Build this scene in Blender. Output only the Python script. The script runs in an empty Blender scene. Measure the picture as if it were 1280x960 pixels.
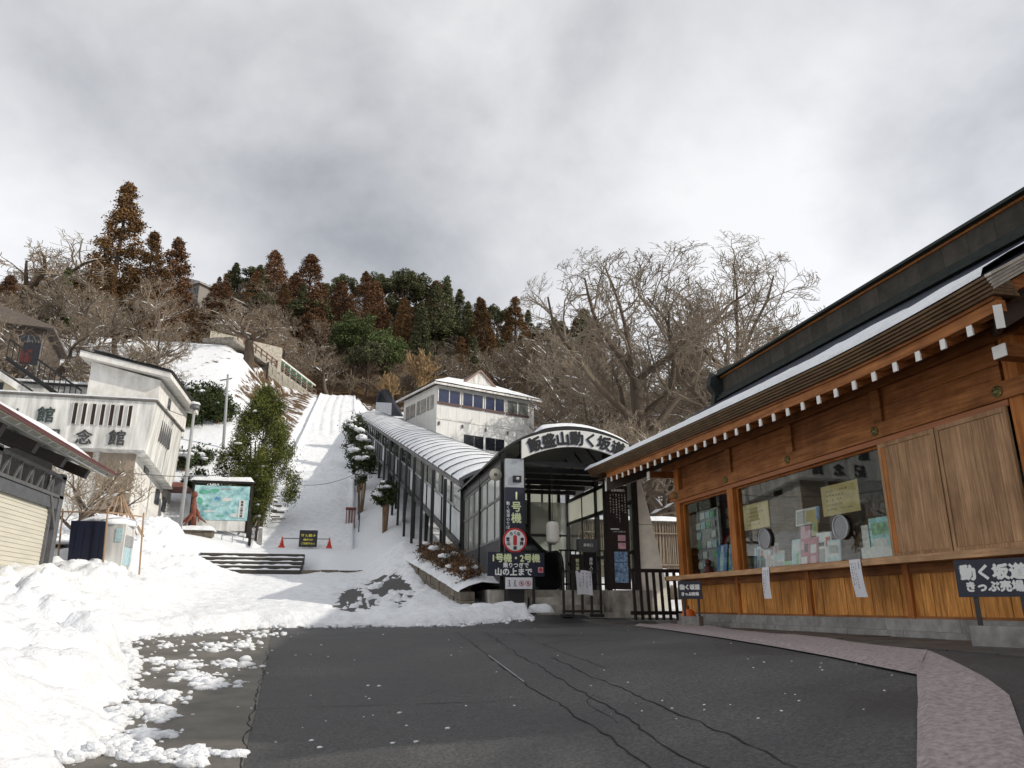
import bpy, math, random
import numpy as np
from mathutils import Vector, Matrix, noise as mnoise

rnd = random.Random(7)
scene = bpy.context.scene
col = scene.collection
R = math.radians

# ------------------------------------------------------------------ camera
# world Y runs along the axis of the stairway, the ticket office and the gallery; the camera is yawed from it
FPX = 930.0
PITCH = math.atan(277 / FPX)
YAW = math.atan(218 / math.hypot(FPX, 277))
EYE = Vector((0, 0, 1.6))
cd = bpy.data.cameras.new('camera')
cam = bpy.data.objects.new('camera', cd)
col.objects.link(cam)
cam.location = EYE
cam.rotation_euler = (math.pi / 2 + PITCH, 0, -YAW)
cd.sensor_width = 36.0
cd.lens = 36.0 * FPX / 1280
cd.clip_start = 0.05
cd.clip_end = 3000
scene.camera = cam

# ------------------------------------------------------------------ sky, sun, exposure
SUN_AZ = R(113.0)      # clockwise from +Y
SUN_EL = R(30.0)
world = bpy.data.worlds.new('World')
scene.world = world
world.use_nodes = True
nt = world.node_tree
nt.nodes.clear()
wout = nt.nodes.new('ShaderNodeOutputWorld')
sky = nt.nodes.new('ShaderNodeTexSky')
sky.sky_type = 'NISHITA'
sky.sun_disc = False
sky.sun_elevation = SUN_EL
sky.sun_rotation = SUN_AZ
sky.altitude = 230
bg1 = nt.nodes.new('ShaderNodeBackground')
bg1.inputs['Strength'].default_value = 0.15
nt.links.new(sky.outputs[0], bg1.inputs['Color'])
tc = nt.nodes.new('ShaderNodeTexCoord')
mp = nt.nodes.new('ShaderNodeMapping')
mp.inputs['Location'].default_value = (7.7, 0.3, 2.9)
mp.inputs['Scale'].default_value = (1.0, 1.0, 1.25)
nt.links.new(tc.outputs['Generated'], mp.inputs['Vector'])
n1 = nt.nodes.new('ShaderNodeTexNoise')
n1.inputs['Scale'].default_value = 2.3
n1.inputs['Detail'].default_value = 7
n1.inputs['Roughness'].default_value = 0.52
n1.inputs['Distortion'].default_value = 0.15
nt.links.new(mp.outputs[0], n1.inputs['Vector'])
cr = nt.nodes.new('ShaderNodeValToRGB')
cr.color_ramp.elements[0].position = 0.31
cr.color_ramp.elements[0].color = (0.31, 0.31, 0.315, 1)
cr.color_ramp.elements[1].position = 0.68
cr.color_ramp.elements[1].color = (0.80, 0.785, 0.77, 1)
nt.links.new(n1.outputs['Fac'], cr.inputs[0])
bg2 = nt.nodes.new('ShaderNodeBackground')
bg2.inputs['Strength'].default_value = 1.10
nt.links.new(cr.outputs[0], bg2.inputs['Color'])
mxs = nt.nodes.new('ShaderNodeMixShader')
mxs.inputs[0].default_value = 0.82
nt.links.new(bg1.outputs[0], mxs.inputs[1])
nt.links.new(bg2.outputs[0], mxs.inputs[2])
nt.links.new(mxs.outputs[0], wout.inputs['Surface'])

sd = bpy.data.lights.new('sun', 'SUN')
sd.energy = 2.5
sd.angle = R(0.7)
sd.color = (1.0, 0.93, 0.82)
sun = bpy.data.objects.new('sun', sd)
col.objects.link(sun)
sdir = Vector((math.sin(SUN_AZ) * math.cos(SUN_EL), math.cos(SUN_AZ) * math.cos(SUN_EL), math.sin(SUN_EL)))
sun.rotation_euler = sdir.to_track_quat('Z', 'Y').to_euler()
sun.location = (60, -30, 60)

vs = scene.view_settings
vs.view_transform = 'Standard'
vs.look = 'None'
vs.exposure = 0.33
vs.gamma = 1.0
vs.use_curve_mapping = False
scene.cycles.max_bounces = 6
scene.cycles.diffuse_bounces = 3
scene.cycles.glossy_bounces = 3
scene.cycles.transmission_bounces = 4
scene.cycles.transparent_max_bounces = 8
scene.cycles.caustics_reflective = False
scene.cycles.caustics_refractive = False

# ------------------------------------------------------------------ view maths used only to look up where things stand
_f0 = Vector((math.sin(YAW), math.cos(YAW), 0))
_R = Vector((math.cos(YAW), -math.sin(YAW), 0))
_F = _f0 * math.cos(PITCH) + Vector((0, 0, math.sin(PITCH)))
_U = -_f0 * math.sin(PITCH) + Vector((0, 0, math.cos(PITCH)))


def ray(px, py):
    return _R * (px - 640) + _U * (480 - py) + _F * FPX


def at_y(px, py, y):
    d = ray(px, py)
    return EYE + d * ((y - EYE.y) / d.y)


def at_x(px, py, x):
    d = ray(px, py)
    return EYE + d * ((x - EYE.x) / d.x)


# ------------------------------------------------------------------ terrain heights
def interp(tab):
    xs = [a for a, b in tab]
    ys = [b for a, b in tab]
    return lambda v: np.interp(v, xs, ys)


z_mid = interp([(-80, -5), (0, 0), (18, 1.2), (38, 3.05), (40, 4.1), (43, 4.72), (116, 33.3), (122, 33.9), (160, 56), (210, 85), (260, 100), (340, 108)])
z_left = interp([(-80, -5), (0, 0), (16, 1.1), (22, 1.9), (30, 3.2), (38, 4.9), (44, 5.4), (50, 9), (55, 12), (62, 16), (72, 21), (85, 30), (95, 32), (105, 33.2), (120, 38), (160, 62), (210, 88), (260, 102), (340, 108)])
z_right = interp([(-80, -5), (0, 0), (18, 1.2), (28, 2.3), (40, 5.0), (60, 11.3), (75, 15.8), (88, 19.6), (100, 24), (116, 31), (130, 38), (160, 57), (210, 84), (260, 98), (340, 104)])
z_far_right = interp([(-80, -5), (0, 0.6), (10, 1.1), (18, 1.3), (30, 1.9), (40, 3.2), (60, 8), (80, 14), (116, 30), (160, 54), (210, 78), (260, 88), (340, 92)])


def sstep(a, b, v):
    t = np.clip((v - a) / (b - a), 0, 1)
    return t * t * (3 - 2 * t)


def H(x, y):
    x = np.asarray(x, float)
    y = np.asarray(y, float)
    m, l, r, q = z_mid(y), z_left(y), z_right(y), z_far_right(y)
    hw = 4.1 + 4.6 * sstep(60, 82, y)
    tt = np.clip((-4.9 - x) / hw, 0, 1)
    z = m + (l - m) * tt * tt * (3 - 2 * tt)
    z = z + (r - z) * sstep(0.7, 3.2, x)
    z = z + (q - z) * sstep(9.0, 22.0, x)
    # cut below the upper walkway's retaining wall
    sd_ = (x + 10.6) * 0.945 - (y - 100) * 0.3265
    cut = sstep(-0.3, 0.6, sd_) * sstep(-14.5, -11.0, x) * sstep(82, 92, y) * sstep(118, 115.5, y) * sstep(-4.5, -5.2, x)
    tgt = m + 0.28 * np.clip(-4.9 - x, 0, 20)
    z = z + np.minimum(tgt - z, 0) * cut
    # road warps up towards the paved strip before the ticket office
    lift = np.clip(1.17 - z, 0, 2) * sstep(-1.5, 6.3, x) * sstep(21, 17.5, y) * sstep(-12, 2, y)
    z = z + lift
    # the hill falls away to the right and slowly to the left
    far = sstep(70, 150, y)
    z = z - far * (np.clip(x - 40, 0, 400) * 0.12 + np.clip(x - 60, 0, 400) * 0.25)
    z = z - far * np.clip(-x - 70, 0, 400) * 0.15
    return z


def Hf(x, y):
    return float(H(x, y))


def on_ground(px, py, tmax=60):
    d = ray(px, py)
    d.normalize()
    t, st = 2.0, 0.25
    while t < tmax:
        p = EYE + d * t
        if p.z <= Hf(p.x, p.y):
            lo, hi = t - st, t
            for _ in range(18):
                mid = (lo + hi) / 2
                p = EYE + d * mid
                if p.z <= Hf(p.x, p.y):
                    hi = mid
                else:
                    lo = mid
            return EYE + d * hi
        t += st
    return EYE + d * tmax


def vnoise(x, y, seed=0):
    x = np.asarray(x, float)
    y = np.asarray(y, float)
    xi = np.floor(x).astype(np.int64)
    yi = np.floor(y).astype(np.int64)
    xf, yf = x - xi, y - yi
    u, v = xf * xf * (3 - 2 * xf), yf * yf * (3 - 2 * yf)

    def h(a, b):
        n = (a * 374761393 + b * 668265263 + seed * 1442695041) & 0x7fffffff
        n = ((n ^ (n >> 13)) * 1274126177) & 0x7fffffff
        return ((n ^ (n >> 16)) & 0xffff) / 65535.0
    return (h(xi, yi) * (1 - u) + h(xi + 1, yi) * u) * (1 - v) + (h(xi, yi + 1) * (1 - u) + h(xi + 1, yi + 1) * u) * v


def fbm(x, y, seed=0, octaves=4, gain=0.5):
    s, a, tot = 0, 1, 0
    for o in range(octaves):
        s = s + a * vnoise(x * 2 ** o + 17.3 * o, y * 2 ** o - 9.1 * o, seed + o)
        tot += a
        a *= gain
    return s / tot


# ------------------------------------------------------------------ materials
MATS = {}


def base_mat(name):
    m = bpy.data.materials.new(name)
    m.use_nodes = True
    n = m.node_tree.nodes
    return m, m.node_tree, n['Principled BSDF']


def M(name, c, rough=0.7, var=0.18, scale=6.0, bump=0.0, bscale=40.0, metal=0.0, stretch=(1, 1, 1), objvar=0.0, c2=None, spec=0.5, detail=5, coat=0.0, lo=0.3, hi=0.7, weather=0.0):
    if name in MATS:
        return MATS[name]
    m, t, b = base_mat(name)
    b.inputs['Roughness'].default_value = rough
    b.inputs['Metallic'].default_value = metal
    b.inputs['Specular IOR Level'].default_value = spec
    b.inputs['Coat Weight'].default_value = coat
    tcn = t.nodes.new('ShaderNodeTexCoord')
    mpn = t.nodes.new('ShaderNodeMapping')
    mpn.inputs['Scale'].default_value = stretch
    t.links.new(tcn.outputs['Object'], mpn.inputs['Vector'])
    oi = t.nodes.new('ShaderNodeObjectInfo')
    mul = t.nodes.new('ShaderNodeMath')
    mul.operation = 'MULTIPLY'
    mul.inputs[1].default_value = 57.0
    t.links.new(oi.outputs['Random'], mul.inputs[0])
    add = t.nodes.new('ShaderNodeVectorMath')
    add.operation = 'ADD'
    t.links.new(mpn.outputs[0], add.inputs[0])
    t.links.new(mul.outputs[0], add.inputs[1])
    nz = t.nodes.new('ShaderNodeTexNoise')
    nz.inputs['Scale'].default_value = scale
    nz.inputs['Detail'].default_value = detail
    nz.inputs['Roughness'].default_value = 0.6
    t.links.new(add.outputs[0], nz.inputs['Vector'])
    rp = t.nodes.new('ShaderNodeValToRGB')
    rp.color_ramp.elements[0].position = lo
    rp.color_ramp.elements[1].position = hi
    a = [max(0, v * (1 - var)) for v in c]
    d = [min(1, v * (1 + var)) for v in (c2 or c)]
    rp.color_ramp.elements[0].color = (*a, 1)
    rp.color_ramp.elements[1].color = (*d, 1)
    t.links.new(nz.outputs['Fac'], rp.inputs[0])
    outc = rp.outputs[0]
    if weather:
        wg = t.nodes.new('ShaderNodeNewGeometry')
        wm = t.nodes.new('ShaderNodeMapping')
        wm.inputs['Scale'].default_value = (1.0, 1.0, 0.55)
        t.links.new(wg.outputs['Position'], wm.inputs['Vector'])
        wn_ = t.nodes.new('ShaderNodeTexNoise')
        wn_.inputs['Scale'].default_value = 2.3
        wn_.inputs['Detail'].default_value = 8
        wn_.inputs['Roughness'].default_value = 0.65
        t.links.new(wm.outputs[0], wn_.inputs['Vector'])
        wr_ = t.nodes.new('ShaderNodeValToRGB')
        wr_.color_ramp.elements[0].position = 0.34
        wr_.color_ramp.elements[1].position = 0.62
        w0 = 1 - weather
        wr_.color_ramp.elements[0].color = (w0, w0 * 0.97, w0 * 0.95, 1)
        wr_.color_ramp.elements[1].color = (1.12, 1.12, 1.14, 1)
        t.links.new(wn_.outputs['Fac'], wr_.inputs[0])
        wx_ = t.nodes.new('ShaderNodeMix')
        wx_.data_type = 'RGBA'
        wx_.blend_type = 'MULTIPLY'
        wx_.inputs[0].default_value = 1.0
        t.links.new(outc, wx_.inputs[6])
        t.links.new(wr_.outputs[0], wx_.inputs[7])
        outc = wx_.outputs[2]
    if objvar:
        hs = t.nodes.new('ShaderNodeHueSaturation')
        mr = t.nodes.new('ShaderNodeMapRange')
        mr.inputs['To Min'].default_value = 1 - objvar
        mr.inputs['To Max'].default_value = 1 + objvar
        t.links.new(oi.outputs['Random'], mr.inputs['Value'])
        t.links.new(mr.outputs[0], hs.inputs['Value'])
        t.links.new(outc, hs.inputs['Color'])
        outc = hs.outputs[0]
    t.links.new(outc, b.inputs['Base Color'])
    if bump:
        nb = t.nodes.new('ShaderNodeTexNoise')
        nb.inputs['Scale'].default_value = bscale
        nb.inputs['Detail'].default_value = 4
        t.links.new(add.outputs[0], nb.inputs['Vector'])
        bp = t.nodes.new('ShaderNodeBump')
        bp.inputs['Strength'].default_value = bump
        bp.inputs['Distance'].default_value = 0.02
        t.links.new(nb.outputs['Fac'], bp.inputs['Height'])
        t.links.new(bp.outputs[0], b.inputs['Normal'])
    MATS[name] = m
    return m


def glass_mat(name, tint=(0.9, 0.95, 0.95), ior=0.04, rough=0.0, haze=0.0):
    m = bpy.data.materials.new(name)
    m.use_nodes = True
    t = m.node_tree
    t.nodes.clear()
    o = t.nodes.new('ShaderNodeOutputMaterial')
    tr = t.nodes.new('ShaderNodeBsdfTransparent')
    tr.inputs[0].default_value = (*tint, 1)
    gl = t.nodes.new('ShaderNodeBsdfGlossy')
    gl.inputs['Roughness'].default_value = rough
    lw_ = t.nodes.new('ShaderNodeLayerWeight')
    lw_.inputs['Blend'].default_value = 0.5
    pw = t.nodes.new('ShaderNodeMath')
    pw.operation = 'POWER'
    pw.inputs[1].default_value = 4.5
    t.links.new(lw_.outputs['Facing'], pw.inputs[0])
    fr = t.nodes.new('ShaderNodeMath')
    fr.operation = 'MULTIPLY_ADD'
    fr.inputs[1].default_value = 0.9
    fr.inputs[2].default_value = ior
    t.links.new(pw.outputs[0], fr.inputs[0])
    mx = t.nodes.new('ShaderNodeMixShader')
    t.links.new(fr.outputs[0], mx.inputs[0])
    if haze:
        df = t.nodes.new('ShaderNodeBsdfDiffuse')
        df.inputs[0].default_value = (0.75, 0.76, 0.72, 1)
        tl = t.nodes.new('ShaderNodeBsdfTranslucent')
        tl.inputs[0].default_value = (0.8, 0.8, 0.72, 1)
        m0 = t.nodes.new('ShaderNodeMixShader')
        t.links.new(df.outputs[0], m0.inputs[1])
        t.links.new(tl.outputs[0], m0.inputs[2])
        m1 = t.nodes.new('ShaderNodeMixShader')
        m1.inputs[0].default_value = haze
        t.links.new(tr.outputs[0], m1.inputs[1])
        t.links.new(m0.outputs[0], m1.inputs[2])
        t.links.new(m1.outputs[0], mx.inputs[1])
    else:
        t.links.new(tr.outputs[0], mx.inputs[1])
    t.links.new(gl.outputs[0], mx.inputs[2])
    t.links.new(mx.outputs[0], o.inputs['Surface'])
    MATS[name] = m
    return m


def snow_mat():
    m, t, b = base_mat('snow')
    b.inputs['Roughness'].default_value = 0.75
    b.inputs['Specular IOR Level'].default_value = 0.2
    geo = t.nodes.new('ShaderNodeNewGeometry')
    dn = t.nodes.new('ShaderNodeTexNoise')
    dn.inputs['Scale'].default_value = 3.5
    dn.inputs['Detail'].default_value = 9
    dn.inputs['Roughness'].default_value = 0.72
    t.links.new(geo.outputs['Position'], dn.inputs['Vector'])
    dr = t.nodes.new('ShaderNodeValToRGB')
    dr.color_ramp.elements[0].position = 0.30
    dr.color_ramp.elements[1].position = 0.55
    dr.color_ramp.elements[0].color = (0.70, 0.71, 0.72, 1)
    dr.color_ramp.elements[1].color = (0.85, 0.87, 0.90, 1)
    t.links.new(dn.outputs['Fac'], dr.inputs[0])
    t.links.new(dr.outputs[0], b.inputs['Base Color'])
    prev = None
    for sc, st, di in ((2.6, 0.4, 0.12), (14, 0.7, 0.05), (55, 0.5, 0.016)):
        nb = t.nodes.new('ShaderNodeTexNoise')
        nb.inputs['Scale'].default_value = sc
        nb.inputs['Detail'].default_value = 5
        nb.inputs['Roughness'].default_value = 0.6
        t.links.new(geo.outputs['Position'], nb.inputs['Vector'])
        bp = t.nodes.new('ShaderNodeBump')
        bp.inputs['Strength'].default_value = st
        bp.inputs['Distance'].default_value = di
        t.links.new(nb.outputs['Fac'], bp.inputs['Height'])
        if prev:
            t.links.new(prev, bp.inputs['Normal'])
        prev = bp.outputs[0]
    t.links.new(prev, b.inputs['Normal'])
    MATS['snow'] = m
    return m


def asphalt_mat():
    m, t, b = base_mat('asphalt')
    geo = t.nodes.new('ShaderNodeNewGeometry')
    big = t.nodes.new('ShaderNodeTexNoise')
    big.inputs['Scale'].default_value = 0.45
    big.inputs['Detail'].default_value = 8
    big.inputs['Roughness'].default_value = 0.6
    t.links.new(geo.outputs['Position'], big.inputs['Vector'])
    fine = t.nodes.new('ShaderNodeTexNoise')
    fine.inputs['Scale'].default_value = 34
    fine.inputs['Detail'].default_value = 5
    fine.inputs['Roughness'].default_value = 0.8
    t.links.new(geo.outputs['Position'], fine.inputs['Vector'])
    vor = t.nodes.new('ShaderNodeTexVoronoi')
    vor.inputs['Scale'].default_value = 90
    t.links.new(geo.outputs['Position'], vor.inputs['Vector'])
    r1 = t.nodes.new('ShaderNodeValToRGB')
    r1.color_ramp.elements[0].position = 0.35
    r1.color_ramp.elements[1].position = 0.66
    r1.color_ramp.elements[0].color = (0.026, 0.0265, 0.029, 1)
    r1.color_ramp.elements[1].color = (0.098, 0.096, 0.094, 1)
    t.links.new(big.outputs['Fac'], r1.inputs[0])
    r2 = t.nodes.new('ShaderNodeValToRGB')
    r2.color_ramp.elements[0].position = 0.40
    r2.color_ramp.elements[1].position = 0.62
    r2.color_ramp.elements[0].color = (0.62, 0.62, 0.62, 1)
    r2.color_ramp.elements[1].color = (1.55, 1.53, 1.52, 1)
    t.links.new(fine.outputs['Fac'], r2.inputs[0])
    mx = t.nodes.new('ShaderNodeMix')
    mx.data_type = 'RGBA'
    mx.blend_type = 'MULTIPLY'
    mx.inputs[0].default_value = 1.0
    t.links.new(r1.outputs[0], mx.inputs[6])
    t.links.new(r2.outputs[0], mx.inputs[7])
    t.links.new(mx.outputs[2], b.inputs['Base Color'])
    r3 = t.nodes.new('ShaderNodeMapRange')
    r3.inputs['From Min'].default_value = 0.35
    r3.inputs['From Max'].default_value = 0.65
    r3.inputs['To Min'].default_value = 0.42
    r3.inputs['To Max'].default_value = 0.85
    t.links.new(big.outputs['Fac'], r3.inputs[0])
    t.links.new(r3.outputs[0], b.inputs['Roughness'])
    b.inputs['Specular IOR Level'].default_value = 0.35
    bp = t.nodes.new('ShaderNodeBump')
    bp.inputs['Strength'].default_value = 0.5
    bp.inputs['Distance'].default_value = 0.006
    t.links.new(vor.outputs['Distance'], bp.inputs['Height'])
    t.links.new(bp.outputs[0], b.inputs['Normal'])
    MATS['asphalt'] = m


def terrain_mat():
    """snow lying over leaf litter: open slopes white, the wooded hill mostly bare litter with snow patches"""
    m, t, b = base_mat('hillside')
    geo = t.nodes.new('ShaderNodeNewGeometry')
    at = t.nodes.new('ShaderNodeAttribute')
    at.attribute_name = 'litter'
    nz = t.nodes.new('ShaderNodeTexNoise')
    nz.inputs['Scale'].default_value = 0.7
    nz.inputs['Detail'].default_value = 7
    nz.inputs['Roughness'].default_value = 0.7
    t.links.new(geo.outputs['Position'], nz.inputs['Vector'])
    ad = t.nodes.new('ShaderNodeMath')
    ad.operation = 'ADD'
    t.links.new(nz.outputs['Fac'], ad.inputs[0])
    t.links.new(at.outputs['Fac'], ad.inputs[1])
    rp = t.nodes.new('ShaderNodeValToRGB')
    rp.color_ramp.elements[0].position = 0.88
    rp.color_ramp.elements[1].position = 0.97
    rp.color_ramp.elements[0].color = (0, 0, 0, 1)
    rp.color_ramp.elements[1].color = (1, 1, 1, 1)
    t.links.new(ad.outputs[0], rp.inputs[0])
    n2 = t.nodes.new('ShaderNodeTexNoise')
    n2.inputs['Scale'].default_value = 1.9
    n2.inputs['Detail'].default_value = 6
    t.links.new(geo.outputs['Position'], n2.inputs['Vector'])
    rl = t.nodes.new('ShaderNodeValToRGB')
    rl.color_ramp.elements[0].color = (0.035, 0.022, 0.012, 1)
    rl.color_ramp.elements[1].color = (0.16, 0.10, 0.055, 1)
    t.links.new(n2.outputs['Fac'], rl.inputs[0])
    mx = t.nodes.new('ShaderNodeMix')
    mx.data_type = 'RGBA'
    t.links.new(rp.outputs[0], mx.inputs[0])
    mx.inputs[6].default_value = (0.80, 0.82, 0.85, 1)
    t.links.new(rl.outputs[0], mx.inputs[7])
    t.links.new(mx.outputs[2], b.inputs['Base Color'])
    b.inputs['Roughness'].default_value = 0.85
    b.inputs['Specular IOR Level'].default_value = 0.1
    bp = t.nodes.new('ShaderNodeBump')
    bp.inputs['Strength'].default_value = 0.6
    bp.inputs['Distance'].default_value = 0.25
    t.links.new(nz.outputs['Fac'], bp.inputs['Height'])
    t.links.new(bp.outputs[0], b.inputs['Normal'])
    MATS['hillside'] = m


def leaf_mat(name, c1, c2, trans=0.25):
    m, t, b = base_mat(name)
    geo = t.nodes.new('ShaderNodeNewGeometry')
    oi = t.nodes.new('ShaderNodeObjectInfo')
    nz = t.nodes.new('ShaderNodeTexNoise')
    nz.inputs['Scale'].default_value = 0.9
    nz.inputs['Detail'].default_value = 4
    t.links.new(geo.outputs['Position'], nz.inputs['Vector'])
    ad = t.nodes.new('ShaderNodeMath')
    ad.operation = 'MULTIPLY_ADD'
    ad.inputs[1].default_value = 0.5
    t.links.new(geo.outputs['Random Per Island'], ad.inputs[0])
    t.links.new(nz.outputs['Fac'], ad.inputs[2])
    rp = t.nodes.new('ShaderNodeValToRGB')
    rp.color_ramp.elements[0].position = 0.45
    rp.color_ramp.elements[1].position = 1.0
    rp.color_ramp.elements[0].color = (*c1, 1)
    rp.color_ramp.elements[1].color = (*c2, 1)
    t.links.new(ad.outputs[0], rp.inputs[0])
    hs = t.nodes.new('ShaderNodeHueSaturation')
    mr = t.nodes.new('ShaderNodeMapRange')
    mr.inputs['To Min'].default_value = 0.75
    mr.inputs['To Max'].default_value = 1.25
    t.links.new(oi.outputs['Random'], mr.inputs['Value'])
    t.links.new(mr.outputs[0], hs.inputs['Value'])
    t.links.new(rp.outputs[0], hs.inputs['Color'])
    t.links.new(hs.outputs[0], b.inputs['Base Color'])
    b.inputs['Roughness'].default_value = 0.7
    b.inputs['Specular IOR Level'].default_value = 0.2
    MATS[name] = m
    return m


SNOW = snow_mat()
asphalt_mat()
terrain_mat()
ASPH = MATS['asphalt']
HILL = MATS['hillside']
CRACK = M('crack', (0.012, 0.012, 0.012), 0.9, 0.1)
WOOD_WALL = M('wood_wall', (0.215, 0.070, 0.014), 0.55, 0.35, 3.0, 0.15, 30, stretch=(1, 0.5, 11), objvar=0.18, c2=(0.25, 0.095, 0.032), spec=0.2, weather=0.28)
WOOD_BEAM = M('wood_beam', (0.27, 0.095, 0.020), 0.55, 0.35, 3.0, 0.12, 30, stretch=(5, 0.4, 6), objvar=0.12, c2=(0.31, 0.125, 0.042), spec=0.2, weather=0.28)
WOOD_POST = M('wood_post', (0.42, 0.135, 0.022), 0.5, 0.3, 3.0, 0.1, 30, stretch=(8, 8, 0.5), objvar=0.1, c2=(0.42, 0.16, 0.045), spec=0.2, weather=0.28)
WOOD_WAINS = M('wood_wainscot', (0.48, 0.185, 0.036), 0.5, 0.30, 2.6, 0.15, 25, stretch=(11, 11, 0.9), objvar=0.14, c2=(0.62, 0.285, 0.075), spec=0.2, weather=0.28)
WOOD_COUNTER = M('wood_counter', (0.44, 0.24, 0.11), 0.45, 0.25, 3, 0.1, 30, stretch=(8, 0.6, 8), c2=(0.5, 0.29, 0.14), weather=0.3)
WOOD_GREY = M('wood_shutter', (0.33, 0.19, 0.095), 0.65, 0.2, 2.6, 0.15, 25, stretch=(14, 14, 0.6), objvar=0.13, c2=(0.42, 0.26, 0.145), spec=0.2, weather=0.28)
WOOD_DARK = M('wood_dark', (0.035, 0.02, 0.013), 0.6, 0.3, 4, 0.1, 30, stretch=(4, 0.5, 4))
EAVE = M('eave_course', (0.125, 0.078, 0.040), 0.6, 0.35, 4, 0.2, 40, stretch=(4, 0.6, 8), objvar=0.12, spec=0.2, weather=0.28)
SHINGLE_PALE = M('sunlit_shingle', (0.42, 0.39, 0.33), 0.7, 0.25, 5, 0.2, 40, objvar=0.12)  # pale tone stands in for sun on the brown verge shingles
ROOF_METAL = M('roof_metal', (0.035, 0.04, 0.062), 0.38, 0.2, 3, metal=0.3)
RIDGE = M('ridge_copper', (0.050, 0.044, 0.036), 0.7, 0.3, 4, 0.1, 20, objvar=0.2, spec=0.2)
RIDGE_TOP = M('ridge_top', (0.020, 0.026, 0.023), 0.7, 0.3, 5, spec=0.25)
BRASS = M('nail_cover', (0.13, 0.11, 0.04), 0.4, 0.4, 20, metal=0.7)
WHITE_PAINT = M('white_paint', (0.78, 0.77, 0.74), 0.5, 0.05, 8)
STONE = M('granite', (0.30, 0.29, 0.27), 0.75, 0.22, 9, 0.3, 90, objvar=0.12, weather=0.3)
CONCRETE = M('concrete', (0.36, 0.335, 0.29), 0.85, 0.3, 3, 0.3, 50, objvar=0.08, weather=0.4)
STONE_OLD = M('old_stone', (0.15, 0.125, 0.095), 0.9, 0.4, 4, 0.5, 25, objvar=0.2)
PAVER = M('paver', (0.075, 0.070, 0.064), 0.55, 0.3, 5, 0.2, 60, objvar=0.22)
MATM = M('rubber_mat', (0.27, 0.225, 0.22), 0.9, 0.28, 24, 0.35, 110, c2=(0.34, 0.285, 0.28), detail=14)
BLACK = M('black_paint', (0.014, 0.013, 0.014), 0.4, 0.3, 8)
BLACK_BROWN = M('black_brown', (0.020, 0.013, 0.012), 0.5, 0.3, 8)
NAVY = M('navy_sign', (0.008, 0.011, 0.030), 0.45, 0.2, 8)
STEEL = M('steel', (0.42, 0.44, 0.46), 0.35, 0.1, 8, metal=0.6)
GREY_PAINT = M('grey_frame', (0.12, 0.12, 0.125), 0.5, 0.2, 8)
WHITE_WALL = M('white_wall', (0.72, 0.71, 0.67), 0.8, 0.12, 1.2, 0.1, 30, weather=0.18)
WHITE_WALL2 = M('white_stained', (0.58, 0.575, 0.55), 0.85, 0.30, 1.3, 0.15, 20, stretch=(2.5, 2.5, 0.35), c2=(0.68, 0.67, 0.64))
WHITE_SIDING = M('white_siding', (0.72, 0.72, 0.70), 0.7, 0.1, 2, 0.05, 20, stretch=(1, 1, 0.3))
CREAM = M('cream_shutter', (0.60, 0.57, 0.48), 0.6, 0.08, 3)
CREAM_WALL = M('cream_wall', (0.62, 0.57, 0.42), 0.7, 0.1, 3)
TAUPE = M('taupe_stone', (0.30, 0.25, 0.20), 0.85, 0.2, 5, 0.2, 30)
MAROON = M('maroon_gutter', (0.10, 0.022, 0.02), 0.45, 0.2, 6)
INK = M('ink', (0.01, 0.01, 0.012), 0.6, 0.05, 8)
INK_GREEN = M('weathered_ink', (0.035, 0.055, 0.05), 0.7, 0.3, 20)
PAPER = M('paper', (0.72, 0.72, 0.76), 0.8, 0.04, 8)
LETTER_WHITE = M('letter_white', (0.80, 0.80, 0.78), 0.5, 0.02, 8)
LETTER_YELLOW = M('letter_yellow', (0.72, 0.78, 0.45), 0.5, 0.02, 8)
RED = M('red_paint', (0.55, 0.03, 0.03), 0.45, 0.1, 8)
CONE_RED = M('cone_red', (0.62, 0.05, 0.03), 0.5, 0.1, 8)
RED_BROWN = M('red_brown', (0.16, 0.03, 0.025), 0.6, 0.2, 8)
ORANGE = M('orange_paint', (0.65, 0.13, 0.02), 0.5, 0.1, 8)
BARK = M('bark', (0.095, 0.07, 0.05), 0.9, 0.4, 3, 0.4, 12, stretch=(3, 3, 0.6))
BARK_PALE = M('bark_pale', (0.26, 0.20, 0.145), 0.9, 0.3, 3)
TWIG = M('twig', (0.225, 0.18, 0.133), 0.9, 0.3, 1.5, objvar=0.2)
TWIG_TAN = M('twig_tan', (0.30, 0.20, 0.10), 0.9, 0.3, 1.5)
BUNDLE = M('wrapped_stems', (0.22, 0.14, 0.08), 0.9, 0.4, 5, stretch=(4, 4, .5))
POLE_TAN = M('pole_tan', (0.36, 0.24, 0.15), 0.7, 0.2, 5, stretch=(3, 3, .5))
BAMBOO = M('brushwood_screen', (0.24, 0.19, 0.14), 0.9, 0.4, 4, 0.3, 40, stretch=(9, 9, 0.6))
GREEN_AWN = M('green_awning', (0.10, 0.30, 0.18), 0.6, 0.1, 5)
GLASS = glass_mat('clear_glass', (0.93, 0.96, 0.95), 0.045)
GLASS_HAZE = glass_mat('hazy_glass', (0.9, 0.92, 0.88), 0.04, 0.05, 0.6)
GLASS_DARK = M('dark_window', (0.012, 0.016, 0.022), 0.06, 0.2, 3, spec=0.8)
LANTERN = M('lantern_paper', (0.80, 0.78, 0.70), 0.7, 0.04, 5)
BLUE_POSTER = M('blue_poster', (0.06, 0.13, 0.42), 0.4, 0.6, 14, c2=(0.25, 0.4, 0.55))
CYAN_MAP = M('map_print', (0.16, 0.46, 0.52), 0.5, 0.35, 2.6, c2=(0.42, 0.62, 0.62), detail=8)
GREEN_PATCH = M('map_green', (0.12, 0.42, 0.30), 0.5, 0.3, 5)
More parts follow.
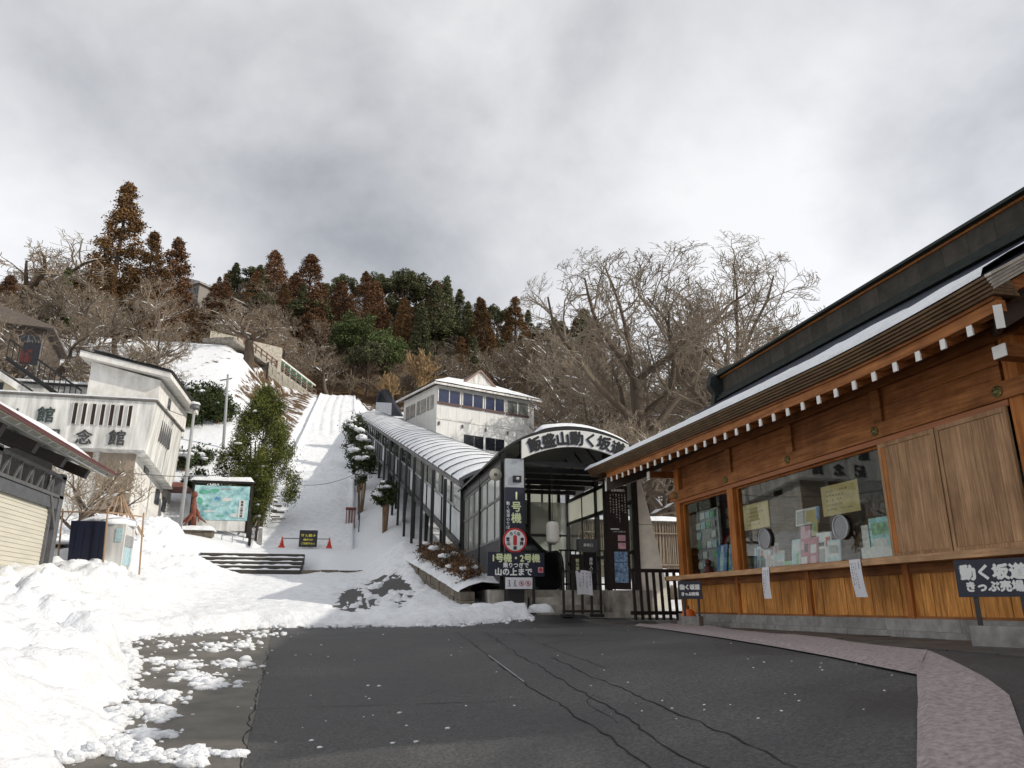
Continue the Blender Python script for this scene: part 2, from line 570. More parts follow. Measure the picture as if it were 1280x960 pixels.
NEEDLE_BROWN = leaf_mat('needle_brown', (0.045, 0.026, 0.012), (0.24, 0.135, 0.055))
NEEDLE_RED = leaf_mat('needle_red', (0.050, 0.026, 0.014), (0.225, 0.120, 0.062))
NEEDLE_DARK = leaf_mat('needle_dark', (0.026, 0.032, 0.016), (0.15, 0.155, 0.075))
NEEDLE_GREEN = leaf_mat('needle_green', (0.020, 0.036, 0.014), (0.13, 0.165, 0.055))
YEW_LEAF = leaf_mat('yew_leaf', (0.018, 0.032, 0.010), (0.145, 0.155, 0.035))
SHRUB_LEAF = leaf_mat('shrub_leaf', (0.010, 0.018, 0.006), (0.06, 0.08, 0.025))
HEDGE_LEAF = leaf_mat('hedge_brown_leaf', (0.050, 0.030, 0.017), (0.21, 0.125, 0.07))


# ------------------------------------------------------------------ mesh helpers
class MB:
    def __init__(self):
        self.v = []
        self.f = []

    def add(self, vs, fs):
        o = len(self.v)
        self.v += [tuple(p) for p in vs]
        self.f += [tuple(i + o for i in f) for f in fs]
        return self

    def box(self, x0, x1, y0, y1, z0, z1):
        return self.hexa([(x0, y0, z0), (x1, y0, z0), (x1, y1, z0), (x0, y1, z0), (x0, y0, z1), (x1, y0, z1), (x1, y1, z1), (x0, y1, z1)])

    def hexa(self, p):
        return self.add(p, [(0, 3, 2, 1), (4, 5, 6, 7), (0, 1, 5, 4), (1, 2, 6, 5), (2, 3, 7, 6), (3, 0, 4, 7)])

    def bar(self, a, b, w, h=None, up=(0, 0, 1)):
        """rectangular bar from a to b"""
        a, b = Vector(a), Vector(b)
        h = h or w
        d = (b - a).normalized()
        up = Vector(up)
        s = d.cross(up)
        if s.length < 1e-4:
            s = d.cross(Vector((1, 0, 0)))
        s.normalize()
        u = s.cross(d).normalized()
        s *= w / 2
        u *= h / 2
        return self.hexa([a - s - u, a + s - u, b + s - u, b - s - u, a - s + u, a + s + u, b + s + u, b - s + u])

    def tube(self, pts, rad, n=6, cap=True):
        pts = [Vector(p) for p in pts]
        if not hasattr(rad, '__len__'):
            rad = [rad] * len(pts)
        o = len(self.v)
        ref = Vector((0.31, 0.17, 0.93))
        for i, p in enumerate(pts):
            d = (pts[min(i + 1, len(pts) - 1)] - pts[max(i - 1, 0)])
            if d.length < 1e-7:
                d = Vector((0, 0, 1))
            d.normalize()
            s = d.cross(ref)
            if s.length < 0.05:
                s = d.cross(Vector((1, 0, 0)))
            s.normalize()
            t = d.cross(s)
            for k in range(n):
                a = 2 * math.pi * k / n
                self.v.append(tuple(p + (s * math.cos(a) + t * math.sin(a)) * rad[i]))
        for i in range(len(pts) - 1):
            for k in range(n):
                k2 = (k + 1) % n
                self.f.append((o + i * n + k, o + i * n + k2, o + (i + 1) * n + k2, o + (i + 1) * n + k))
        if cap:
            self.f.append(tuple(o + k for k in reversed(range(n))))
            e = o + (len(pts) - 1) * n
            self.f.append(tuple(e + k for k in range(n)))
        return self

    def prism(self, poly, vec):
        """extrude a polygon (3d points) by vec"""
        n = len(poly)
        poly = [Vector(p) for p in poly]
        vec = Vector(vec)
        return self.add([*poly, *[p + vec for p in poly]],
                        [tuple(reversed(range(n))), tuple(range(n, 2 * n))] + [(i, (i + 1) % n, n + (i + 1) % n, n + i) for i in range(n)])

    def lathe(self, c, prof, n=16, axis='z'):
        o = len(self.v)
        for r, h in prof:
            for k in range(n):
                a = 2 * math.pi * k / n
                p = (r * math.cos(a), r * math.sin(a), h)
                if axis == 'y':
                    p = (p[0], -p[2], p[1])
                elif axis == 'x':
                    p = (-p[2], p[1], p[0])
                self.v.append((c[0] + p[0], c[1] + p[1], c[2] + p[2]))
        for i in range(len(prof) - 1):
            for k in range(n):
                k2 = (k + 1) % n
                self.f.append((o + i * n + k, o + i * n + k2, o + (i + 1) * n + k2, o + (i + 1) * n + k))
        self.f.append(tuple(o + k for k in reversed(range(n))))
        e = o + (len(prof) - 1) * n
        self.f.append(tuple(e + k for k in range(n)))
        return self

    def grid(self, rows):
        """rows of points -> quads"""
        o = len(self.v)
        w = len(rows[0])
        for r in rows:
            self.v += [tuple(p) for p in r]
        for i in range(len(rows) - 1):
            for j in range(w - 1):
                a = o + i * w + j
                self.f.append((a, a + 1, a + w + 1, a + w))
        return self

    def blob(self, c, r, seed=0, n=10, m=7, amp=0.25, flat=None):
        """lumpy ellipsoid"""
        o = len(self.v)
        r = r if hasattr(r, '__len__') else (r, r, r)
        for i in range(m + 1):
            ph = math.pi * i / m
            for k in range(n):
                th = 2 * math.pi * k / n
                d = Vector((math.sin(ph) * math.cos(th), math.sin(ph) * math.sin(th), math.cos(ph)))
                s = 1 + amp * mnoise.noise(d * 1.7 + Vector((seed * 3.1, seed * 1.7, seed)))
                z = d.z * r[2] * s
                if flat is not None:
                    z = max(z, -flat)
                self.v.append((c[0] + d.x * r[0] * s, c[1] + d.y * r[1] * s, c[2] + z))
        for i in range(m):
            for k in range(n):
                k2 = (k + 1) % n
                self.f.append((o + i * n + k, o + (i + 1) * n + k, o + (i + 1) * n + k2, o + i * n + k2))
        return self

    def mesh(self, name, origin=(0, 0, 0), smooth=False):
        me = bpy.data.meshes.new(name)
        ox, oy, oz = origin
        me.from_pydata([(a - ox, b - oy, c - oz) for a, b, c in self.v], [], self.f)
        if smooth:
            me.polygons.foreach_set('use_smooth', [True] * len(me.polygons))
        me.update()
        return me

    def build(self, name, mat, parent=None, smooth=False, local=False):
        """one mesh object; vertices are given in world space unless local"""
        org = (0, 0, 0)
        if parent is not None and not local:
            org = root_loc(parent)
        me = self.mesh(name, org, smooth)
        me.materials.append(mat)
        o = bpy.data.objects.new(name, me)
        col.objects.link(o)
        if parent is not None:
            o.parent = parent
        return o


def root_loc(o):
    while o.parent is not None:
        o = o.parent
    return tuple(o.location)


def tag(o, label=None, cat=None, group=None, kind=None):
    if label:
        o['label'] = label
    if cat:
        o['category'] = cat
    if group:
        o['group'] = group
    if kind:
        o['kind'] = kind
    return o


def thing(name, loc, label, cat, group=None, rz=0.0):
    o = bpy.data.objects.new(name, None)
    o.empty_display_size = 0.2
    col.objects.link(o)
    o.location = loc
    o.rotation_euler = (0, 0, rz)
    return tag(o, label, cat, group)


def inst(name, mesh, parent, loc, rot=(0, 0, 0), scale=(1, 1, 1)):
    """a piece sharing mesh data; loc in world space for unrotated roots"""
    o = bpy.data.objects.new(name, mesh)
    col.objects.link(o)
    if parent is not None:
        o.parent = parent
        org = root_loc(parent)
        loc = (loc[0] - org[0], loc[1] - org[1], loc[2] - org[2])
    o.location = loc
    o.rotation_euler = rot
    o.scale = scale
    return o


def meshof(mb, name, mat, smooth=False):
    me = mb.mesh(name, smooth=smooth)
    me.materials.append(mat)
    return me


def copy_tree(o, parent=None):
    c = o.copy()
    col.objects.link(c)
    c.parent = parent
    for ch in list(o.children):
        copy_tree(ch, c)
    return c


def lettering(body, size, mat, parent, loc, face='-y', bold=0.0, vertical=False, depth=0.004, name='lettering', spacing=1.0, rotz=None, world=True, tilt=0.0, sx=1.0, serif=False):
    """flat lettering, centred on loc; face says which way it looks"""
    cu = bpy.data.curves.new(name, 'FONT')
    cu.body = '\n'.join(body) if vertical else body
    cu.size = size
    cu.align_x = 'CENTER'
    cu.align_y = 'CENTER'
    cu.space_line = 1.05 * spacing if vertical else 1.0
    cu.space_character = 1.0 if vertical else spacing
    cu.resolution_u = 2
    cu.extrude = depth if depth > 0.01 else 0.0
    tmp = bpy.data.objects.new('tmp', cu)
    me = bpy.data.meshes.new_from_object(tmp)
    bpy.data.objects.remove(tmp)
    bpy.data.curves.remove(cu)
    if face == '-y':
        mt = Matrix(((1, 0, 0), (0, 0, -1), (0, 1, 0)))
    elif face == '-x':
        mt = Matrix(((0, 0, -1), (-1, 0, 0), (0, 1, 0)))
    else:
        mt = face
    rt = Matrix.Rotation(tilt, 3, 'Z') @ Matrix.Diagonal((sx, 1, 1))
    if bold and len(me.vertices):
        base_v = [v.co.copy() for v in me.vertices]
        base_f = [tuple(p.vertices) for p in me.polygons]
        bb = bold * 0.9
        nv_, nf_ = [], []
        for q, (ox, oy) in enumerate(((0, 0), (bb, 0), (-bb, 0), (0, bb), (0, -bb))):
            k0 = len(nv_)
            nv_ += [(c.x + ox, c.y + oy, c.z + 0.0004 * q) for c in base_v]
            nf_ += [tuple(i + k0 for i in f) for f in base_f]
        me2 = bpy.data.meshes.new(name)
        me2.from_pydata(nv_, [], nf_)
        bpy.data.meshes.remove(me)
        me = me2
    if len(me.vertices):
        xs = [v.co.x for v in me.vertices]
        ys = [v.co.y for v in me.vertices]
        cx, cy = (min(xs) + max(xs)) / 2, (min(ys) + max(ys)) / 2
        org = Vector(root_loc(parent)) if (parent is not None and world) else Vector((0, 0, 0))
        for v in me.vertices:
            v.co = mt @ (rt @ Vector((v.co.x - cx, v.co.y - cy, v.co.z))) + Vector(loc) - org
    me.materials.clear()
    me.materials.append(mat)
    me.name = name
    o = bpy.data.objects.new(name, me)
    col.objects.link(o)
    if parent is not None:
        o.parent = parent
    return o


def print_rows(mb, x0, x1, z0, z1, rows, fn, seed=0, fill=0.5, vertical=False):
    """little printed marks standing for small unreadable characters; fn(u, v) -> 3d point"""
    rr = random.Random(seed)
    for i in range(rows):
        a = (i + 0.5) / rows
        w = 0.5 / rows * fill
        n = rr.randint(9, 13)
        end = rr.uniform(0.6, 1.0)
        for k in range(int(n * end)):
            b0 = (k + 0.14) / n
            b1 = (k + 0.86) / n
            if rr.random() < 0.08:
                continue
            j = rr.uniform(0.55, 1.0)
            if vertical:
                u0, u1 = x1 - (x1 - x0) * (a + w * j), x1 - (x1 - x0) * (a - w * j)
                v0, v1 = z1 - (z1 - z0) * b1, z1 - (z1 - z0) * b0
            else:
                u0, u1 = x0 + (x1 - x0) * b0, x0 + (x1 - x0) * b1
                v0, v1 = z1 - (z1 - z0) * (a + w * j), z1 - (z1 - z0) * (a - w * j)
            # each mark is a small cross of strokes
            um, vm = (u0 + u1) / 2, (v0 + v1) / 2
            du, dv = (u1 - u0), (v1 - v0)
            for (p, q, r, s) in ((u0, vm - dv * .1, u1, vm + dv * .1), (um - du * .1, v0, um + du * .1, v1), (u0 + du * .1, v1 - dv * .2, u1 - du * .2, v1)):
                if rr.random() < 0.8:
                    mb.add([fn(p, q), fn(r, q), fn(r, s), fn(p, s)], [(0, 1, 2, 3)])




def np_grid_object(name, X, Y, Z, mat, keep=None, attr=None, smooth=True):
    ny, nx = X.shape
    verts = np.stack([X, Y, Z], -1).reshape(-1, 3)
    i = np.arange(ny * nx).reshape(ny, nx)
    q = np.stack([i[:-1, :-1], i[:-1, 1:], i[1:, 1:], i[1:, :-1]], -1)
    q = q[keep] if keep is not None else q.reshape(-1, 4)
    used = np.unique(q)
    remap = np.full(ny * nx, -1)
    remap[used] = np.arange(len(used))
    verts = verts[used]
    q = remap[q]
    me = bpy.data.meshes.new(name)
    me.vertices.add(len(verts))
    me.vertices.foreach_set('co', verts.astype(np.float32).ravel())
    me.loops.add(len(q) * 4)
    me.loops.foreach_set('vertex_index', q.astype(np.int32).ravel())
    me.polygons.add(len(q))
    me.polygons.foreach_set('loop_start', np.arange(0, len(q) * 4, 4, dtype=np.int32))
    me.polygons.foreach_set('use_smooth', np.full(len(q), smooth))
    me.update(calc_edges=True)
    if attr is not None:
        at = me.attributes.new(attr[0], 'FLOAT', 'POINT')
        at.data.foreach_set('value', attr[1].reshape(-1)[used].astype(np.float32))
    me.materials.append(mat)
    o = bpy.data.objects.new(name, me)
    col.objects.link(o)
    return o


def soup(name, V, Fq, mat, smooth=False):
    """object from numpy vertices (n,3) and faces (m,k)"""
    me = bpy.data.meshes.new(name)
    k = Fq.shape[1]
    me.vertices.add(len(V))
    me.vertices.foreach_set('co', np.asarray(V, np.float32).ravel())
    me.loops.add(Fq.size)
    me.loops.foreach_set('vertex_index', np.asarray(Fq, np.int32).ravel())
    me.polygons.add(len(Fq))
    me.polygons.foreach_set('loop_start', np.arange(0, Fq.size, k, dtype=np.int32))
    if smooth:
        me.polygons.foreach_set('use_smooth', np.full(len(Fq), True))
    me.update(calc_edges=True)
    me.materials.append(mat)
    return me


# ================================================================== THE SETTING
def axis_steps(lo, hi, knots):
    out, v = [], lo
    while v < hi:
        out.append(v)
        st = np.interp(v, [k[0] for k in knots], [k[1] for k in knots])
        v += st
    out.append(hi)
    return np.array(out)


gx = axis_steps(-170, 190, [(-170, 6), (-60, 2.0), (-14, 0.7), (14, 0.7), (40, 2), (190, 6)])
gy = axis_steps(-60, 345, [(-60, 4), (0, 1.5), (16, 0.6), (60, 0.7), (120, 1.4), (345, 5)])
GX, GY = np.meshgrid(gx, gy)
GZ = H(GX, GY)
far = sstep(20, 60, GY)
GZ = GZ + (fbm(GX / 6, GY / 6, 3) - 0.5) * (0.25 + 1.3 * sstep(95, 150, GY)) * np.where((GX > -6) & (GX < 3) & (GY < 120), 0.3, 1)
low = ((GX > -12.2) & (GX < 8.6) & (GY < 37.6)) * 0.4
low = np.maximum(low, ((GX > -4.75) & (GX < 0.75) & (GY > 42.3) & (GY < 117)) * 0.45)
low = np.maximum(low, ((GX > -6.9) & (GX < -1.5) & (GY > 36.8) & (GY < 40.0)) * 0.7)
low = np.maximum(low, ((GX > 7.0) & (GX < 13.5) & (GY > 3) & (GY < 18)) * 0.5)
GZ = GZ - low
LIT = sstep(92, 128, GY) * 0.62
LIT = np.maximum(LIT, sstep(14, 40, GX) * sstep(36, 70, GY) * 0.5)
LIT = np.maximum(LIT, sstep(-24, -44, GX) * sstep(50, 80, GY) * 0.55)
LIT = np.maximum(LIT, 0.47 * sstep(-13.5, -10, GX) * sstep(-4.6, -6, GX) * sstep(62, 76, GY))
LIT = np.maximum(LIT, 0.31 * sstep(-5, -9, GX) * sstep(50, 62, GY))
LIT = np.maximum(LIT, sstep(88, 96, GY) * sstep(-6, -10, GX) * 0.5)
tag(np_grid_object('terrain', GX, GY, GZ, HILL, attr=('litter', LIT)), kind='structure')

# asphalt road and forecourt
rx = np.arange(-12, 6.31, 0.3)
ry = axis_steps(-30, 38.2, [(-30, 2), (0, 0.5), (20, 0.5), (38, 1)])
RX, RY = np.meshgrid(rx, ry)
road = np_grid_object('road', RX, RY, H(RX, RY), ASPH)
tag(road, kind='structure')

# cracks and seams in the asphalt, as narrow strips following the surface
CRACKS = [([(341, 784), (332, 825), (325, 852), (318, 888), (309, 915), (304, 940), (299, 962)], 0.035),
          ([(318, 888), (360, 885), (430, 883), (520, 880), (600, 878), (650, 874)], 0.018),
          ([(571, 790), (612, 822), (661, 858), (700, 882), (746, 912), (813, 962)], 0.028),
          ([(605, 790), (650, 820), (695, 844), (720, 862), (746, 875), (785, 898), (824, 934), (883, 962)], 0.030),
          ([(690, 822), (730, 842), (768, 858), (820, 881), (864, 898), (920, 923), (999, 960)], 0.028),
          ([(640, 788), (680, 806), (720, 822), (760, 836)], 0.016),
          ([(740, 868), (730, 880), (752, 890), (770, 905)], 0.016)]
for ci, (pts, w) in enumerate(CRACKS):
    P = [on_ground(*p) for p in pts]
    fine = []
    for a, b in zip(P[:-1], P[1:]):
        n = max(2, int((b - a).length / 0.12))
        for k in range(n):
            fine.append(a + (b - a) * (k / n))
    fine.append(P[-1])
    mb = MB()
    rows = []
    for k, p in enumerate(fine):
        d = (fine[min(k + 1, len(fine) - 1)] - fine[max(0, k - 1)]).normalized()
        s = Vector((d.y, -d.x, 0)).normalized()
        jit = 0.028 * (float(vnoise(k * 0.6, ci * 7.7, 5)) - 0.5) * 2 + 0.035 * (float(vnoise(k * 2.3, ci * 3.1, 8)) - 0.5)
        c = p + s * jit
        ww = 0.5 * w * (0.15 + 1.3 * float(vnoise(k * 0.9, ci * 2.2, 9)))
        rows.append([(q.x, q.y, Hf(q.x, q.y) + 0.005) for q in (c - s * ww / 2, c + s * ww / 2)])
    mb.grid(rows).build('crack', CRACK, road)
# a worn white line
P = [on_ground(*p) for p in [(611, 820), (655, 853)]]
mb = MB()
rows = []
for k in range(14):
    p = P[0] + (P[1] - P[0]) * (k / 13)
    ww = 0.012 * (0.2 + float(vnoise(k * 1.3, 4, 2)))
    rows.append([(p.x + ww, p.y, Hf(p.x, p.y) + 0.008), (p.x - ww, p.y, Hf(p.x, p.y) + 0.008)])
mb.grid(rows).build('worn_line', M('worn_line', (0.3, 0.3, 0.3), 0.8, 0.3, 20), road)

# paler, browner paving left of the seam, sunlit look partly put into its colour
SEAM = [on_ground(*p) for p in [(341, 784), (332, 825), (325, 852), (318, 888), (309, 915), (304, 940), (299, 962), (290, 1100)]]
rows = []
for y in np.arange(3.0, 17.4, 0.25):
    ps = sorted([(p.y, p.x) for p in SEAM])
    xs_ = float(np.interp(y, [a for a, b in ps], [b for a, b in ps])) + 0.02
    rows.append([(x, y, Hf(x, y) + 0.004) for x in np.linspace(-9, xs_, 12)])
pale_strip = MB().grid(rows).build('pale_sunlit_paving', M('pale_sunlit_paving', (0.115, 0.104, 0.086), 0.5, 0.42, 2.2, 0.4, 60, spec=0.4, detail=14), smooth=True)
tag(pale_strip, kind='structure')

# ---- snow lying on the forecourt: ploughed bank on the left, trodden sheet up to the steps
BP = [(20, 990), (77, 957), (115, 942), (143, 920), (138, 890), (150, 862), (165, 843), (163, 827), (150, 805), (187, 797), (267, 791), (333, 785), (400, 784),
      (480, 783), (560, 783), (618, 778), (668, 774)]
BW = [on_ground(*p) for p in BP]
BW = np.array([(p.x, p.y) for p in BW])
POLY = np.concatenate([BW, [(4.6, 21.0), (4.6, 60), (-60, 60), (-60, 2.0), (BW[0][0] - 1, 2.0)]])


def inside(px, py, poly):
    res = np.zeros(px.shape, bool)
    n = len(poly)
    for i in range(n):
        x0, y0 = poly[i]
        x1, y1 = poly[(i + 1) % n]
        c = ((y0 > py) != (y1 > py)) & (px < (x1 - x0) * (py - y0) / (y1 - y0 + 1e-12) + x0)
        res ^= c
    return res


def dist_line(px, py, pl):
    d = np.full(px.shape, 1e9)
    for (x0, y0), (x1, y1) in zip(pl[:-1], pl[1:]):
        dx, dy = x1 - x0, y1 - y0
        t = np.clip(((px - x0) * dx + (py - y0) * dy) / (dx * dx + dy * dy + 1e-12), 0, 1)
        d = np.minimum(d, np.hypot(px - x0 - t * dx, py - y0 - t * dy))
    return d


sx_ = np.concatenate([np.arange(-12.2, -1.0, 0.06), np.arange(-1.0, 5.0, 0.08)])
sy_ = np.concatenate([np.arange(2.2, 20, 0.06), np.arange(20, 38.3, 0.10)])
SX, SY = np.meshgrid(sx_, sy_)
D = dist_line(SX, SY, BW)
D = np.where(inside(SX, SY, POLY), D, -D)
D = D + (fbm(SX * 1.6, SY * 1.6, 11, 4, 0.6) - 0.5) * 0.55
shift_ = 2.6 * sstep(10.5, 17, SY)
left = sstep(0, 1, np.clip((-0.8 - shift_ - SX) / 2.6, 0, 1))
bank_h = 0.10 + left * (0.95 - 0.45 * sstep(19, 30, SY))
T = bank_h * (1 - np.exp(-np.clip(D, 0, 99) / (0.35 + 0.9 * left)))
T = T + 0.22 * np.exp(-((D - 0.55) / 0.45) ** 2) * sstep(15, 17, SY) * (D > 0)
lump = fbm(SX * 1.1, SY * 1.1, 21, 5, 0.55) - 0.5
lump2 = np.abs(fbm(SX * 2.8, SY * 2.8, 31, 4, 0.6) - 0.5)
chunk = np.clip(fbm(SX * 5.5, SY * 5.5, 41, 3, 0.5) - 0.52, 0, 1)


def heap(x, y, cell, seed):
    """rounded lumps of random size, one per cell"""
    xi, yi = np.floor(x / cell).astype(np.int64), np.floor(y / cell).astype(np.int64)
    best = np.zeros(x.shape)
    for i in (-1, 0, 1):
        for j in (-1, 0, 1):
            a, b = xi + i, yi + j

            def hh(k):
                n = (a * 73856093 + b * 19349663 + (seed + k) * 83492791) & 0x7fffffff
                n = ((n ^ (n >> 13)) * 1274126177) & 0x7fffffff
                return ((n ^ (n >> 16)) & 0xffff) / 65535.0
            cx, cy = (a + 0.2 + 0.6 * hh(0)) * cell, (b + 0.2 + 0.6 * hh(1)) * cell
            r = cell * (0.25 + 0.55 * hh(2) ** 2)
            best = np.maximum(best, np.sqrt(np.clip(r * r - (x - cx) ** 2 - (y - cy) ** 2, 0, None)) * (0.5 + 0.5 * hh(3)))
    return best


warp = 0.10 * (fbm(SX * 3, SY * 3, 77, 3) - 0.5)
lumps = heap(SX + warp, SY - warp, 0.55, 3) * 0.8 + heap(SX - warp, SY + warp, 0.24, 5) * 0.9 + heap(SX, SY, 0.13, 9) * 0.7
rough = np.clip(D / 0.35, 0, 1) * (0.35 + 0.65 * left)
berm_zone = np.exp(-((D - 0.8) / 1.0) ** 2) * (0.4 + 0.6 * sstep(9, 15, SY))
T = T + rough * (lump * 0.85 * (0.15 + 0.85 * left) + lump2 * 0.06 + lumps * (0.42 * left * (0.3 + 1.1 * sstep(0.40, 0.62, fbm(SX * 0.5, SY * 0.5, 83))) + 0.6 * berm_zone * (0.35 + 0.65 * left)))
# trodden path and wheel tracks across the landing
T = T + (fbm(SX * 3.5, SY * 3.5, 51, 3) - 0.5) * 0.10 * np.clip(D, 0, 1) * (1 - left)
patch = np.exp(-(((SX - 1.15 - 0.10 * (SY - 25)) / 1.0) ** 2) - ((SY - 26) / 5.0) ** 2)
T = T - patch * 0.26 * sstep(0.38, 0.52, fbm(SX * 2.2 + 3, SY * 0.55, 61, 4, 0.65)) * 1.6
T = T * (1 - 0.92 * sstep(33.5, 36.6, SY) * sstep(-7.6, -6.6, SX) * sstep(-0.9, -1.8, SX))
T = np.where(D < 0.02, -0.06 + np.clip(D, -2, 0) * 0.3, T)
SZ = H(SX, SY) + T
ok = (T > -0.045)
keepm = ok[:-1, :-1] | ok[1:, :-1] | ok[:-1, 1:] | ok[1:, 1:]
tag(np_grid_object('snow_cover', SX, SY, SZ, SNOW, keep=keepm), 'ploughed white snow heaped along the left of the road and spread to the steps', 'snow', kind='stuff')

# loose clumps thrown on the asphalt
mb = MB()
rr = random.Random(3)
CL = [(640 / 3 + 60, 640 + 510 / 3, 26), (900 / 3, 640 + 500 / 3, 20), (960 / 3, 640 + 465 / 3, 20), (680 / 3, 640 + 570 / 3, 30), (860 / 3, 640 + 575 / 3, 26), (740 / 3, 640 + 620 / 3, 36), (800 / 3, 640 + 650 / 3, 26),
      (560 / 3, 640 + 690 / 3, 40), (500 / 3, 640 + 750 / 3, 46), (580 / 3, 640 + 770 / 3, 26), (560 / 3, 640 + 840 / 3, 40), (470 / 3, 640 + 880 / 3, 46), (540 / 3, 640 + 920 / 3, 40), (690 / 3, 640 + 935 / 3, 14), (770 / 3, 640 + 910 / 3, 16), (700 / 3, 640 + 900 / 3, 6), (630 / 3, 640 + 505 / 3, 14), (670 / 3, 640 + 700 / 3, 12)]
for cx, cy, n in CL:
    for _ in range(int(n * 1.7)):
        px, py = cx + rr.gauss(0, 17), cy + rr.gauss(0, 3.2)
        p = on_ground(px, py)
        s = rr.uniform(0.012, 0.05) * (1.3 if rr.random() < 0.25 else 0.8)
        mb.blob((p.x, p.y, p.z + s * 0.2), (s * rr.uniform(1, 2.2), s * rr.uniform(0.8, 1.3), s * rr.uniform(0.6, 1.1)), rr.random() * 50, 7, 5, 0.7)
for (ax_, ay_), (bx_, by_) in zip(BW[1:-1], BW[2:]):
    L_ = math.hypot(bx_ - ax_, by_ - ay_)
    for _ in range(int(L_ * 26)):
        t_ = rr.random()
        off = abs(rr.gauss(0, 0.16))
        nx_, ny_ = (by_ - ay_) / L_, -(bx_ - ax_) / L_
        x_, y_ = ax_ + (bx_ - ax_) * t_ + nx_ * (off - 0.08), ay_ + (by_ - ay_) * t_ + ny_ * (off - 0.08)
        s = rr.uniform(0.015, 0.075) * (1.0 if off < 0.15 else 0.5)
        mb.blob((x_, y_, Hf(x_, y_) + s * 0.25), (s * rr.uniform(1, 1.8), s * rr.uniform(0.8, 1.4), s * rr.uniform(0.5, 0.95)), rr.random() * 50, 8, 6, 0.8)
for _ in range(55):
    px, py = rr.uniform(560, 1150), rr.uniform(785, 900)
    if py < 785 + max(0, px - 850) * 0.2:
        continue
    p = on_ground(px, py)
    s = rr.uniform(0.003, 0.011)
    mb.blob((p.x, p.y, p.z + s * 0.2), (s * 1.4, s, s * 0.6), rr.random() * 50, 5, 4, 0.5)
for _ in range(50):
    px, py = rr.uniform(190, 560), rr.uniform(792, 960)
    p = on_ground(px, py)
    s = rr.uniform(0.004, 0.018)
    mb.blob((p.x, p.y, p.z + s * 0.2), (s * 1.6, s, s * 0.6), rr.random() * 50, 5, 4, 0.5)
tag(mb.build('snow_clumps', SNOW, smooth=True), 'loose snow clumps scattered over the asphalt', 'snow', kind='stuff')

# ---- the long snow-covered stairway
wx = np.concatenate([np.arange(-4.85, 0.8, 0.14)])
wy = np.arange(42.0, 117.2, 0.11)
WX, WY = np.meshgrid(wx, wy)
per = 0.46
ph = (WY / per) % 1.0
ridge = np.where(ph < 0.3, ph / 0.3, 1 - (ph - 0.3) / 0.7) - 0.5
fade = 1 - 0.55 * sstep(70, 84, WY)
soft = 0.4 + 0.9 * fbm(WX * 0.5, WY * 0.35, 71)
WZ = z_mid(WY) + 0.06 + ridge * 0.13 * fade * soft + (fbm(WX * 0.8, WY * 0.6, 73, 4) - 0.5) * 0.22
for tx, tw in ((-3.3, 0.22), (-2.2, 0.22), (-1.2, 0.16)):
    tr = np.exp(-((WX - tx - 0.25 * np.sin(WY * 0.11)) / tw) ** 2) * sstep(76, 84, WY)
    WZ = WZ - tr * 0.16 * fbm(WX * 2, WY * 0.8, 79) + 0.15 * np.exp(-((WX - tx - 0.25 * np.sin(WY * 0.11) - 0.4) / 0.2) ** 2) * sstep(76, 84, WY) * 0.12
WZ = WZ + 0.25 * sstep(0.2, 0.8, WX) * sstep(46, 50, WY) + 0.2 * sstep(-4.2, -4.8, WX)
WZ = WZ - 0.5 * (1 - sstep(42.0, 42.9, WY))
WZ[:, 0] -= 0.6
WZ[:, -1] -= 0.6
tag(np_grid_object('stairway', WX, WY, WZ, SNOW), kind='structure')
# bare step edges where the snow has melted on the left of the flight
st_obj = bpy.data.objects['stairway']
bare = meshof(MB().box(-0.5, 0.5, -0.08, 0.05, -0.05, 0.04), 'bare_step_edge', STONE_OLD)
for (px, py, w) in [(342, 628, .5), (345, 633, .7), (341, 639, .5), (347, 641, .8), (344, 647, .55), (349, 650, .8), (345, 655, .5)]:
    y = None
    for yy in np.arange(43, 80, 0.1):
        p = at_y(px, py, yy)
        if p.z < z_mid(yy) + 0.06:
            y = yy
            break
    if y:
        inst('step_edge', bare, st_obj, (p.x, p.y, p.z + 0.05), scale=(w, 1, 1))

# ---- stone steps at the foot of the stairway
steps = thing('stone_steps', (-4.2, 37.6, 3.0), 'wide dark stone steps half clear of snow at the foot of the snowy stairway', 'steps')
for i in range(5):
    x0, x1 = -6.45 - 0.05 * i, -1.85 + 0.02 * i
    y0, zt = 37.45 + 0.48 * i, 3.2 + 0.215 * i
    MB().box(x0, x1, y0, y0 + 0.62, zt - 0.5, zt).build('step', M('wet_stone', (0.045, 0.038, 0.032), 0.6, 0.4, 5, 0.4, 25), steps)
    rows = []
    for a in range(3):
        yv = y0 + (0.10, 0.16, 0.5)[a]
        rows.append([(x0 + (x1 - x0) * k / 46, yv - 0.09 * float(vnoise(k * 0.55, i * 9.1, 4)) + 0.05, zt + (0.0, 0.05, 0.08)[a] * (0.5 + float(vnoise(k * 0.4, i * 5, 2)))) for k in range(47)])
    MB().grid(rows).build('snow', SNOW, steps, smooth=True)
edge = thing('kerb', (0.3, 37.9, 3.0), 'low dark stone kerb edging the snow terrace right of the steps', 'kerb')
for k in range(5):
    MB().box(-1.75 + k * 0.86, -0.91 + k * 0.86, 37.75, 38.0, 2.7, 3.22 + 0.02 * (k % 2)).build('kerb_stone', STONE_OLD, edge)

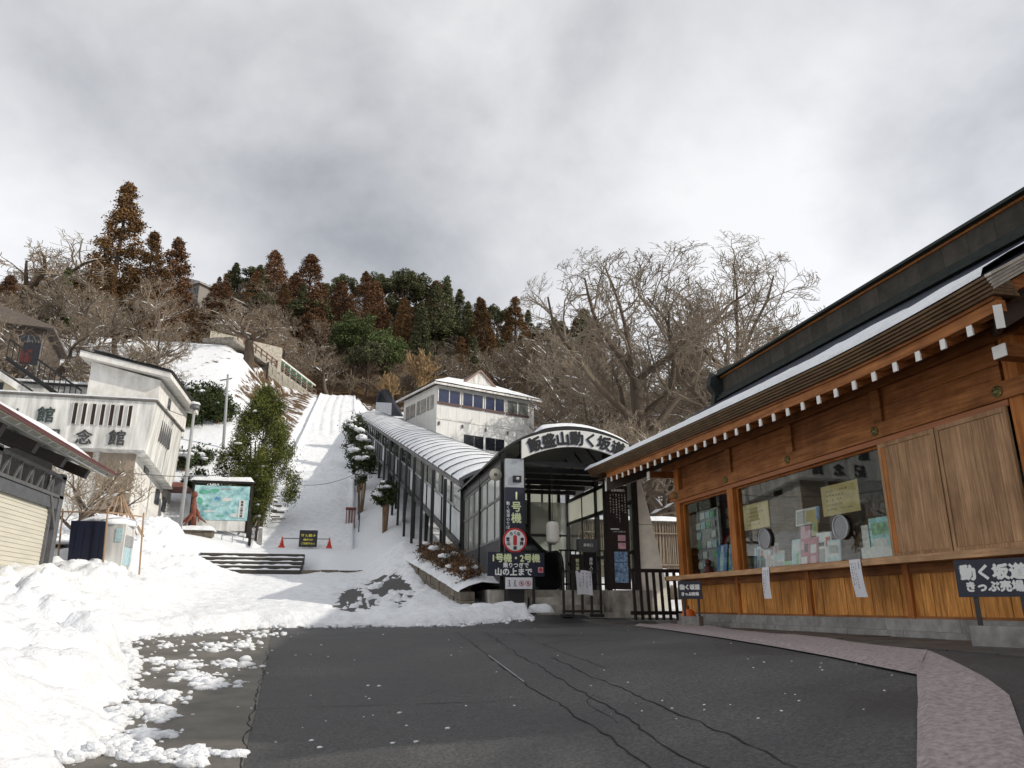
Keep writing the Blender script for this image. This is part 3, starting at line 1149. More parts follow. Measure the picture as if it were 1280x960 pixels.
# ---- paved strip before the ticket office
pav = MB()
rows = []
for y in np.arange(-6, 19.01, 0.5):
    rows.append([(x, y, Hf(x, y) - 0.012) for x in (5.9, 6.3, 6.7, 7.2, 7.6, 8.0, 8.6)])
pave = pav.grid(rows).build('pavement', M('paving_joint', (0.035, 0.033, 0.03), 0.8, 0.2, 8))
tag(pave, kind='structure')
pm = [meshof(MB().hexa([(-.29 + .004, -.29, -.04), (.29, -.29, -.04), (.29, .29, -.04), (-.29 + .004, .29, -.04), (-.285, -.285, .012), (.285, -.285, .012 + d), (.285, .285, .012), (-.285, .285, .012 - d)]), 'paver', PAVER) for d in (0, .004, -.003)]
for i in range(3):
    for j in range(36):
        x, y = 6.22 + i * 0.6, 1.6 + j * 0.6 + (0.3 if i % 2 else 0)
        if y > 18.6:
            continue
        slope = (Hf(x, y + .3) - Hf(x, y - .3)) / 0.6
        sl2 = -(Hf(x + .3, y) - Hf(x - .3, y)) / 0.6
        inst('paver', pm[(i + j) % 3], pave, (x, y, Hf(x, y) + rnd.uniform(-.003, .003)), (math.atan(slope), math.atan(sl2), 0))

# ================================================================== TICKET OFFICE (right)
XW = 7.93               # front wall plane
YN, YF = 7.20, 16.90    # near and far corner of the front wall
office = thing('ticket_office', (10, 12, 1.15), 'brown timber ticket office with deep tiled eaves and white-tipped rafters', 'building')


def lift(y):
    """upward curve of the eave towards the roof's corners"""
    a = 0.32 * max(0.0, (y - 9.0) / 11.5) ** 1.2
    b = 0.08 * max(0.0, (9.0 - y) / 2.7) ** 2
    return a + b


# stone plinth, two courses of blocks
for k in range(8):
    y0 = YN - 0.15 + k * 1.24
    MB().box(XW - 0.16, XW + 0.2, y0, y0 + 1.232, 0.85, 1.262).build('plinth_stone', STONE, office)
for k in range(7):
    y0 = YN - 0.05 + k * 1.41
    MB().box(XW - 0.09, XW + 0.2, y0, y0 + 1.404, 1.264, 1.425).build('plinth_stone', STONE, office)
# wainscot boards
bm_board = meshof(MB().box(0, 0.035, -0.0985, 0.0985, 0, 0.62), 'wainscot_board', WOOD_WAINS)
nb = int((YF - YN) / 0.207)
for k in range(nb):
    y = YN + 0.105 + k * 0.207
    inst('wainscot_board', bm_board, office, (XW + 0.015 + 0.003 * ((k * 7) % 3), y, 1.43))
for y in (14.30, 11.86, 9.48, 7.28, 16.82):
    MB().box(XW - 0.035, XW + 0.1, y - 0.055, y + 0.055, 1.427, 2.17).build('batten', WOOD_POST, office)
MB().box(XW - 0.02, XW + 0.1, YN + 0.12, YF - 0.02, 2.035, 2.165).build('wainscot_rail', WOOD_BEAM, office)
MB().box(XW - 0.012, XW + 0.1, YN + 0.12, YF - 0.02, 1.427, 1.46).build('bottom_rail', WOOD_BEAM, office)
# counter
MB().box(XW - 0.34, XW + 0.45, 6.7, 17.05, 2.17, 2.262).build('counter', WOOD_COUNTER, office)
# posts
for (y, w, z1) in ((16.80, 0.22, 4.95), (14.25, 0.24, 4.05), (9.60, 0.14, 4.05), (7.16, 0.20, 4.95)):
    MB().box(XW - 0.045, XW + 0.2, y - w / 2, y + w / 2, 2.264, z1).build('post', WOOD_POST, office)
for y in (14.25, 11.98, 9.60):
    MB().box(XW - 0.03, XW + 0.1, y - 0.10, y + 0.10, 4.262, 4.80).build('upper_post', WOOD_BEAM, office)
# lintel, tie beam, upper panels, wall plate
MB().box(XW - 0.055, XW + 0.16, 7.27, 16.68, 3.955, 4.035).build('lintel', M('lintel_wood', (0.34, 0.11, 0.03), 0.45, 0.25, 3, stretch=(5, .4, 6)), office)
MB().box(XW - 0.085, XW + 0.14, 6.95, 17.15, 4.04, 4.26).build('tie_beam', WOOD_BEAM, office)
ys = [7.27, 9.60, 11.98, 14.25, 16.68]
for a, b in zip(ys[:-1], ys[1:]):
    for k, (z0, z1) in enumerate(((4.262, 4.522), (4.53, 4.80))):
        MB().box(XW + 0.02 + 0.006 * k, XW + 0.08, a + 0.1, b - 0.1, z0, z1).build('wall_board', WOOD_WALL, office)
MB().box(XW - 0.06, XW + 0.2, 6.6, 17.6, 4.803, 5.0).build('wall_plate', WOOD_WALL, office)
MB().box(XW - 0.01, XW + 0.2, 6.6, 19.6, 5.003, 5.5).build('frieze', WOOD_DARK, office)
# nail covers on the tie beam
for y in (14.28, 11.98, 9.62, 7.36, 16.76):
    mb = MB().lathe((XW - 0.088, y, 4.15), [(0.075, 0), (0.075, 0.012), (0.05, 0.02), (0.03, 0.035), (0.008, 0.04)], 12, 'x')
    for k in range(6):
        a = k * math.pi / 3
        mb.lathe((XW - 0.10, y + 0.05 * math.cos(a), 4.15 + 0.05 * math.sin(a)), [(0.022, 0), (0.018, 0.012), (0.004, 0.016)], 6, 'x')
    mb.build('nail_cover', BRASS, office)
# sliding shutters of grey weathered boards, each in a frame
for (a, b) in ((8.52, 9.66), (7.30, 8.46)):
    xs = XW - 0.075 if a < 8 else XW - 0.04
    sh = MB().box(xs + 0.012, xs + 0.03, a + 0.03, b - 0.03, 2.3, 3.92).build('shutter', WOOD_GREY, office)
    n = 6
    w = (b - a - 0.12) / n
    for k in range(n):
        MB().box(xs, xs + 0.011, a + 0.06 + k * w + 0.0015, a + 0.06 + (k + 1) * w - 0.0015, 2.335, 3.885).build('board', WOOD_GREY, sh)
    for (y0, y1, z0, z1) in ((a, a + 0.055, 2.266, 3.952), (b - 0.055, b, 2.266, 3.952), (a + 0.056, b - 0.056, 2.266, 2.33), (a + 0.056, b - 0.056, 3.89, 3.952)):
        MB().box(xs - 0.012, xs + 0.031, y0, y1, z0, z1).build('frame', WOOD_GREY, sh)
# windows
for (a, b) in ((14.40, 16.66), (9.70, 14.10)):
    wn = MB().box(XW + 0.06, XW + 0.068, a + 0.05, b - 0.05, 2.31, 3.92).build('window', GLASS, office)
    for (y0, y1, z0, z1) in ((a, a + 0.05, 2.264, 3.953), (b - 0.05, b, 2.264, 3.953), (a + 0.051, b - 0.051, 2.264, 2.30), (a + 0.051, b - 0.051, 3.92, 3.953)):
        MB().box(XW + 0.03, XW + 0.10, y0, y1, z0, z1).build('frame', WOOD_POST, wn)
# the room behind: floor, back wall, ends, ceiling
MB().box(XW + 0.21, 12.9, YN, YF, 1.2, 1.45).build('floor', WOOD_DARK, office)
MB().box(12.75, 12.9, YN, YF, 1.46, 5.4).build('back_wall', M('room_wall', (0.20, 0.17, 0.13), 0.8, 0.2, 2), office)
for y0 in (YN, YF - 0.12):
    MB().box(XW + 0.205, 12.74, y0, y0 + 0.12, 1.46, 5.2).build('end_wall', WOOD_WALL, office)
MB().box(XW + 0.205, 12.74, YN + 0.13, YF - 0.13, 4.35, 4.42).build('ceiling', WOOD_DARK, office)
MB().box(XW + 0.455, XW + 1.15, YN + 0.13, YF - 0.13, 2.05, 2.12).build('desk', WOOD_DARK, office)
MB().box(11.9, 12.7, 9.0, 15.5, 1.46, 3.3).build('cabinet', WOOD_DARK, office)

# roof ----------------------------------------------------------
Y0R, Y1R = 6.25, 20.5
PROF = [(6.80, 5.03), (7.6, 5.50), (8.6, 6.11), (9.6, 6.74), (10.25, 7.14), (10.6, 7.35)]


def roof_z(x, y):
    xs = [p[0] for p in PROF]
    zs = [p[1] for p in PROF]
    t = min(1, max(0, (x - 6.8) / 3.6))
    return float(np.interp(x, xs, zs)) + lift(y) * (1 - t) ** 1.5


# corrugated roof sheet: standing ridges every 0.2 m
rows = []
yv = []
y = Y0R
while y < Y1R:
    yv += [(y, 0), (y + 0.14, 0), (y + 0.155, .03), (y + 0.185, .03)]
    y += 0.2
yv.append((Y1R, 0))
mb = MB()
for (y, dz) in yv:
    rows.append([(x, y, roof_z(x, y) + dz + 0.012) for x in (6.80, 7.2, 7.6, 8.1, 8.6, 9.1, 9.6, 10.25, 10.6)])
mb.grid(rows)
roof = mb.build('roof', ROOF_METAL, office)
# back slope
rows = []
for y in np.arange(Y0R, Y1R + 0.01, 1.0):
    rows.append([(21.2 - x, y, roof_z(x, y) + 0.012) for x in (10.6, 9.6, 8.6, 7.6, 6.80)])
MB().grid(rows).build('back_slope', ROOF_METAL, roof)
# near and far gable walls under the roof
for yy in (Y0R + 0.9, Y1R - 2.2):
    MB().prism([(7.95, yy, 5.3), (13.2, yy, 5.3), (10.6, yy, 7.30)], (0, 0.1, 0)).build('gable', WOOD_WALL, roof)
# stacked eave courses along the front
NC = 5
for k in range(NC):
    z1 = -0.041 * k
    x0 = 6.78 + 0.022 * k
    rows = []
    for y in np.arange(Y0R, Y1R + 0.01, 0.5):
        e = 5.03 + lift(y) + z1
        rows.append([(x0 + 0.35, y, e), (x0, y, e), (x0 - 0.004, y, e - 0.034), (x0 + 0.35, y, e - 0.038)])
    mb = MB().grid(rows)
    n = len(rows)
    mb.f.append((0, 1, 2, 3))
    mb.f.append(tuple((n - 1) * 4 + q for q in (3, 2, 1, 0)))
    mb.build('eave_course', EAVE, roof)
# boards below the courses
for (xo, zt, zb, m_, nm) in ((6.935, -0.242, -0.375, WOOD_BEAM, 'eave_board'), (6.905, -0.204, -0.240, WOOD_WALL, 'eave_batten')):
    rows = []
    for y in np.linspace(Y0R + 0.05, 19.1, 28):
        e = 5.03 + lift(y)
        rows.append([(xo + 0.12, y, e + zt), (xo, y, e + zt), (xo, y, e + zb), (xo + 0.12, y, e + zb)])
    mb = MB().grid(rows)
    n = len(rows)
    mb.f.append((0, 1, 2, 3))
    mb.f.append(tuple((n - 1) * 4 + q for q in (3, 2, 1, 0)))
    mb.build(nm, m_, roof)
# soffit boards above the rafters
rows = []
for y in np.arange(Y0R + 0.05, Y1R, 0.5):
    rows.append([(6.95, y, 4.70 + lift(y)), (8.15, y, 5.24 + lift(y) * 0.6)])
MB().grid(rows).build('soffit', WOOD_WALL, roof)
# rafters with white painted ends
y = 6.72
while y < 18.9:
    e = 4.60 + lift(y)
    r = MB().bar((6.96, y, e), (8.2, y, e + 0.54), 0.085, 0.11).build('rafter', WOOD_WALL, office)
    MB().box(6.935, 6.958, y - 0.040, y + 0.040, e - 0.072, e + 0.052).build('white_end', WHITE_PAINT, r)
    y += 0.415
# corner beams with white ends, near and far
b = MB().bar((6.93, 6.30, 4.66), (8.4, 7.8, 5.15), 0.08, 0.255).build('corner_beam', WOOD_DARK, office)
MB().bar((6.905, 6.275, 4.652), (6.93, 6.30, 4.66), 0.085, 0.262).build('white_end', WHITE_PAINT, b)
b = MB().box(7.30, 7.95, 6.62, 6.80, 4.34, 4.50).build('bracket', WOOD_WALL, office)
MB().box(7.283, 7.298, 6.62, 6.80, 4.345, 4.495).build('white_end', WHITE_PAINT, b)
b = MB().box(7.30, 7.95, 17.0, 17.16, 4.62, 4.78).build('bracket', WOOD_WALL, office)
MB().box(7.283, 7.298, 17.0, 17.16, 4.625, 4.775).build('white_end', WHITE_PAINT, b)
b = MB().bar((6.94, 19.15, 4.76), (8.2, 18.6, 5.2), 0.10, 0.34).build('corner_beam', WOOD_DARK, office)
MB().box(6.91, 6.932, 19.10, 19.19, 4.58, 4.94).build('white_end', WHITE_PAINT, b)
# near verge: shingles stacked along the gable edge, coloured pale as if sunlit
for k in range(5):
    x = 6.785 + 0.022 * k
    n = 0
    while x < 10.3:
        w = (0.34 + 0.05 * ((k * 5 + n * 3) % 3)) * (0.5 if n == 0 and k % 2 else 1)
        xa, xb = x, x + w - 0.008
        ea, eb = roof_z(xa, Y0R) - 0.041 * k + 0.012, roof_z(xb, Y0R) - 0.041 * k + 0.012
        yo = 6.16 + 0.022 * k + 0.006 * (n % 2)
        MB().hexa([(xa, yo + 0.004, ea - 0.036), (xb, yo + 0.004, eb - 0.036), (xb, 6.248, eb - 0.036), (xa, 6.248, ea - 0.036), (xa, yo, ea), (xb, yo, eb), (xb, 6.248, eb), (xa, 6.248, ea)]).build('shingle', SHINGLE_PALE, roof)
        x += w
        n += 1
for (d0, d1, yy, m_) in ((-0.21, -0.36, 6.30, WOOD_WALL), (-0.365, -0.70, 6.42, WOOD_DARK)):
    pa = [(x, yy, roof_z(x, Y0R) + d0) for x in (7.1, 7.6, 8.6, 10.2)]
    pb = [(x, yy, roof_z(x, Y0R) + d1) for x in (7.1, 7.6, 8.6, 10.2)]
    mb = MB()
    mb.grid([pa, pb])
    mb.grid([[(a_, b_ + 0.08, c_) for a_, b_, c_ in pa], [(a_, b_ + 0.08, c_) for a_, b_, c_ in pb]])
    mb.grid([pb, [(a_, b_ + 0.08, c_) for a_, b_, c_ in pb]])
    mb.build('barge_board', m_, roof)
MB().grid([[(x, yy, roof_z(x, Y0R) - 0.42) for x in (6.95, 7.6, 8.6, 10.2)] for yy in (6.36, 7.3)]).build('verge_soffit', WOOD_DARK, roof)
# unseen roof and wall added beyond the near gable to shade the road
MB().prism([(8.9, 2.5, 6.35), (12.3, 2.5, 6.35), (10.6, 2.5, 7.40)], (0, 3.7, 0)).build('unseen_shade_roof', ROOF_METAL, roof)
MB().box(9.2, 12.6, 2.7, 6.2, 0.6, 6.35).build('unseen_shade_wall', WOOD_WALL, office)
# ridge: side panels, moulding, cap
MB().box(10.3, 10.9, 2.5, 18.5, 7.1, 7.40).build('ridge_base', RIDGE_TOP, roof)
pm2 = meshof(MB().box(0, 0.02, -0.282, 0.282, 0, 0.40), 'ridge_panel', RIDGE)
for k in range(26):
    inst('ridge_panel', pm2, roof, (10.27, 3.67 + k * 0.57, 7.405))
MB().box(10.292, 10.9, 2.55, 18.45, 7.402, 7.81).build('ridge_core', RIDGE, roof)
MB().box(10.24, 10.95, 2.5, 18.5, 7.812, 7.86).build('ridge_moulding', WOOD_BEAM, roof)
mb = MB()
sec = [(10.12, 7.862), (10.14, 7.93), (10.3, 8.02), (10.6, 8.07), (10.9, 8.02), (11.06, 7.93), (11.08, 7.862)]
mb.prism([(x, 2.4, z) for x, z in sec], (0, 16.2, 0))
mb.build('ridge_cap', RIDGE_TOP, roof)
for k, (zz, xx) in enumerate(((7.34, 10.20), (7.25, 10.13), (7.16, 10.06))):
    MB().box(xx, 10.3, 5.6, 18.45, zz - 0.03, zz + 0.035).build('ridge_course', RIDGE_TOP, roof)
# ridge-end ornament
mb = MB()
sh = [(9.75, 6.85), (9.98, 7.0), (10.05, 7.35), (9.9, 7.6), (10.0, 7.95), (10.2, 7.9), (10.3, 8.12), (10.6, 8.25), (10.9, 8.12), (11.0, 7.9), (11.2, 7.95), (11.3, 7.6), (11.15, 7.35), (11.22, 7.0), (11.45, 6.85)]
mb.prism([(x, 18.5, z) for x, z in sh], (0, 0.22, 0))
mb.build('ridge_ornament', RIDGE_TOP, roof)
# snow left on the lower roof
rows = []
for i, y in enumerate(np.arange(Y0R + 0.03, Y1R, 0.07)):
    w = 1.0 + 0.7 * (float(fbm(y * 0.9, 1.0, 91)) - 0.5) + 0.25 * (float(vnoise(y * 4, 3.0, 92)) - 0.5)
    w *= 1.0 + 1.3 * float(sstep(10.5, 6.5, y))
    r = []
    for t in (0.0, 0.02, 0.2, 0.5, 0.8, 0.96, 1.0):
        x = 6.77 + w * t
        th = 0.05 + 0.09 * float(fbm(y * 1.6, t * 3, 93, 3))
        prof = {0.0: 0.012, 0.02: 0.8, 0.2: 1, 0.5: 1, 0.8: 0.95, 0.96: 0.7, 1.0: 0.0}[t]
        r.append((x, y, roof_z(x, y) + 0.015 + th * prof))
    rows.append(r)
MB().grid(rows).build('snow', SNOW, roof, smooth=True)

# ---------------- things at the office window
def facing(y, z, w, h, mat, name, label, cat, x=8.16, t=0.02, lean=0.12, group=None, prints=None, tz=None):
    """a flat printed thing standing behind the glass and facing the road (-x)"""
    th = thing(name, (x, y, z), label, cat, group)
    dx = lean * h
    MB().hexa([(x, y - w / 2, z), (x + t, y - w / 2, z), (x + t, y + w / 2, z), (x, y + w / 2, z), (x + dx, y - w / 2, z + h), (x + t + dx, y - w / 2, z + h), (x + t + dx, y + w / 2, z + h), (x + dx, y + w / 2, z + h)]).build('sheet', mat, th)
    for (a0, a1, b0, b1, m2) in (prints or []):
        # a: 0..1 left to right seen from the road (towards -y), b: bottom to top
        def pt(a, b):
            return (x - 0.003 + dx * b, y + w / 2 - w * a, z + h * b)
        MB().add([pt(a0, b0), pt(a1, b0), pt(a1, b1), pt(a0, b1)], [(0, 1, 2, 3)]).build('print', m2, th)
    return th


def colm(name, c, var=0.25, scale=12):
    return M(name, c, 0.5, var, scale)


PINK = colm('print_pink', (0.42, 0.09, 0.14))
PALEPINK = colm('print_palepink', (0.62, 0.36, 0.42))
PALEBLUE = colm('print_paleblue', (0.42, 0.58, 0.62))
CYAN = colm('print_cyan', (0.30, 0.60, 0.62), 0.35)
BLUEP = colm('print_blue', (0.10, 0.25, 0.48), 0.5)
WHITEP = colm('print_white', (0.66, 0.66, 0.64), 0.12)
YELLOWP = colm('print_kraft', (0.52, 0.40, 0.16), 0.12, 5)
REDP = colm('print_red', (0.50, 0.08, 0.04))
GREENP = colm('print_green', (0.20, 0.42, 0.24), 0.5)
GREYP = colm('print_grey', (0.33, 0.34, 0.34), 0.4, 25)
# postcard rack at the far window
rk = thing('postcard_rack', (8.2, 16.2, 2.27), 'tall clear rack of pale postcards in the narrow left window', 'rack')
MB().box(8.27, 8.28, 15.55, 16.62, 2.27, 3.75).build('panel', GREYP, rk)
for i in range(6):
    for j in range(4):
        if (i * 4 + j) % 7 == 6:
            continue
        y = 16.5 - j * 0.25
        z = 2.42 + i * 0.225
        MB().box(8.235, 8.245, y - 0.105, y + 0.105, z, z + 0.15).build('postcard', [WHITEP, PALEBLUE, GREENP, GREYP][(i * 3 + j * 5) % 4], rk)
facing(15.38, 2.27, 0.42, 0.62, BLUEP, 'photo_panel', 'blue photograph of a standing figure leaning in the narrow left window', 'photo', prints=[(0.3, 0.7, 0.1, 0.75, PALEBLUE), (0.38, 0.62, 0.75, 0.95, WHITEP)])
facing(14.93, 2.27, 0.30, 0.60, GREENP, 'booklet', 'green striped booklet beside the blue photograph', 'booklet', prints=[(0.15, 0.5, 0.1, 0.9, BLUEP), (0.6, 0.85, 0.1, 0.9, WHITEP)])
fg = thing('figurine', (8.12, 16.0, 2.27), 'small dark red figurine on the counter at the narrow left window', 'figurine')
MB().lathe((8.12, 15.9, 2.264), [(0.09, 0), (0.11, 0.06), (0.09, 0.17), (0.05, 0.21)], 12).build('body', RED_BROWN, fg, smooth=True)
MB().blob((8.12, 15.9, 2.53), 0.075, 1, 10, 8, 0.1).build('head', RED_BROWN, fg, smooth=True)
MB().lathe((8.05, 15.9, 2.36), [(0.045, 0), (0.02, 0.03)], 8, 'x').build('bib', WHITEP, fg)
names = ['blue and white', 'white', 'pale blue', 'cream', 'red-marked white', 'pale green']
for k in range(7):
    y = 13.98 - k * 0.125
    m_ = [BLUEP, WHITEP, PALEBLUE, WHITEP, PALEPINK, WHITEP, PALEBLUE][k]
    facing(y, 2.27, 0.115, 0.50 - 0.03 * (k % 3), m_, 'brochure', 'thin brochures standing in a row at the left end of the wide window', 'brochure', group='row of brochures in the wide window', prints=[(0.15, 0.85, 0.6, 0.9, [WHITEP, BLUEP, REDP, PALEBLUE][k % 4]), (0.2, 0.8, 0.1, 0.45, GREYP)])
facing(13.1, 2.27, 0.30, 0.34, WHITEP, 'leaflet', 'low white leaflet at the right end of the brochure row', 'leaflet', prints=[(0.1, 0.9, 0.5, 0.85, PALEBLUE), (0.1, 0.9, 0.1, 0.4, GREYP)])
facing(12.86, 2.27, 0.36, 0.13, GREENP, 'card', 'small green card lying below the left round speaking grille', 'card')
# price notices stuck to the inside of the glass
for (y, z, lab) in ((13.5, 3.06, 'yellow price notice on the wide window, left one'), (10.86, 3.05, 'yellow price notice on the wide window, right one')):
    th = thing('price_notice', (8.01, y, z), lab, 'notice', 'price notices on the office window')
    MB().box(8.004, 8.010, y - 0.48, y + 0.48, z, z + 0.50).build('sheet', YELLOWP, th)
    mb = MB()
    print_rows(mb, y - 0.36, y + 0.36, z + 0.05, z + 0.44, 5, lambda u, v, y=y: (8.001, 2 * y - u, v), int(y * 10), 0.55)
    tag(mb.build('print', colm('print_brown', (0.12, 0.07, 0.03)), th), kind='stuff')
# round speaking grilles
for (y, lab) in ((13.18, 'round metal speaking grille in the wide window, left one'), (10.86, 'round metal speaking grille in the wide window, right one')):
    th = thing('speaking_grille', (7.97, y, 2.85), lab, 'grille', 'speaking grilles')
    z = 2.83
    MB().lathe((7.985, y, z), [(0.185, 0), (0.185, 0.03), (0.165, 0.035)], 28, 'x').build('mesh_disc', M('grille_mesh', (0.30, 0.30, 0.31), 0.5, 0.4, 160), th)
    mb = MB()
    pts = [(7.945, y + 0.19 * math.cos(2 * math.pi * k / 32), z + 0.19 * math.sin(2 * math.pi * k / 32)) for k in range(33)]
    mb.tube(pts, 0.014, 6, False)
    mb.build('rim', STEEL, th)
    for k in range(-4, 5):
        hh = math.sqrt(0.17 ** 2 - (k * 0.038) ** 2)
        MB().bar((7.948, y + k * 0.038, z - hh), (7.948, y + k * 0.038, z + hh), 0.006).build('wire', STEEL, th)
# signs and leaflets in the middle of the wide window
facing(12.28, 3.02, 0.72, 0.30, WHITEP, 'name_board', 'white picture board with a blue edge above the pink leaflets', 'board', x=8.3, prints=[(0.05, 0.4, 0.1, 0.9, GREYP), (0.45, 0.88, 0.15, 0.85, YELLOWP), (0.9, 1.0, 0, 1, BLUEP)])
facing(12.52, 2.27, 0.28, 0.50, PALEBLUE, 'leaflet', 'pale blue and white leaflet left of the pink poster', 'leaflet', x=8.14, prints=[(0.15, 0.85, 0.6, 0.9, WHITEP), (0.55, 0.85, 0.1, 0.5, GREENP)])
facing(12.12, 2.27, 0.52, 0.50, PINK, 'poster', 'pink poster with white squares standing on the counter', 'poster', x=8.14, prints=[(0.05, 0.4, 0.1, 0.35, WHITEP), (0.25, 0.45, 0.5, 0.8, INK), (0.6, 0.92, 0.45, 0.75, WHITEP), (0.6, 0.92, 0.1, 0.35, PALEPINK), (0.05, 0.2, 0.6, 0.9, PALEPINK)])
facing(12.30, 2.78, 0.30, 0.22, PALEPINK, 'card', 'pale pink card standing above the pink poster', 'card', x=8.25)
facing(12.02, 2.80, 0.18, 0.28, YELLOWP, 'card', 'small yellow and green card above the pink poster', 'card', x=8.25, prints=[(0.3, 0.7, 0.2, 0.8, GREENP)])
dk = thing('fan', (8.4, 12.6, 2.3), 'round dark blue fan standing behind the pink poster', 'fan')
MB().lathe((8.42, 12.55, 2.86), [(0.20, 0), (0.20, 0.02)], 24, 'x').build('disc', colm('fan_blue', (0.03, 0.035, 0.09)), dk)
MB().box(8.41, 8.43, 12.53, 12.57, 2.27, 2.67).build('handle', WOOD_DARK, dk)
facing(11.72, 2.27, 0.42, 0.56, WHITEP, 'poster', 'white leaflet with a red emblem right of the pink poster', 'poster', x=8.16, prints=[(0.65, 0.95, 0.55, 0.85, REDP), (0.1, 0.55, 0.58, 0.7, INK), (0.1, 0.6, 0.1, 0.5, GREYP)])
facing(11.38, 2.27, 0.36, 0.40, PALEBLUE, 'calendar', 'small pale calendar card next to the red emblem leaflet', 'calendar', x=8.12, prints=[(0.1, 0.9, 0.3, 0.9, WHITEP), (0.15, 0.85, 0.45, 0.8, PALEBLUE)])
ins = thing('brochure_holder', (8.1, 10.2, 2.265), 'clear holder with turquoise posters at the right end of the wide window', 'holder')
MB().box(8.10, 8.11, 9.80, 10.62, 2.265, 2.48).build('tray', WHITEP, ins)
MB().box(8.14, 8.15, 9.90, 10.42, 2.30, 2.92).build('poster', CYAN, ins)
for (y0, y1, z0, z1, m_) in ((10.0, 10.36, 2.66, 2.84, GREENP), (10.05, 10.36, 2.42, 2.6, WHITEP), (9.92, 9.97, 2.4, 2.9, WHITEP)):
    MB().add([(8.136, y1, z0), (8.136, y0, z0), (8.136, y0, z1), (8.136, y1, z1)], [(0, 1, 2, 3)]).build('print', m_, ins)
MB().box(8.13, 8.14, 10.44, 10.60, 2.30, 2.83).build('side_card', WHITEP, ins)
MB().box(8.13, 8.14, 9.76, 9.88, 2.30, 2.90).build('side_card', PALEBLUE, ins)
# hand-written notices hanging from the counter edge
for (y, w, sl, lab, sd_) in ((12.62, 0.24, -0.01, 'narrow white handwritten notice hanging from the counter under the pink poster', 4), (10.12, 0.26, -0.09, 'white handwritten notice hanging askew from the counter near the shutters', 9)):
    th = thing('hanging_notice', (7.58, y, 2.2), lab, 'notice', 'handwritten notices on the counter edge')
    x = 7.578

    def pf(u, v, y=y, sl=sl):
        return (x - 0.02 * math.sin((2.26 - v) * 5), y - u + sl * (2.26 - v) * 1.6, v)
    rows = [[pf(-w / 2, z), pf(w / 2, z)] for z in np.linspace(1.72, 2.27, 9)]
    MB().grid(rows).build('sheet', PAPER, th)
    mb = MB()
    print_rows(mb, -w * 0.42, w * 0.12, 1.76, 2.22, 3, lambda u, v, pf=pf: tuple(Vector(pf(u, v)) + Vector((-0.004, 0, 0))), sd_, 0.6, True)
    print_rows(mb, w * 0.2, w * 0.42, 2.04, 2.23, 1, lambda u, v, pf=pf: tuple(Vector(pf(u, v)) + Vector((-0.004, 0, 0))), sd_ + 1, 0.8, True)
    tag(mb.build('print', colm('print_pen', (0.05, 0.05, 0.12)), th), kind='stuff')

# ---------------- black signs on stone blocks before the office
def block_sign(loc, w, h, z0, label, size, rot, zb, legs=0.16):
    th = thing('sign_board', loc, label, 'sign', 'black signs before the ticket office', rot)
    MB().box(-0.26 * w / 0.72, 0.26 * w / 0.72, -0.16, 0.16, 0, zb).build('stone_block', STONE, th, local=True)
    for s in (-1, 1):
        MB().box(s * w * 0.3 - 0.02, s * w * 0.3 + 0.02, -0.02, 0.02, zb, z0 + h * 0.5).build('leg', BLACK, th, local=True)
    MB().box(-w / 2, w / 2, -0.05, -0.021, z0, z0 + h).build('panel', NAVY, th, local=True)
    f = 'loc'
    lettering('動く坂道', size, LETTER_WHITE, th, (0, -0.053, z0 + h * 0.66), '-y', 0.012, world=False, spacing=1.0)
    lettering('きっぷ売場', size * 0.70, LETTER_WHITE, th, (0, -0.053, z0 + h * 0.28), '-y', 0.008, world=False, spacing=1.02)
    return th


# the sign faces the road: its local -y turned towards -x with a slight twist to the viewer
block_sign((6.98, 7.02, Hf(6.98, 7.02)), 0.78, 0.40, 0.52, 'large black sign on a stone block by the closed wooden shutters', 0.168, R(-68), 0.22)
block_sign((7.12, 14.8, Hf(7.12, 14.8)), 0.50, 0.36, 0.56, 'small black sign on a stone block at the far corner of the office', 0.105, R(-42), 0.22)
cb = thing('orange_float', (7.35, 15.45, 1.25), 'small orange round weight beside the far sign block', 'weight')
MB().lathe((7.35, 15.45, 1.17), [(0.10, 0), (0.15, 0.05), (0.16, 0.2), (0.12, 0.32), (0.05, 0.36)], 14).build('body', ORANGE, cb, smooth=True)
MB().tube([(7.35, 15.45, 1.52), (7.35, 15.45, 1.6)], 0.02, 6).build('loop', BLACK, cb)


# ---------------- rubber mats on the slope between pavement and road
def mat_strip(a_px, b_px, name, label, n=40):
    A = [on_ground(*p) for p in a_px]
    B = [on_ground(*p) for p in b_px]

    def samp(P, t):
        L = [0]
        for p, q in zip(P[:-1], P[1:]):
            L.append(L[-1] + (q - p).length)
        s = t * L[-1]
        for i in range(len(P) - 1):
            if s <= L[i + 1] + 1e-9:
                return P[i] + (P[i + 1] - P[i]) * ((s - L[i]) / (L[i + 1] - L[i] + 1e-9))
        return P[-1]
    rows = []
    for i in range(n + 1):
        t = i / n
        a, b_ = samp(A, t), samp(B, t)
        r = []
        for k in range(9):
            p = a + (b_ - a) * (k / 8)
            wob = 0.05 * (float(vnoise(i * 0.35, k * 0.9, 13)) - 0.5)
            e = (0 if k in (0, 8) else 1)
            r.append((p.x + wob * (1 - e), p.y + wob * (1 - e), Hf(p.x, p.y) + 0.018 + 0.022 * e * float(vnoise(i * 0.5, k * 0.6, 17)) + 0.03 * e * float(vnoise(i * 0.22, k * 0.3, 19))))
        rows.append(r)
    th = MB().grid(rows).build(name, MATM, smooth=True)
    tag(th, label, 'mat', 'mats along the office pavement')
    return th


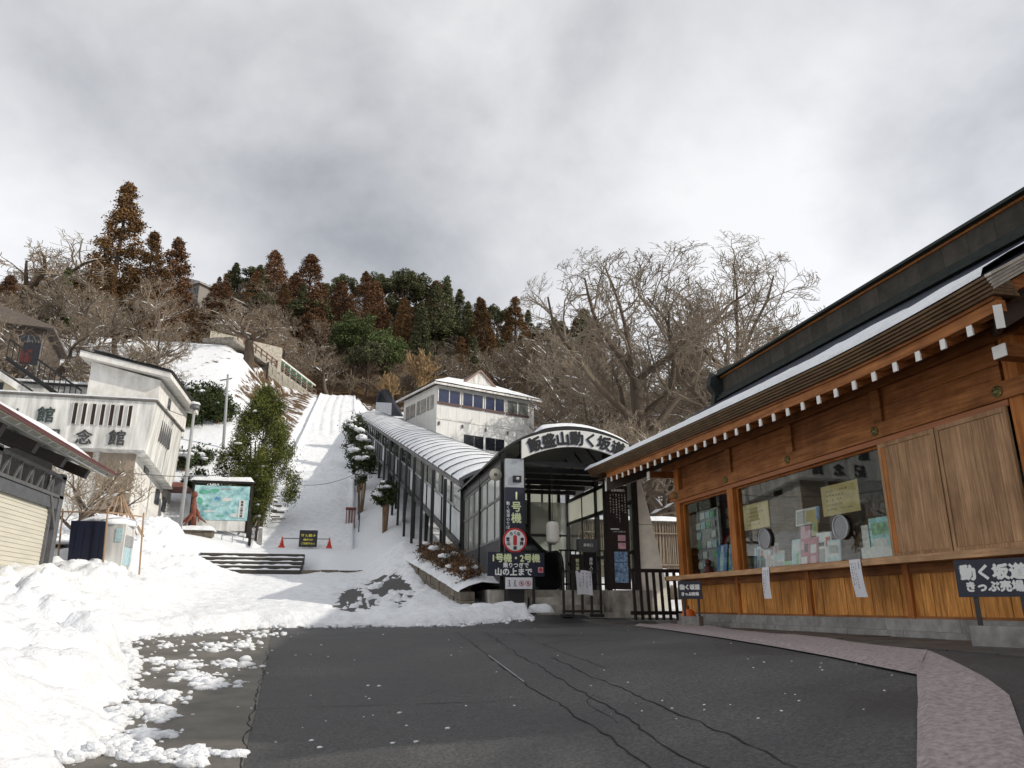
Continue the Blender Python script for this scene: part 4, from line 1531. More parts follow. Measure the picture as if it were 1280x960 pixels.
mat_strip([(793, 783), (909, 800), (1027, 821), (1148, 846)], [(841, 780.5), (954, 792), (1055, 803), (1100, 809), (1162, 815)], 'rubber_mat', 'long narrow pinkish grey mat along the pavement edge below the office')
mat_strip([(1146, 842), (1148, 880), (1147, 920), (1146, 975)], [(1158, 814), (1237, 853), (1262, 872), (1284, 935), (1292, 975)], 'rubber_mat', 'wide pinkish grey mat in the near right corner sloping to the road', 30)

# ================================================================== ESCALATOR ENTRANCE PAVILION
PX0, PX1 = 4.40, 8.55           # left and right wall
PY0, PY1 = 20.8, 27.7           # front and back
ZF = 2.02                       # floor
ARC_C, ARC_HALF, ARC_SPRING, ARC_RISE = 6.48, 2.30, 5.78, 0.86


def arc_z(x, rise=ARC_RISE, half=ARC_HALF):
    """segmental arch"""
    Rr = (half * half + rise * rise) / (2 * rise)
    d = min(abs(x - ARC_C), half)
    return ARC_SPRING + math.sqrt(Rr * Rr - d * d) - (Rr - rise)


pv = thing('entrance_pavilion', (6.5, 24, 1.3), 'black steel escalator entrance pavilion with arched roof and white name board', 'building')
# concrete base and steps
MB().box(4.0, 8.95, PY0 + 0.001, PY1, 0.9, ZF).build('floor_slab', CONCRETE, pv)
MB().box(7.30, 8.35, 19.75, PY0, 0.8, ZF - 0.02).build('side_block', CONCRETE, pv)
for k, (x0, x1) in enumerate(((5.08, 7.25), (5.10, 7.02), (5.12, 6.98))):
    MB().box(x0, x1 if k else 7.29, 19.55 + 0.40 * k, PY0 - 0.001, 1.0, 1.42 + 0.20 * k).build('step', CONCRETE, pv)
MB().box(4.0, 5.05, 20.55, PY0, 0.9, ZF - 0.03).build('foot_wall', CONCRETE, pv)
# steel posts
for (x, y) in ((PX0, PY0 + 0.06), (PX0, PY1), (8.42, PY0 + 0.06), (8.42, PY1), (PX0, 24.3), (8.42, 24.3), (5.0, PY0 + 0.1), (7.55, PY0 + 0.1)):
    zt = arc_z(x) - 0.06
    MB().box(x - 0.07, x + 0.07, y - 0.07, y + 0.07, ZF, zt).build('post', BLACK, pv)
# left wall: railing slats below, two rows of windows above
lw = MB().box(PX0 - 0.03, PX0 + 0.03, PY0 + 0.14, PY1 - 0.08, 3.40, 3.47).build('wall_rail', GREY_PAINT, pv)
for z in (2.12, 4.55, 5.35):
    MB().box(PX0 - 0.03, PX0 + 0.03, PY0 + 0.14, PY1 - 0.08, z, z + 0.08).build('wall_rail', GREY_PAINT, pv)
sl = meshof(MB().box(-0.02, 0.02, -0.022, 0.022, 0, 1.19), 'slat', GREY_PAINT)
for k in range(46):
    inst('slat', sl, pv, (PX0 - 0.005, PY0 + 0.25 + k * 0.145, 2.204))
MB().box(PX0 + 0.03, PX0 + 0.04, PY0 + 0.15, PY1 - 0.1, 2.05, 3.40).build('back_panel', M('dark_panel', (0.02, 0.022, 0.026), 0.5, 0.2), pv)
yb = [PY0 + 0.15, 21.9, 23.1, 24.3, 25.5, 26.6, PY1 - 0.08]
for a, b in zip(yb[:-1], yb[1:]):
    for (z0, z1) in ((3.475, 4.545), (4.635, 5.345)):
        MB().box(PX0 - 0.004, PX0 + 0.004, a + 0.03, b - 0.03, z0, z1).build('window_pane', GLASS_HAZE, pv)
    MB().box(PX0 - 0.028, PX0 + 0.028, a - 0.03, a + 0.028, 3.475, 5.345).build('mullion', GREY_PAINT, pv)
MB().box(PX0 - 0.06, PX0 + 0.06, PY0 + 0.05, PY1, 5.435, 5.72).build('eave_beam', BLACK, pv)
# right wall
for z in (3.05, 4.52, 5.38):
    MB().box(8.39, 8.45, PY0 + 0.14, PY1 - 0.08, z, z + 0.12).build('wall_rail', BLACK, pv)
yb = [PY0 + 0.15, 22.4, 24.3, 25.9, PY1 - 0.08]
for a, b in zip(yb[:-1], yb[1:]):
    for (z0, z1) in ((2.3, 3.04), (3.18, 4.51), (4.65, 5.375)):
        MB().box(8.416, 8.424, a + 0.03, b - 0.03, z0, z1).build('window_pane', GLASS_HAZE if z0 > 4 else GLASS, pv)
    MB().box(8.395, 8.445, a - 0.03, a + 0.03, 2.1, 5.375).build('mullion', BLACK, pv)
# back wall posts and panes around the escalator mouth
for x in (5.2, 6.9, 7.7):
    MB().box(x - 0.04, x + 0.04, PY1 - 0.05, PY1 + 0.03, ZF, 6.1).build('back_post', BLACK, pv)
for (a, b) in ((6.95, 7.65), (7.75, 8.34)):
    for (z0, z1) in ((2.6, 4.1), (4.2, 5.4)):
        MB().box(a, b, PY1 - 0.02, PY1 - 0.01, z0, z1).build('window_pane', GLASS_HAZE, pv)
    MB().box(a - 0.04, b + 0.04, PY1 - 0.04, PY1 + 0.02, 4.11, 4.19).build('wall_rail', BLACK, pv)
# roof
xs = np.linspace(ARC_C - ARC_HALF, ARC_C + ARC_HALF, 25)
mb = MB()
rows = []
for yy, off in ((PY0 - 0.35, 0.0), (PY1 + 0.3, 0.0)):
    rows.append([(x, yy, arc_z(x)) for x in xs] + [(x, yy, arc_z(x) - 0.07) for x in reversed(xs)] + [(xs[0], yy, arc_z(xs[0]))])
mb.grid(rows)
n = len(rows[0]) - 1
mb.f.append(tuple(range(n)))
mb.f.append(tuple(reversed(range(n + 1, 2 * n + 1))))
proof = mb.build('roof', BLACK, pv)
for yy in np.arange(PY0 + 0.3, PY1, 1.1):
    MB().box(PX0 + 0.05, 8.40, yy - 0.04, yy + 0.04, 5.55, 5.70).build('ceiling_beam', BLACK, proof)
    for s, xx in ((1, 5.0), (-1, 7.95)):
        MB().bar((xx, yy, 5.72), (xx + s * 0.6, yy, arc_z(xx + s * 0.6) - 0.09), 0.05).build('brace', BLACK, proof)
# snow on the roof, thicker to the right
rows = []
for yy in np.linspace(PY0 - 0.30, PY1 + 0.3, 22):
    r = []
    for x in np.linspace(5.35, ARC_C + ARC_HALF - 0.02, 26):
        e = min((x - 5.35) / 0.25, (8.78 - x) / 0.12, 1)
        f = min(1, (yy - PY0 + 0.32) / 0.12)
        r.append((x, yy, arc_z(x) + 0.005 + max(0, min(e, 1)) ** 0.5 * f * (0.13 + 0.12 * float(fbm(x * 1.5, yy * 1.2, 101)))))
    rows.append(r)
MB().grid(rows).build('snow', SNOW, proof, smooth=True)
# arched white name board
mb = MB()
N = 28
bx0, bx1 = 4.86, 8.12


def board_z(x, lowr):
    t = (x - 6.49) / 1.63
    return (6.52 - 0.36 * t * t) if not lowr else (6.03 - 0.42 * t * t)


fr = []
for i in range(N + 1):
    x = bx0 + (bx1 - bx0) * i / N
    fr.append(((x, PY0 - 0.46, board_z(x, True)), (x, PY0 - 0.46, board_z(x, False)), (x, PY0 - 0.36, board_z(x, False)), (x, PY0 - 0.36, board_z(x, True))))
mb.grid([list(f) + [f[0]] for f in fr])
mb.f.append((0, 1, 2, 3))
mb.f.append(tuple((N * 5) + k for k in (3, 2, 1, 0)))
nb_ = mb.build('name_board', WHITE_PAINT, pv)
chars = '飯盛山動く坂道'
for i, ch in enumerate(chars):
    x = 5.24 + (7.76 - 5.24) * i / 6
    t = (x - 6.49) / 1.63
    zc = (board_z(x, True) + board_z(x, False)) / 2
    lettering(ch, 0.43, M('letter_shadow', (0.35, 0.38, 0.45), 0.6, 0.05), nb_, (x - 0.035, PY0 - 0.463, zc - 0.025), '-y', 0.022, tilt=-0.42 * t, name='letter_shadow', depth=0.001)
    lettering(ch, 0.43, INK, nb_, (x, PY0 - 0.470, zc), '-y', 0.024, tilt=-0.42 * t, name='letter', depth=0.004)
# escalator inside: two balustrades with handrails, running up and back
es = thing('escalator', (5.8, 22, 2.0), 'black escalator with rounded balustrade end rising inside the pavilion', 'escalator')
for x in (5.05, 6.30):
    mb = MB()
    prof = []
    cx, cz, rr_ = 22.0, 2.62, 0.52
    for k in range(9):
        a = -math.pi / 2 - k * math.pi / 8
        prof.append((cx + rr_ * math.cos(a), cz + rr_ * math.sin(a)))
    prof += [(22.9, 3.16), (23.6, 3.30), (28.5, 4.90), (28.5, 2.4), (24.0, 2.04), (22.4, 2.04)]
    mb.prism([(x - 0.09, y, z) for y, z in prof], (0.18, 0, 0))
    mb.build('balustrade', M('balustrade_black', (0.012, 0.012, 0.013), 0.22, 0.2), es)
    hr = [(x, y, z + 0.0) for y, z in [(22.4, 2.10)] + prof[:12]]
    MB().tube(hr, 0.055, 8).build('handrail', BLACK, es)
for k in range(16):
    y0 = 22.2 + k * 0.38
    zz = ZF + 0.03 + max(0, k - 3) * 0.13
    MB().box(5.15, 6.20, y0, y0 + 0.37, zz - 0.3, zz).build('escalator_step', GREY_PAINT, es)
# white battered wall on the right of the pavilion
bw = thing('battered_wall', (8.9, 21.5, 1.3), 'white sloping buttress wall leaning against the right side of the pavilion', 'wall')
mb = MB()
pr = [(8.50, 1.2), (9.42, 1.2), (9.34, 2.0), (9.18, 3.0), (8.92, 4.2), (8.62, 5.5), (8.50, 5.6)]
mb.prism([(x, 20.95, z) for x, z in pr], (0, 0.55, 0))
mb.build('wall_body', M('white_plaster', (0.80, 0.77, 0.68), 0.8, 0.22, 1.6, 0.15, 20), bw)
for z in (2.6, 3.9):
    xx = float(np.interp(z, [1.2, 2, 3, 4.2, 5.5], [9.42, 9.34, 9.18, 8.92, 8.62]))
    MB().box(8.52, xx + 0.004, 20.944, 20.95, z, z + 0.012).build('joint', GREY_PAINT, bw)

# left pylon with the tall navy sign, silver head and round badge
py = thing('pylon_sign', (4.66, 20.45, 1.4), 'tall navy number sign with silver head and round red badge on the left front post', 'sign')
MB().box(4.40, 4.94, 20.46, 20.62, 3.02, 4.80).build('panel', NAVY, py)
MB().box(4.40, 4.94, 20.46, 20.62, 4.803, 5.62).build('head', STEEL, py)
MB().box(4.40, 4.94, 20.47, 20.62, 1.4, 3.015).build('shaft', BLACK, py)
MB().box(4.62, 4.86, 20.40, 20.458, 4.95, 5.13).build('camera_box', BLACK, py)
MB().lathe((4.74, 20.398, 5.04), [(0.05, 0), (0.045, 0.03), (0.03, 0.035)], 12, 'y').build('camera_lens', STEEL, py)
lettering('1号機', 0.30, LETTER_YELLOW, py, (4.72, 20.452, 4.24), '-y', 0.010, True)
lettering('動く坂道のりば', 0.105, LETTER_WHITE, py, (4.485, 20.452, 4.02), '-y', 0.002, True)
bd = MB().lathe((4.67, 20.44, 3.33), [(0.34, 0), (0.34, 0.03)], 36, 'y').build('badge', RED, py)
MB().lathe((4.67, 20.412, 3.33), [(0.285, 0), (0.285, 0.006)], 36, 'y').build('badge_face', LETTER_WHITE, bd)
lettering('1', 0.36, RED, bd, (4.67, 20.40, 3.33), '-y', 0.02, sx=1.5, name='badge_numeral')
for ch, a in (('ら', 120), ('く', 90), ('な', 60), ('登', 172), ('山', 205), ('参', 8), ('拝', -25), ('楽', -90)):
    lettering(ch, 0.11, NAVY, bd, (4.67 + 0.205 * math.cos(R(a)), 20.40, 3.33 + 0.205 * math.sin(R(a))), '-y', 0.005, name='badge_letter')
# wide direction sign on two legs in front
ds = thing('direction_sign', (4.63, 20.2, 1.3), 'wide black sign on two posts pointing to both escalators', 'sign')
MB().box(3.86, 5.44, 20.18, 20.24, 2.36, 2.99).build('panel', NAVY, ds)
for x in (4.42, 5.16):
    MB().box(x - 0.035, x + 0.035, 20.25, 20.32, 1.25, 2.95).build('leg', BLACK, ds)
lettering('1号機・2号機', 0.235, LETTER_YELLOW, ds, (4.66, 20.173, 2.84), '-y', 0.010, spacing=0.93)
lettering('乗りつぎで', 0.145, LETTER_WHITE, ds, (4.64, 20.173, 2.65), '-y', 0.006)
lettering('山の上まで', 0.21, LETTER_WHITE, ds, (4.58, 20.173, 2.475), '-y', 0.010)
MB().box(5.26, 5.40, 20.168, 20.179, 2.46, 2.60).build('seal', PALEPINK, ds)
lettering('楽', 0.11, RED, ds, (5.33, 20.163, 2.53), '-y', 0.006, name='seal_mark')
# pictogram panel
pp = MB().box(4.36, 5.10, 20.19, 20.22, 2.03, 2.33).build('pictogram_panel', PAPER, ds)
mb = MB()
for cx, k in ((4.46, 0), (4.62, 1)):
    mb.lathe((cx, 20.186, 2.24), [(0.018, 0), (0.018, 0.003)], 10, 'y')
    mb.bar((cx, 20.184, 2.21), (cx - 0.02 * k, 20.184, 2.14), 0.022, 0.004, (0, 1, 0))
    mb.bar((cx, 20.184, 2.14), (cx + 0.04, 20.184, 2.10), 0.014, 0.004, (0, 1, 0))
    mb.bar((cx - 0.045, 20.184, 2.10), (cx + 0.03, 20.184, 2.105), 0.012, 0.004, (0, 1, 0))
mb.build('pictogram', INK, pp)
for cx in (4.80, 4.98):
    mb = MB()
    mb.tube([(cx + 0.065 * math.cos(2 * math.pi * k / 20), 20.185, 2.175 + 0.065 * math.sin(2 * math.pi * k / 20)) for k in range(21)], 0.007, 4, False)
    mb.bar((cx - 0.045, 20.184, 2.22), (cx + 0.045, 20.184, 2.13), 0.01, 0.004, (0, 1, 0))
    mb.build('prohibition_ring', RED, pp)
    MB().box(cx - 0.02, cx + 0.02, 20.186, 20.189, 2.15, 2.20).build('pictogram', INK, pp)
# horn loudspeaker
hs_ = thing('horn_speaker', (4.2, 21.0, 5.0), 'cream horn loudspeaker on the pavilion corner', 'speaker')
MB().lathe((4.15, 20.62, 5.17), [(0.03, -0.28), (0.06, -0.2), (0.09, -0.1), (0.17, 0.0), (0.18, 0.02)], 18, 'y').build('horn', M('speaker_cream', (0.58, 0.54, 0.44), 0.5, 0.05), hs_, smooth=True)
MB().lathe((4.15, 20.62, 5.17), [(0.06, 0.0), (0.055, 0.03), (0.02, 0.04)], 12, 'y').build('driver_cap', GREY_PAINT, hs_)
MB().bar((4.15, 20.85, 5.17), (4.38, 20.87, 5.17), 0.04).build('bracket', GREY_PAINT, hs_)
# paper lantern
la = thing('paper_lantern', (6.05, 21.1, 3.0), 'white paper lantern hanging before the escalator', 'lantern')
prof = [(0.07, 0), (0.15, 0.03)] + [(0.19 + 0.008 * ((-1) ** k), 0.07 + k * 0.052) for k in range(10)] + [(0.15, 0.61), (0.07, 0.64)]
MB().lathe((5.92, 21.0, 3.30), prof, 20).build('shade', LANTERN, la, smooth=True)
for z in (3.28, 3.935):
    MB().lathe((5.92, 21.0, z), [(0.085, 0), (0.085, 0.025)], 16).build('ring', BLACK, la)
MB().tube([(5.92, 21.0, 3.95), (5.92, 21.0, 5.62)], 0.008, 5).build('cord', BLACK, la)
# tall information board at the right front
ib = thing('information_board', (7.8, 20.55, 2.0), 'tall black board with white vertical writing and blue posters at the right front', 'board')
MB().box(7.44, 8.10, 20.60, 20.68, 2.04, 4.98).build('panel', BLACK_BROWN, ib)
lettering('乗車券案内', 0.085, LETTER_WHITE, ib, (7.80, 20.595, 4.84), '-y', 0.004)
mb = MB()
print_rows(mb, 7.52, 8.06, 3.80, 4.74, 6, lambda u, v: (u, 20.594, v), 5, 0.6, True)
tag(mb.build('print', LETTER_WHITE, ib), kind='stuff')
MB().add([(7.54, 20.594, 3.70), (7.80, 20.594, 3.70), (7.80, 20.594, 3.735), (7.54, 20.594, 3.735)], [(0, 1, 2, 3)]).build('print', LETTER_WHITE, ib)
mb = MB()
print_rows(mb, 7.60, 8.04, 3.61, 3.67, 1, lambda u, v: (u, 20.594, v), 6, 0.9)
tag(mb.build('print', LETTER_WHITE, ib), kind='stuff')
for (x0, x1, z0, z1, m_) in ((7.75, 7.98, 3.38, 3.55, PALEPINK), (7.75, 7.98, 3.16, 3.33, PALEPINK), (7.62, 8.02, 2.80, 3.08, BLUE_POSTER), (7.62, 8.02, 2.22, 2.78, BLUE_POSTER)):
    MB().box(x0, x1, 20.585, 20.594, z0, z1).build('poster', m_, ib)
MB().box(7.36, 7.435, 20.60, 20.70, 2.04, 4.98).build('side_post', BLACK, ib)
# ticket boxes inside the entrance
tb = thing('ticket_box', (7.0, 21.6, ZF), 'black ticket collection stand with two vertical text plates inside the entrance', 'stand')
MB().box(6.62, 6.98, 21.5, 21.7, ZF, 3.05).build('plate', BLACK_BROWN, tb)
MB().box(7.05, 7.38, 21.5, 21.7, ZF, 3.12).build('plate', BLACK, tb)
MB().box(6.85, 7.42, 21.46, 21.72, 3.14, 3.50).build('head_box', GREY_PAINT, tb)
lettering('乗車口', 0.10, LETTER_WHITE, tb, (7.13, 21.455, 3.32), '-y', 0.004)
lettering('観光案内', 0.11, LETTER_YELLOW, tb, (6.80, 21.495, 2.70), '-y', 0.004, True)
lettering('乗降入口', 0.11, LETTER_WHITE, tb, (7.22, 21.495, 2.74), '-y', 0.004, True)
# inner railing
ir = thing('inner_railing', (7.0, 22.4, ZF), 'black barred railing behind the ticket stand', 'railing')
for z in (2.2, 3.2):
    MB().box(6.5, 8.3, 22.38, 22.42, z, z + 0.05).build('rail', BLACK, ir)
for k in range(12):
    MB().box(6.55 + k * 0.155, 6.58 + k * 0.155, 22.38, 22.42, 2.03, 3.25).build('bar', BLACK, ir)

# movable gate with a paper notice in front of the steps
gt = thing('barrier_gate', (6.2, 19.05, 1.2), 'dark brown movable barrier gate with a white paper standing before the steps', 'gate')
gx0, gx1, gyy = 5.62, 6.62, 19.0
g0 = Hf(6.1, gyy)
for k in range(5):
    x = gx0 + (gx1 - gx0) * k / 4
    MB().box(x - 0.028, x + 0.028, gyy - 0.025, gyy + 0.025, g0 + 0.09, 2.47 - 0.03 * (k not in (0, 4))).build('bar', BLACK_BROWN, gt)
for z in (g0 + 0.12, 2.42):
    MB().box(gx0 - 0.028, gx1 + 0.028, gyy - 0.03, gyy + 0.03, z, z + 0.06).build('rail', BLACK_BROWN, gt)
for x in (gx0 + 0.1, gx1 - 0.12):
    MB().box(x - 0.13, x + 0.13, gyy - 0.2, gyy + 0.2, g0 + 0.01, g0 + 0.085).build('foot', BLACK, gt)
nt_ = thing('paper_notice', (6.1, 18.95, 1.9), 'white paper notice with handwriting tied to the barrier gate', 'notice')
rows = [[(5.94 + 0.05 * (2.48 - z) + 0.42 * k / 4, 18.955 - 0.02 * math.sin(k * 1.3 + z * 4), z + 0.02 * math.sin(k)) for k in range(5)] for z in np.linspace(1.86, 2.46, 7)]
MB().grid(rows).build('sheet', PAPER, nt_)
mb = MB()
print_rows(mb, 5.98, 6.35, 1.93, 2.41, 4, lambda u, v: (u + 0.02, 18.928, v), 12, 0.5, True)
tag(mb.build('print', colm('print_pen', (0.05, 0.05, 0.12)), nt_), kind='stuff')


# black picket fence between pavilion and office
pf_ = thing('picket_fence', (7.8, 18.0, 1.25), 'black wooden picket fence between the pavilion and the ticket office', 'fence')
for k in range(8):
    x = 7.16 + k * 0.185
    MB().bar((x + 0.02, 18.05, 1.26), (x - 0.02, 18.05, 2.44), 0.085, 0.05).build('picket', BLACK_BROWN, pf_)
for z in (1.38, 2.40):
    MB().box(7.08, 8.55, 18.08, 18.14, z, z + 0.09).build('rail', BLACK_BROWN, pf_)
MB().box(7.7, 8.5, 17.9, 18.2, 1.0, 1.26).build('stone_foot', STONE, pf_)

# ================================================================== COVERED ESCALATOR GALLERY
GA = R(3.06)
g_r = Vector((math.cos(GA), math.sin(GA), 0))
g_f = Vector((-math.sin(GA), math.cos(GA), 0))
G0 = Vector((4.30, 27.75, 6.12))
GS, GL, GW = 0.2845, 61.0, 3.85


def gal(lx, t, dz):
    p = G0 + g_r * lx + g_f * t
    return (p.x, p.y, G0.z + GS * t + dz)


def gal_arc(lx, rise=0.62):
    h = GW / 2 + 0.12
    Rr = (h * h + rise * rise) / (2 * rise)
    d = lx - GW / 2
    return math.sqrt(max(0, Rr * Rr - d * d)) - (Rr - rise)


gy_ = thing('escalator_gallery', (6, 40, 5), 'long covered escalator gallery with ribbed arched snowy roof climbing the hill', 'gallery')
NR = 40
dt = GL / NR
lxs = [-0.12 + (GW + 0.24) * k / 16 for k in range(17)]
for i in range(NR):
    t0, t1 = i * dt + 0.045, (i + 1) * dt - 0.045
    # snow-laden panel: slightly proud between the ribs, slipped unevenly towards the eave
    rows = []
    for t in (t0, t0 + 0.06, (t0 + t1) / 2, t1 - 0.06, t1):
        e = 0.0 if t in (t0, t1) else 1.0
        r = []
        for k, lx in enumerate(lxs):
            sn = (0.05 + 0.03 * float(vnoise(i * 3.3, k * 0.5, 7))) * e
            if k < 1:
                sn *= 0.2
            r.append(gal(lx, t, gal_arc(lx) + sn))
        rows.append(r)
    MB().grid(rows).build('roof_panel', SNOW, gy_, smooth=True)
for i in range(NR + 1):
    t = i * dt
    rows = []
    for d in (-0.04, 0.04):
        rows.append([gal(lx, t + d, gal_arc(lx) + 0.085) for lx in lxs])
    mb = MB()
    a, b = rows
    lowr = [[gal(lx, t - 0.04, gal_arc(lx) - 0.05) for lx in lxs], [gal(lx, t + 0.04, gal_arc(lx) - 0.05) for lx in lxs]]
    mb.grid([lowr[0], a, b, lowr[1], lowr[0]])
    mb.build('roof_rib', M('rib_metal', (0.06, 0.065, 0.08), 0.5, 0.2), gy_)
# underside of the roof, eave beams, floor deck
rows = [[gal(lx, t, gal_arc(lx) - 0.06) for lx in lxs] for t in (0, GL)]
MB().grid(rows).build('roof_lining', GREY_PAINT, gy_)
for lx in (-0.02, GW + 0.02):
    MB().bar(gal(lx, 0, -0.12), gal(lx, GL, -0.12), 0.14, 0.22).build('eave_beam', GREY_PAINT, gy_)
    MB().bar(gal(lx, 0, -2.42), gal(lx, GL, -2.42), 0.14, 0.24).build('floor_beam', BLACK, gy_)
rows = [[gal(lx, t, -2.35) for lx in (0, GW)] for t in (0, GL)]
MB().grid(rows).build('deck', GREY_PAINT, gy_)
MB().tube([gal(-0.28, 0.0, -0.95), gal(-0.28, GL * 0.7, -0.95)], 0.045, 6).build('pipe', STEEL, gy_)
NP = 30
dp = GL / NP
PANEL_W = M('gallery_panel', (0.55, 0.57, 0.58), 0.6, 0.15, 2)
for s, lx in ((0, 0.0), (1, GW)):
    for i in range(NP + 1):
        t = i * dp
        MB().bar(gal(lx, t, -2.3), gal(lx, t, -0.2), 0.10, 0.10, (0, 1, 0)).build('post', BLACK, gy_)
        if i < NP:
            a, b = gal(lx, t + 0.06, 0), gal(lx, t + dp - 0.06, 0)

            def quad(z0, z1, th=0.01):
                A, B = Vector(a), Vector(b)
                return MB().prism([A + Vector((0, 0, z0)), B + Vector((0, 0, z0)), B + Vector((0, 0, z1)), A + Vector((0, 0, z1))], g_r * th)
            quad(-2.28, -1.25).build('side_panel', PANEL_W if (i < 5 or i % 4 == 2) else M('gallery_panel_dark', (0.05, 0.055, 0.065), 0.5, 0.2), gy_)
            quad(-1.2, -0.26).build('side_pane', GLASS_HAZE if i < 6 or i % 3 == 0 else GLASS, gy_)
    # legs down to the slope
    for i in range(0, NP + 1, 2):
        t = i * dp
        p = gal(lx, t, -2.45)
        g = Hf(p[0], p[1]) - 0.3
        if p[2] - g > 0.5:
            MB().bar((p[0], p[1], g), p, 0.14, 0.14, (0, 1, 0)).build('leg', BLACK, gy_)
            if i % 4 == 0 and p[2] - g > 0.9:
                q = gal(lx + (0.5 if s == 0 else -0.5), t + 2.4, -2.5)
                MB().bar((p[0], p[1], g + 0.2), q, 0.13, 0.13).build('raking_strut', BLACK, gy_)
# tall posts standing outside the left wall
for i in range(9):
    t = 1.2 + i * 2.9
    p = gal(-0.42, t, -0.1)
    g = Hf(p[0], p[1])
    MB().bar((p[0], p[1], g - 0.2), p, 0.13, 0.13, (0, 1, 0)).build('outer_post', BLACK, gy_)
# upper station roof end: dark arched hood beyond the gallery's top
uh = thing('upper_hood', (4.6, 96, 24), 'dark arched hood of the next escalator above the gallery end', 'building')
mb = MB()
rows = []
for k in range(13):
    a = math.pi * k / 12
    rows.append([(4.3 - 1.1 * math.cos(a), 96, 27.2 + 1.9 * math.sin(a)), (7.4 - 1.1 * math.cos(a), 106, 26.6 + 0.5 * math.sin(a))])
mb.grid(rows)
mb.build('hood', M('hood_dark', (0.02, 0.024, 0.04), 0.5, 0.2), uh)
MB().box(3.3, 5.3, 95.9, 97.5, 24.0, 27.2).build('front_wall', M('hood_wall', (0.30, 0.32, 0.36), 0.7, 0.2), uh)
MB().box(2.2, 9.0, 95.0, 99, 24.6, 25.0).build('flat_roof', GREY_PAINT, uh)
MB().box(2.2, 9.0, 95.0, 99, 25.004, 25.22).build('snow', SNOW, uh)
MB().box(6.0, 8.6, 95.3, 98, 21, 24.6).build('blue_wall', M('blue_wall', (0.06, 0.10, 0.22), 0.6, 0.2), uh)

# ================================================================== WHITE HOTEL-LIKE BUILDING beside the gallery
CB = thing('hillside_building', (8.8, 75, 15), 'white two-storey building with blue window band and snowy roof beside the gallery', 'building', rz=R(20.97))
L = dict(local=True)
CBW, CBD, ZB0 = 12.4, 8.0, 15.0


def cz(z):
    return z - ZB0


MB().box(0, CBW, 0, CBD, cz(14.0), cz(23.9)).build('wall', WHITE_SIDING, CB, **L)
# siding battens
for k in range(13):
    MB().box(0.45 + k * 0.95, 0.48 + k * 0.95, -0.012, 0, cz(16), cz(22.2)).build('siding_joint', GREY_PAINT if False else WHITE_WALL2, CB, **L)
MB().box(-0.02, CBW + 0.02, -0.05, 0, cz(20.22), cz(20.38)).build('string_course', WHITE_WALL2, CB, **L)
SILL = M('window_sill_red', (0.08, 0.03, 0.025), 0.6, 0.2)
BLUEWIN = M('blue_window', (0.016, 0.026, 0.075), 0.12, 0.3, 2.0, spec=0.7)
for (a, b) in ((0.1, 2.75), (3.05, 5.62), (5.9, 8.36), (8.7, 11.6)):
    w = MB().box(a, b, -0.06, -0.015, cz(22.1), cz(23.5)).build('window', BLUEWIN if b < 10 else M('hall_window', (0.10, 0.11, 0.10), 0.2, 0.5, 1.2), CB, **L)
    for x in (a, (a + b) / 2, b):
        MB().box(x - 0.05, x + 0.05, -0.09, -0.061, cz(22.1), cz(23.5)).build('frame', WHITE_WALL, w, **L)
    MB().box(a - 0.05, b + 0.05, -0.16, -0.061, cz(21.86), cz(22.08)).build('sill', SILL, w, **L)
for (a, b) in ((3.34, 5.72), (6.02, 8.38)):
    w = MB().box(a, b, -0.06, -0.015, cz(17.6), cz(18.95)).build('window', GLASS_DARK, CB, **L)
    MB().box((a + b) / 2 - 0.05, (a + b) / 2 + 0.05, -0.09, -0.061, cz(17.6), cz(18.95)).build('frame', GREY_PAINT, w, **L)
for x in (0.3, 3.1, 6.0, 8.8):
    MB().tube([(x, -0.01, cz(19.9)), (x, -0.10, cz(19.9)), (x, -0.10, cz(19.6))], 0.10, 8).build('vent_hood', GREY_PAINT, CB, **L)
# left face windows
for (a, b) in ((0.7, 2.2), (2.5, 4.6), (5.1, 7.3)):
    w = MB().box(-0.06, -0.015, a, b, cz(21.5), cz(23.0)).build('window', M('side_window', (0.25, 0.24, 0.22), 0.2, 0.5, 1.5), CB, **L)
    MB().box(-0.09, -0.061, (a + b) / 2 - 0.05, (a + b) / 2 + 0.05, cz(21.5), cz(23.0)).build('frame', WHITE_WALL, w, **L)
# roof: hipped, with snow and a small raised gable
mb = MB()
e, zt = 0.7, cz(24.0)
B_ = [(-e, -e, zt), (CBW + e, -e, zt), (CBW + e, CBD + e, zt), (-e, CBD + e, zt), (3.2, 3.4, zt + 2.0), (CBW - 3.2, 3.4, zt + 2.0)]
mb.add(B_, [(0, 1, 5, 4), (1, 2, 5), (2, 3, 4, 5), (3, 0, 4), (0, 3, 2, 1)])
croof = mb.build('roof', M('brown_roof', (0.10, 0.06, 0.045), 0.6, 0.2), CB, **L)
MB().box(-e - 0.02, CBW + e, -e - 0.02, -e + 0.12, zt - 0.22, zt - 0.02).build('fascia', WHITE_WALL2, croof, **L)
MB().box(-e - 0.02, -e + 0.12, -e + 0.13, CBD + e, zt - 0.22, zt - 0.02).build('fascia', WHITE_WALL2, croof, **L)
rows = []
for k in range(9):
    v = k / 8
    r = []
    for j in range(25):
        u = j / 24
        xa = -e + (3.2 + e) * v
        xb = CBW + e - (3.2 + e) * v
        y = -e + (3.4 + e) * v
        r.append((xa + (xb - xa) * u, y, zt + 2.0 * v + 0.05 + 0.26 * float(fbm(u * 7, v * 3, 111)) * (0.4 if k == 0 else 1)))
    rows.append(r)
MB().grid(rows).build('snow', SNOW, croof, smooth=True, **L)
rows = []
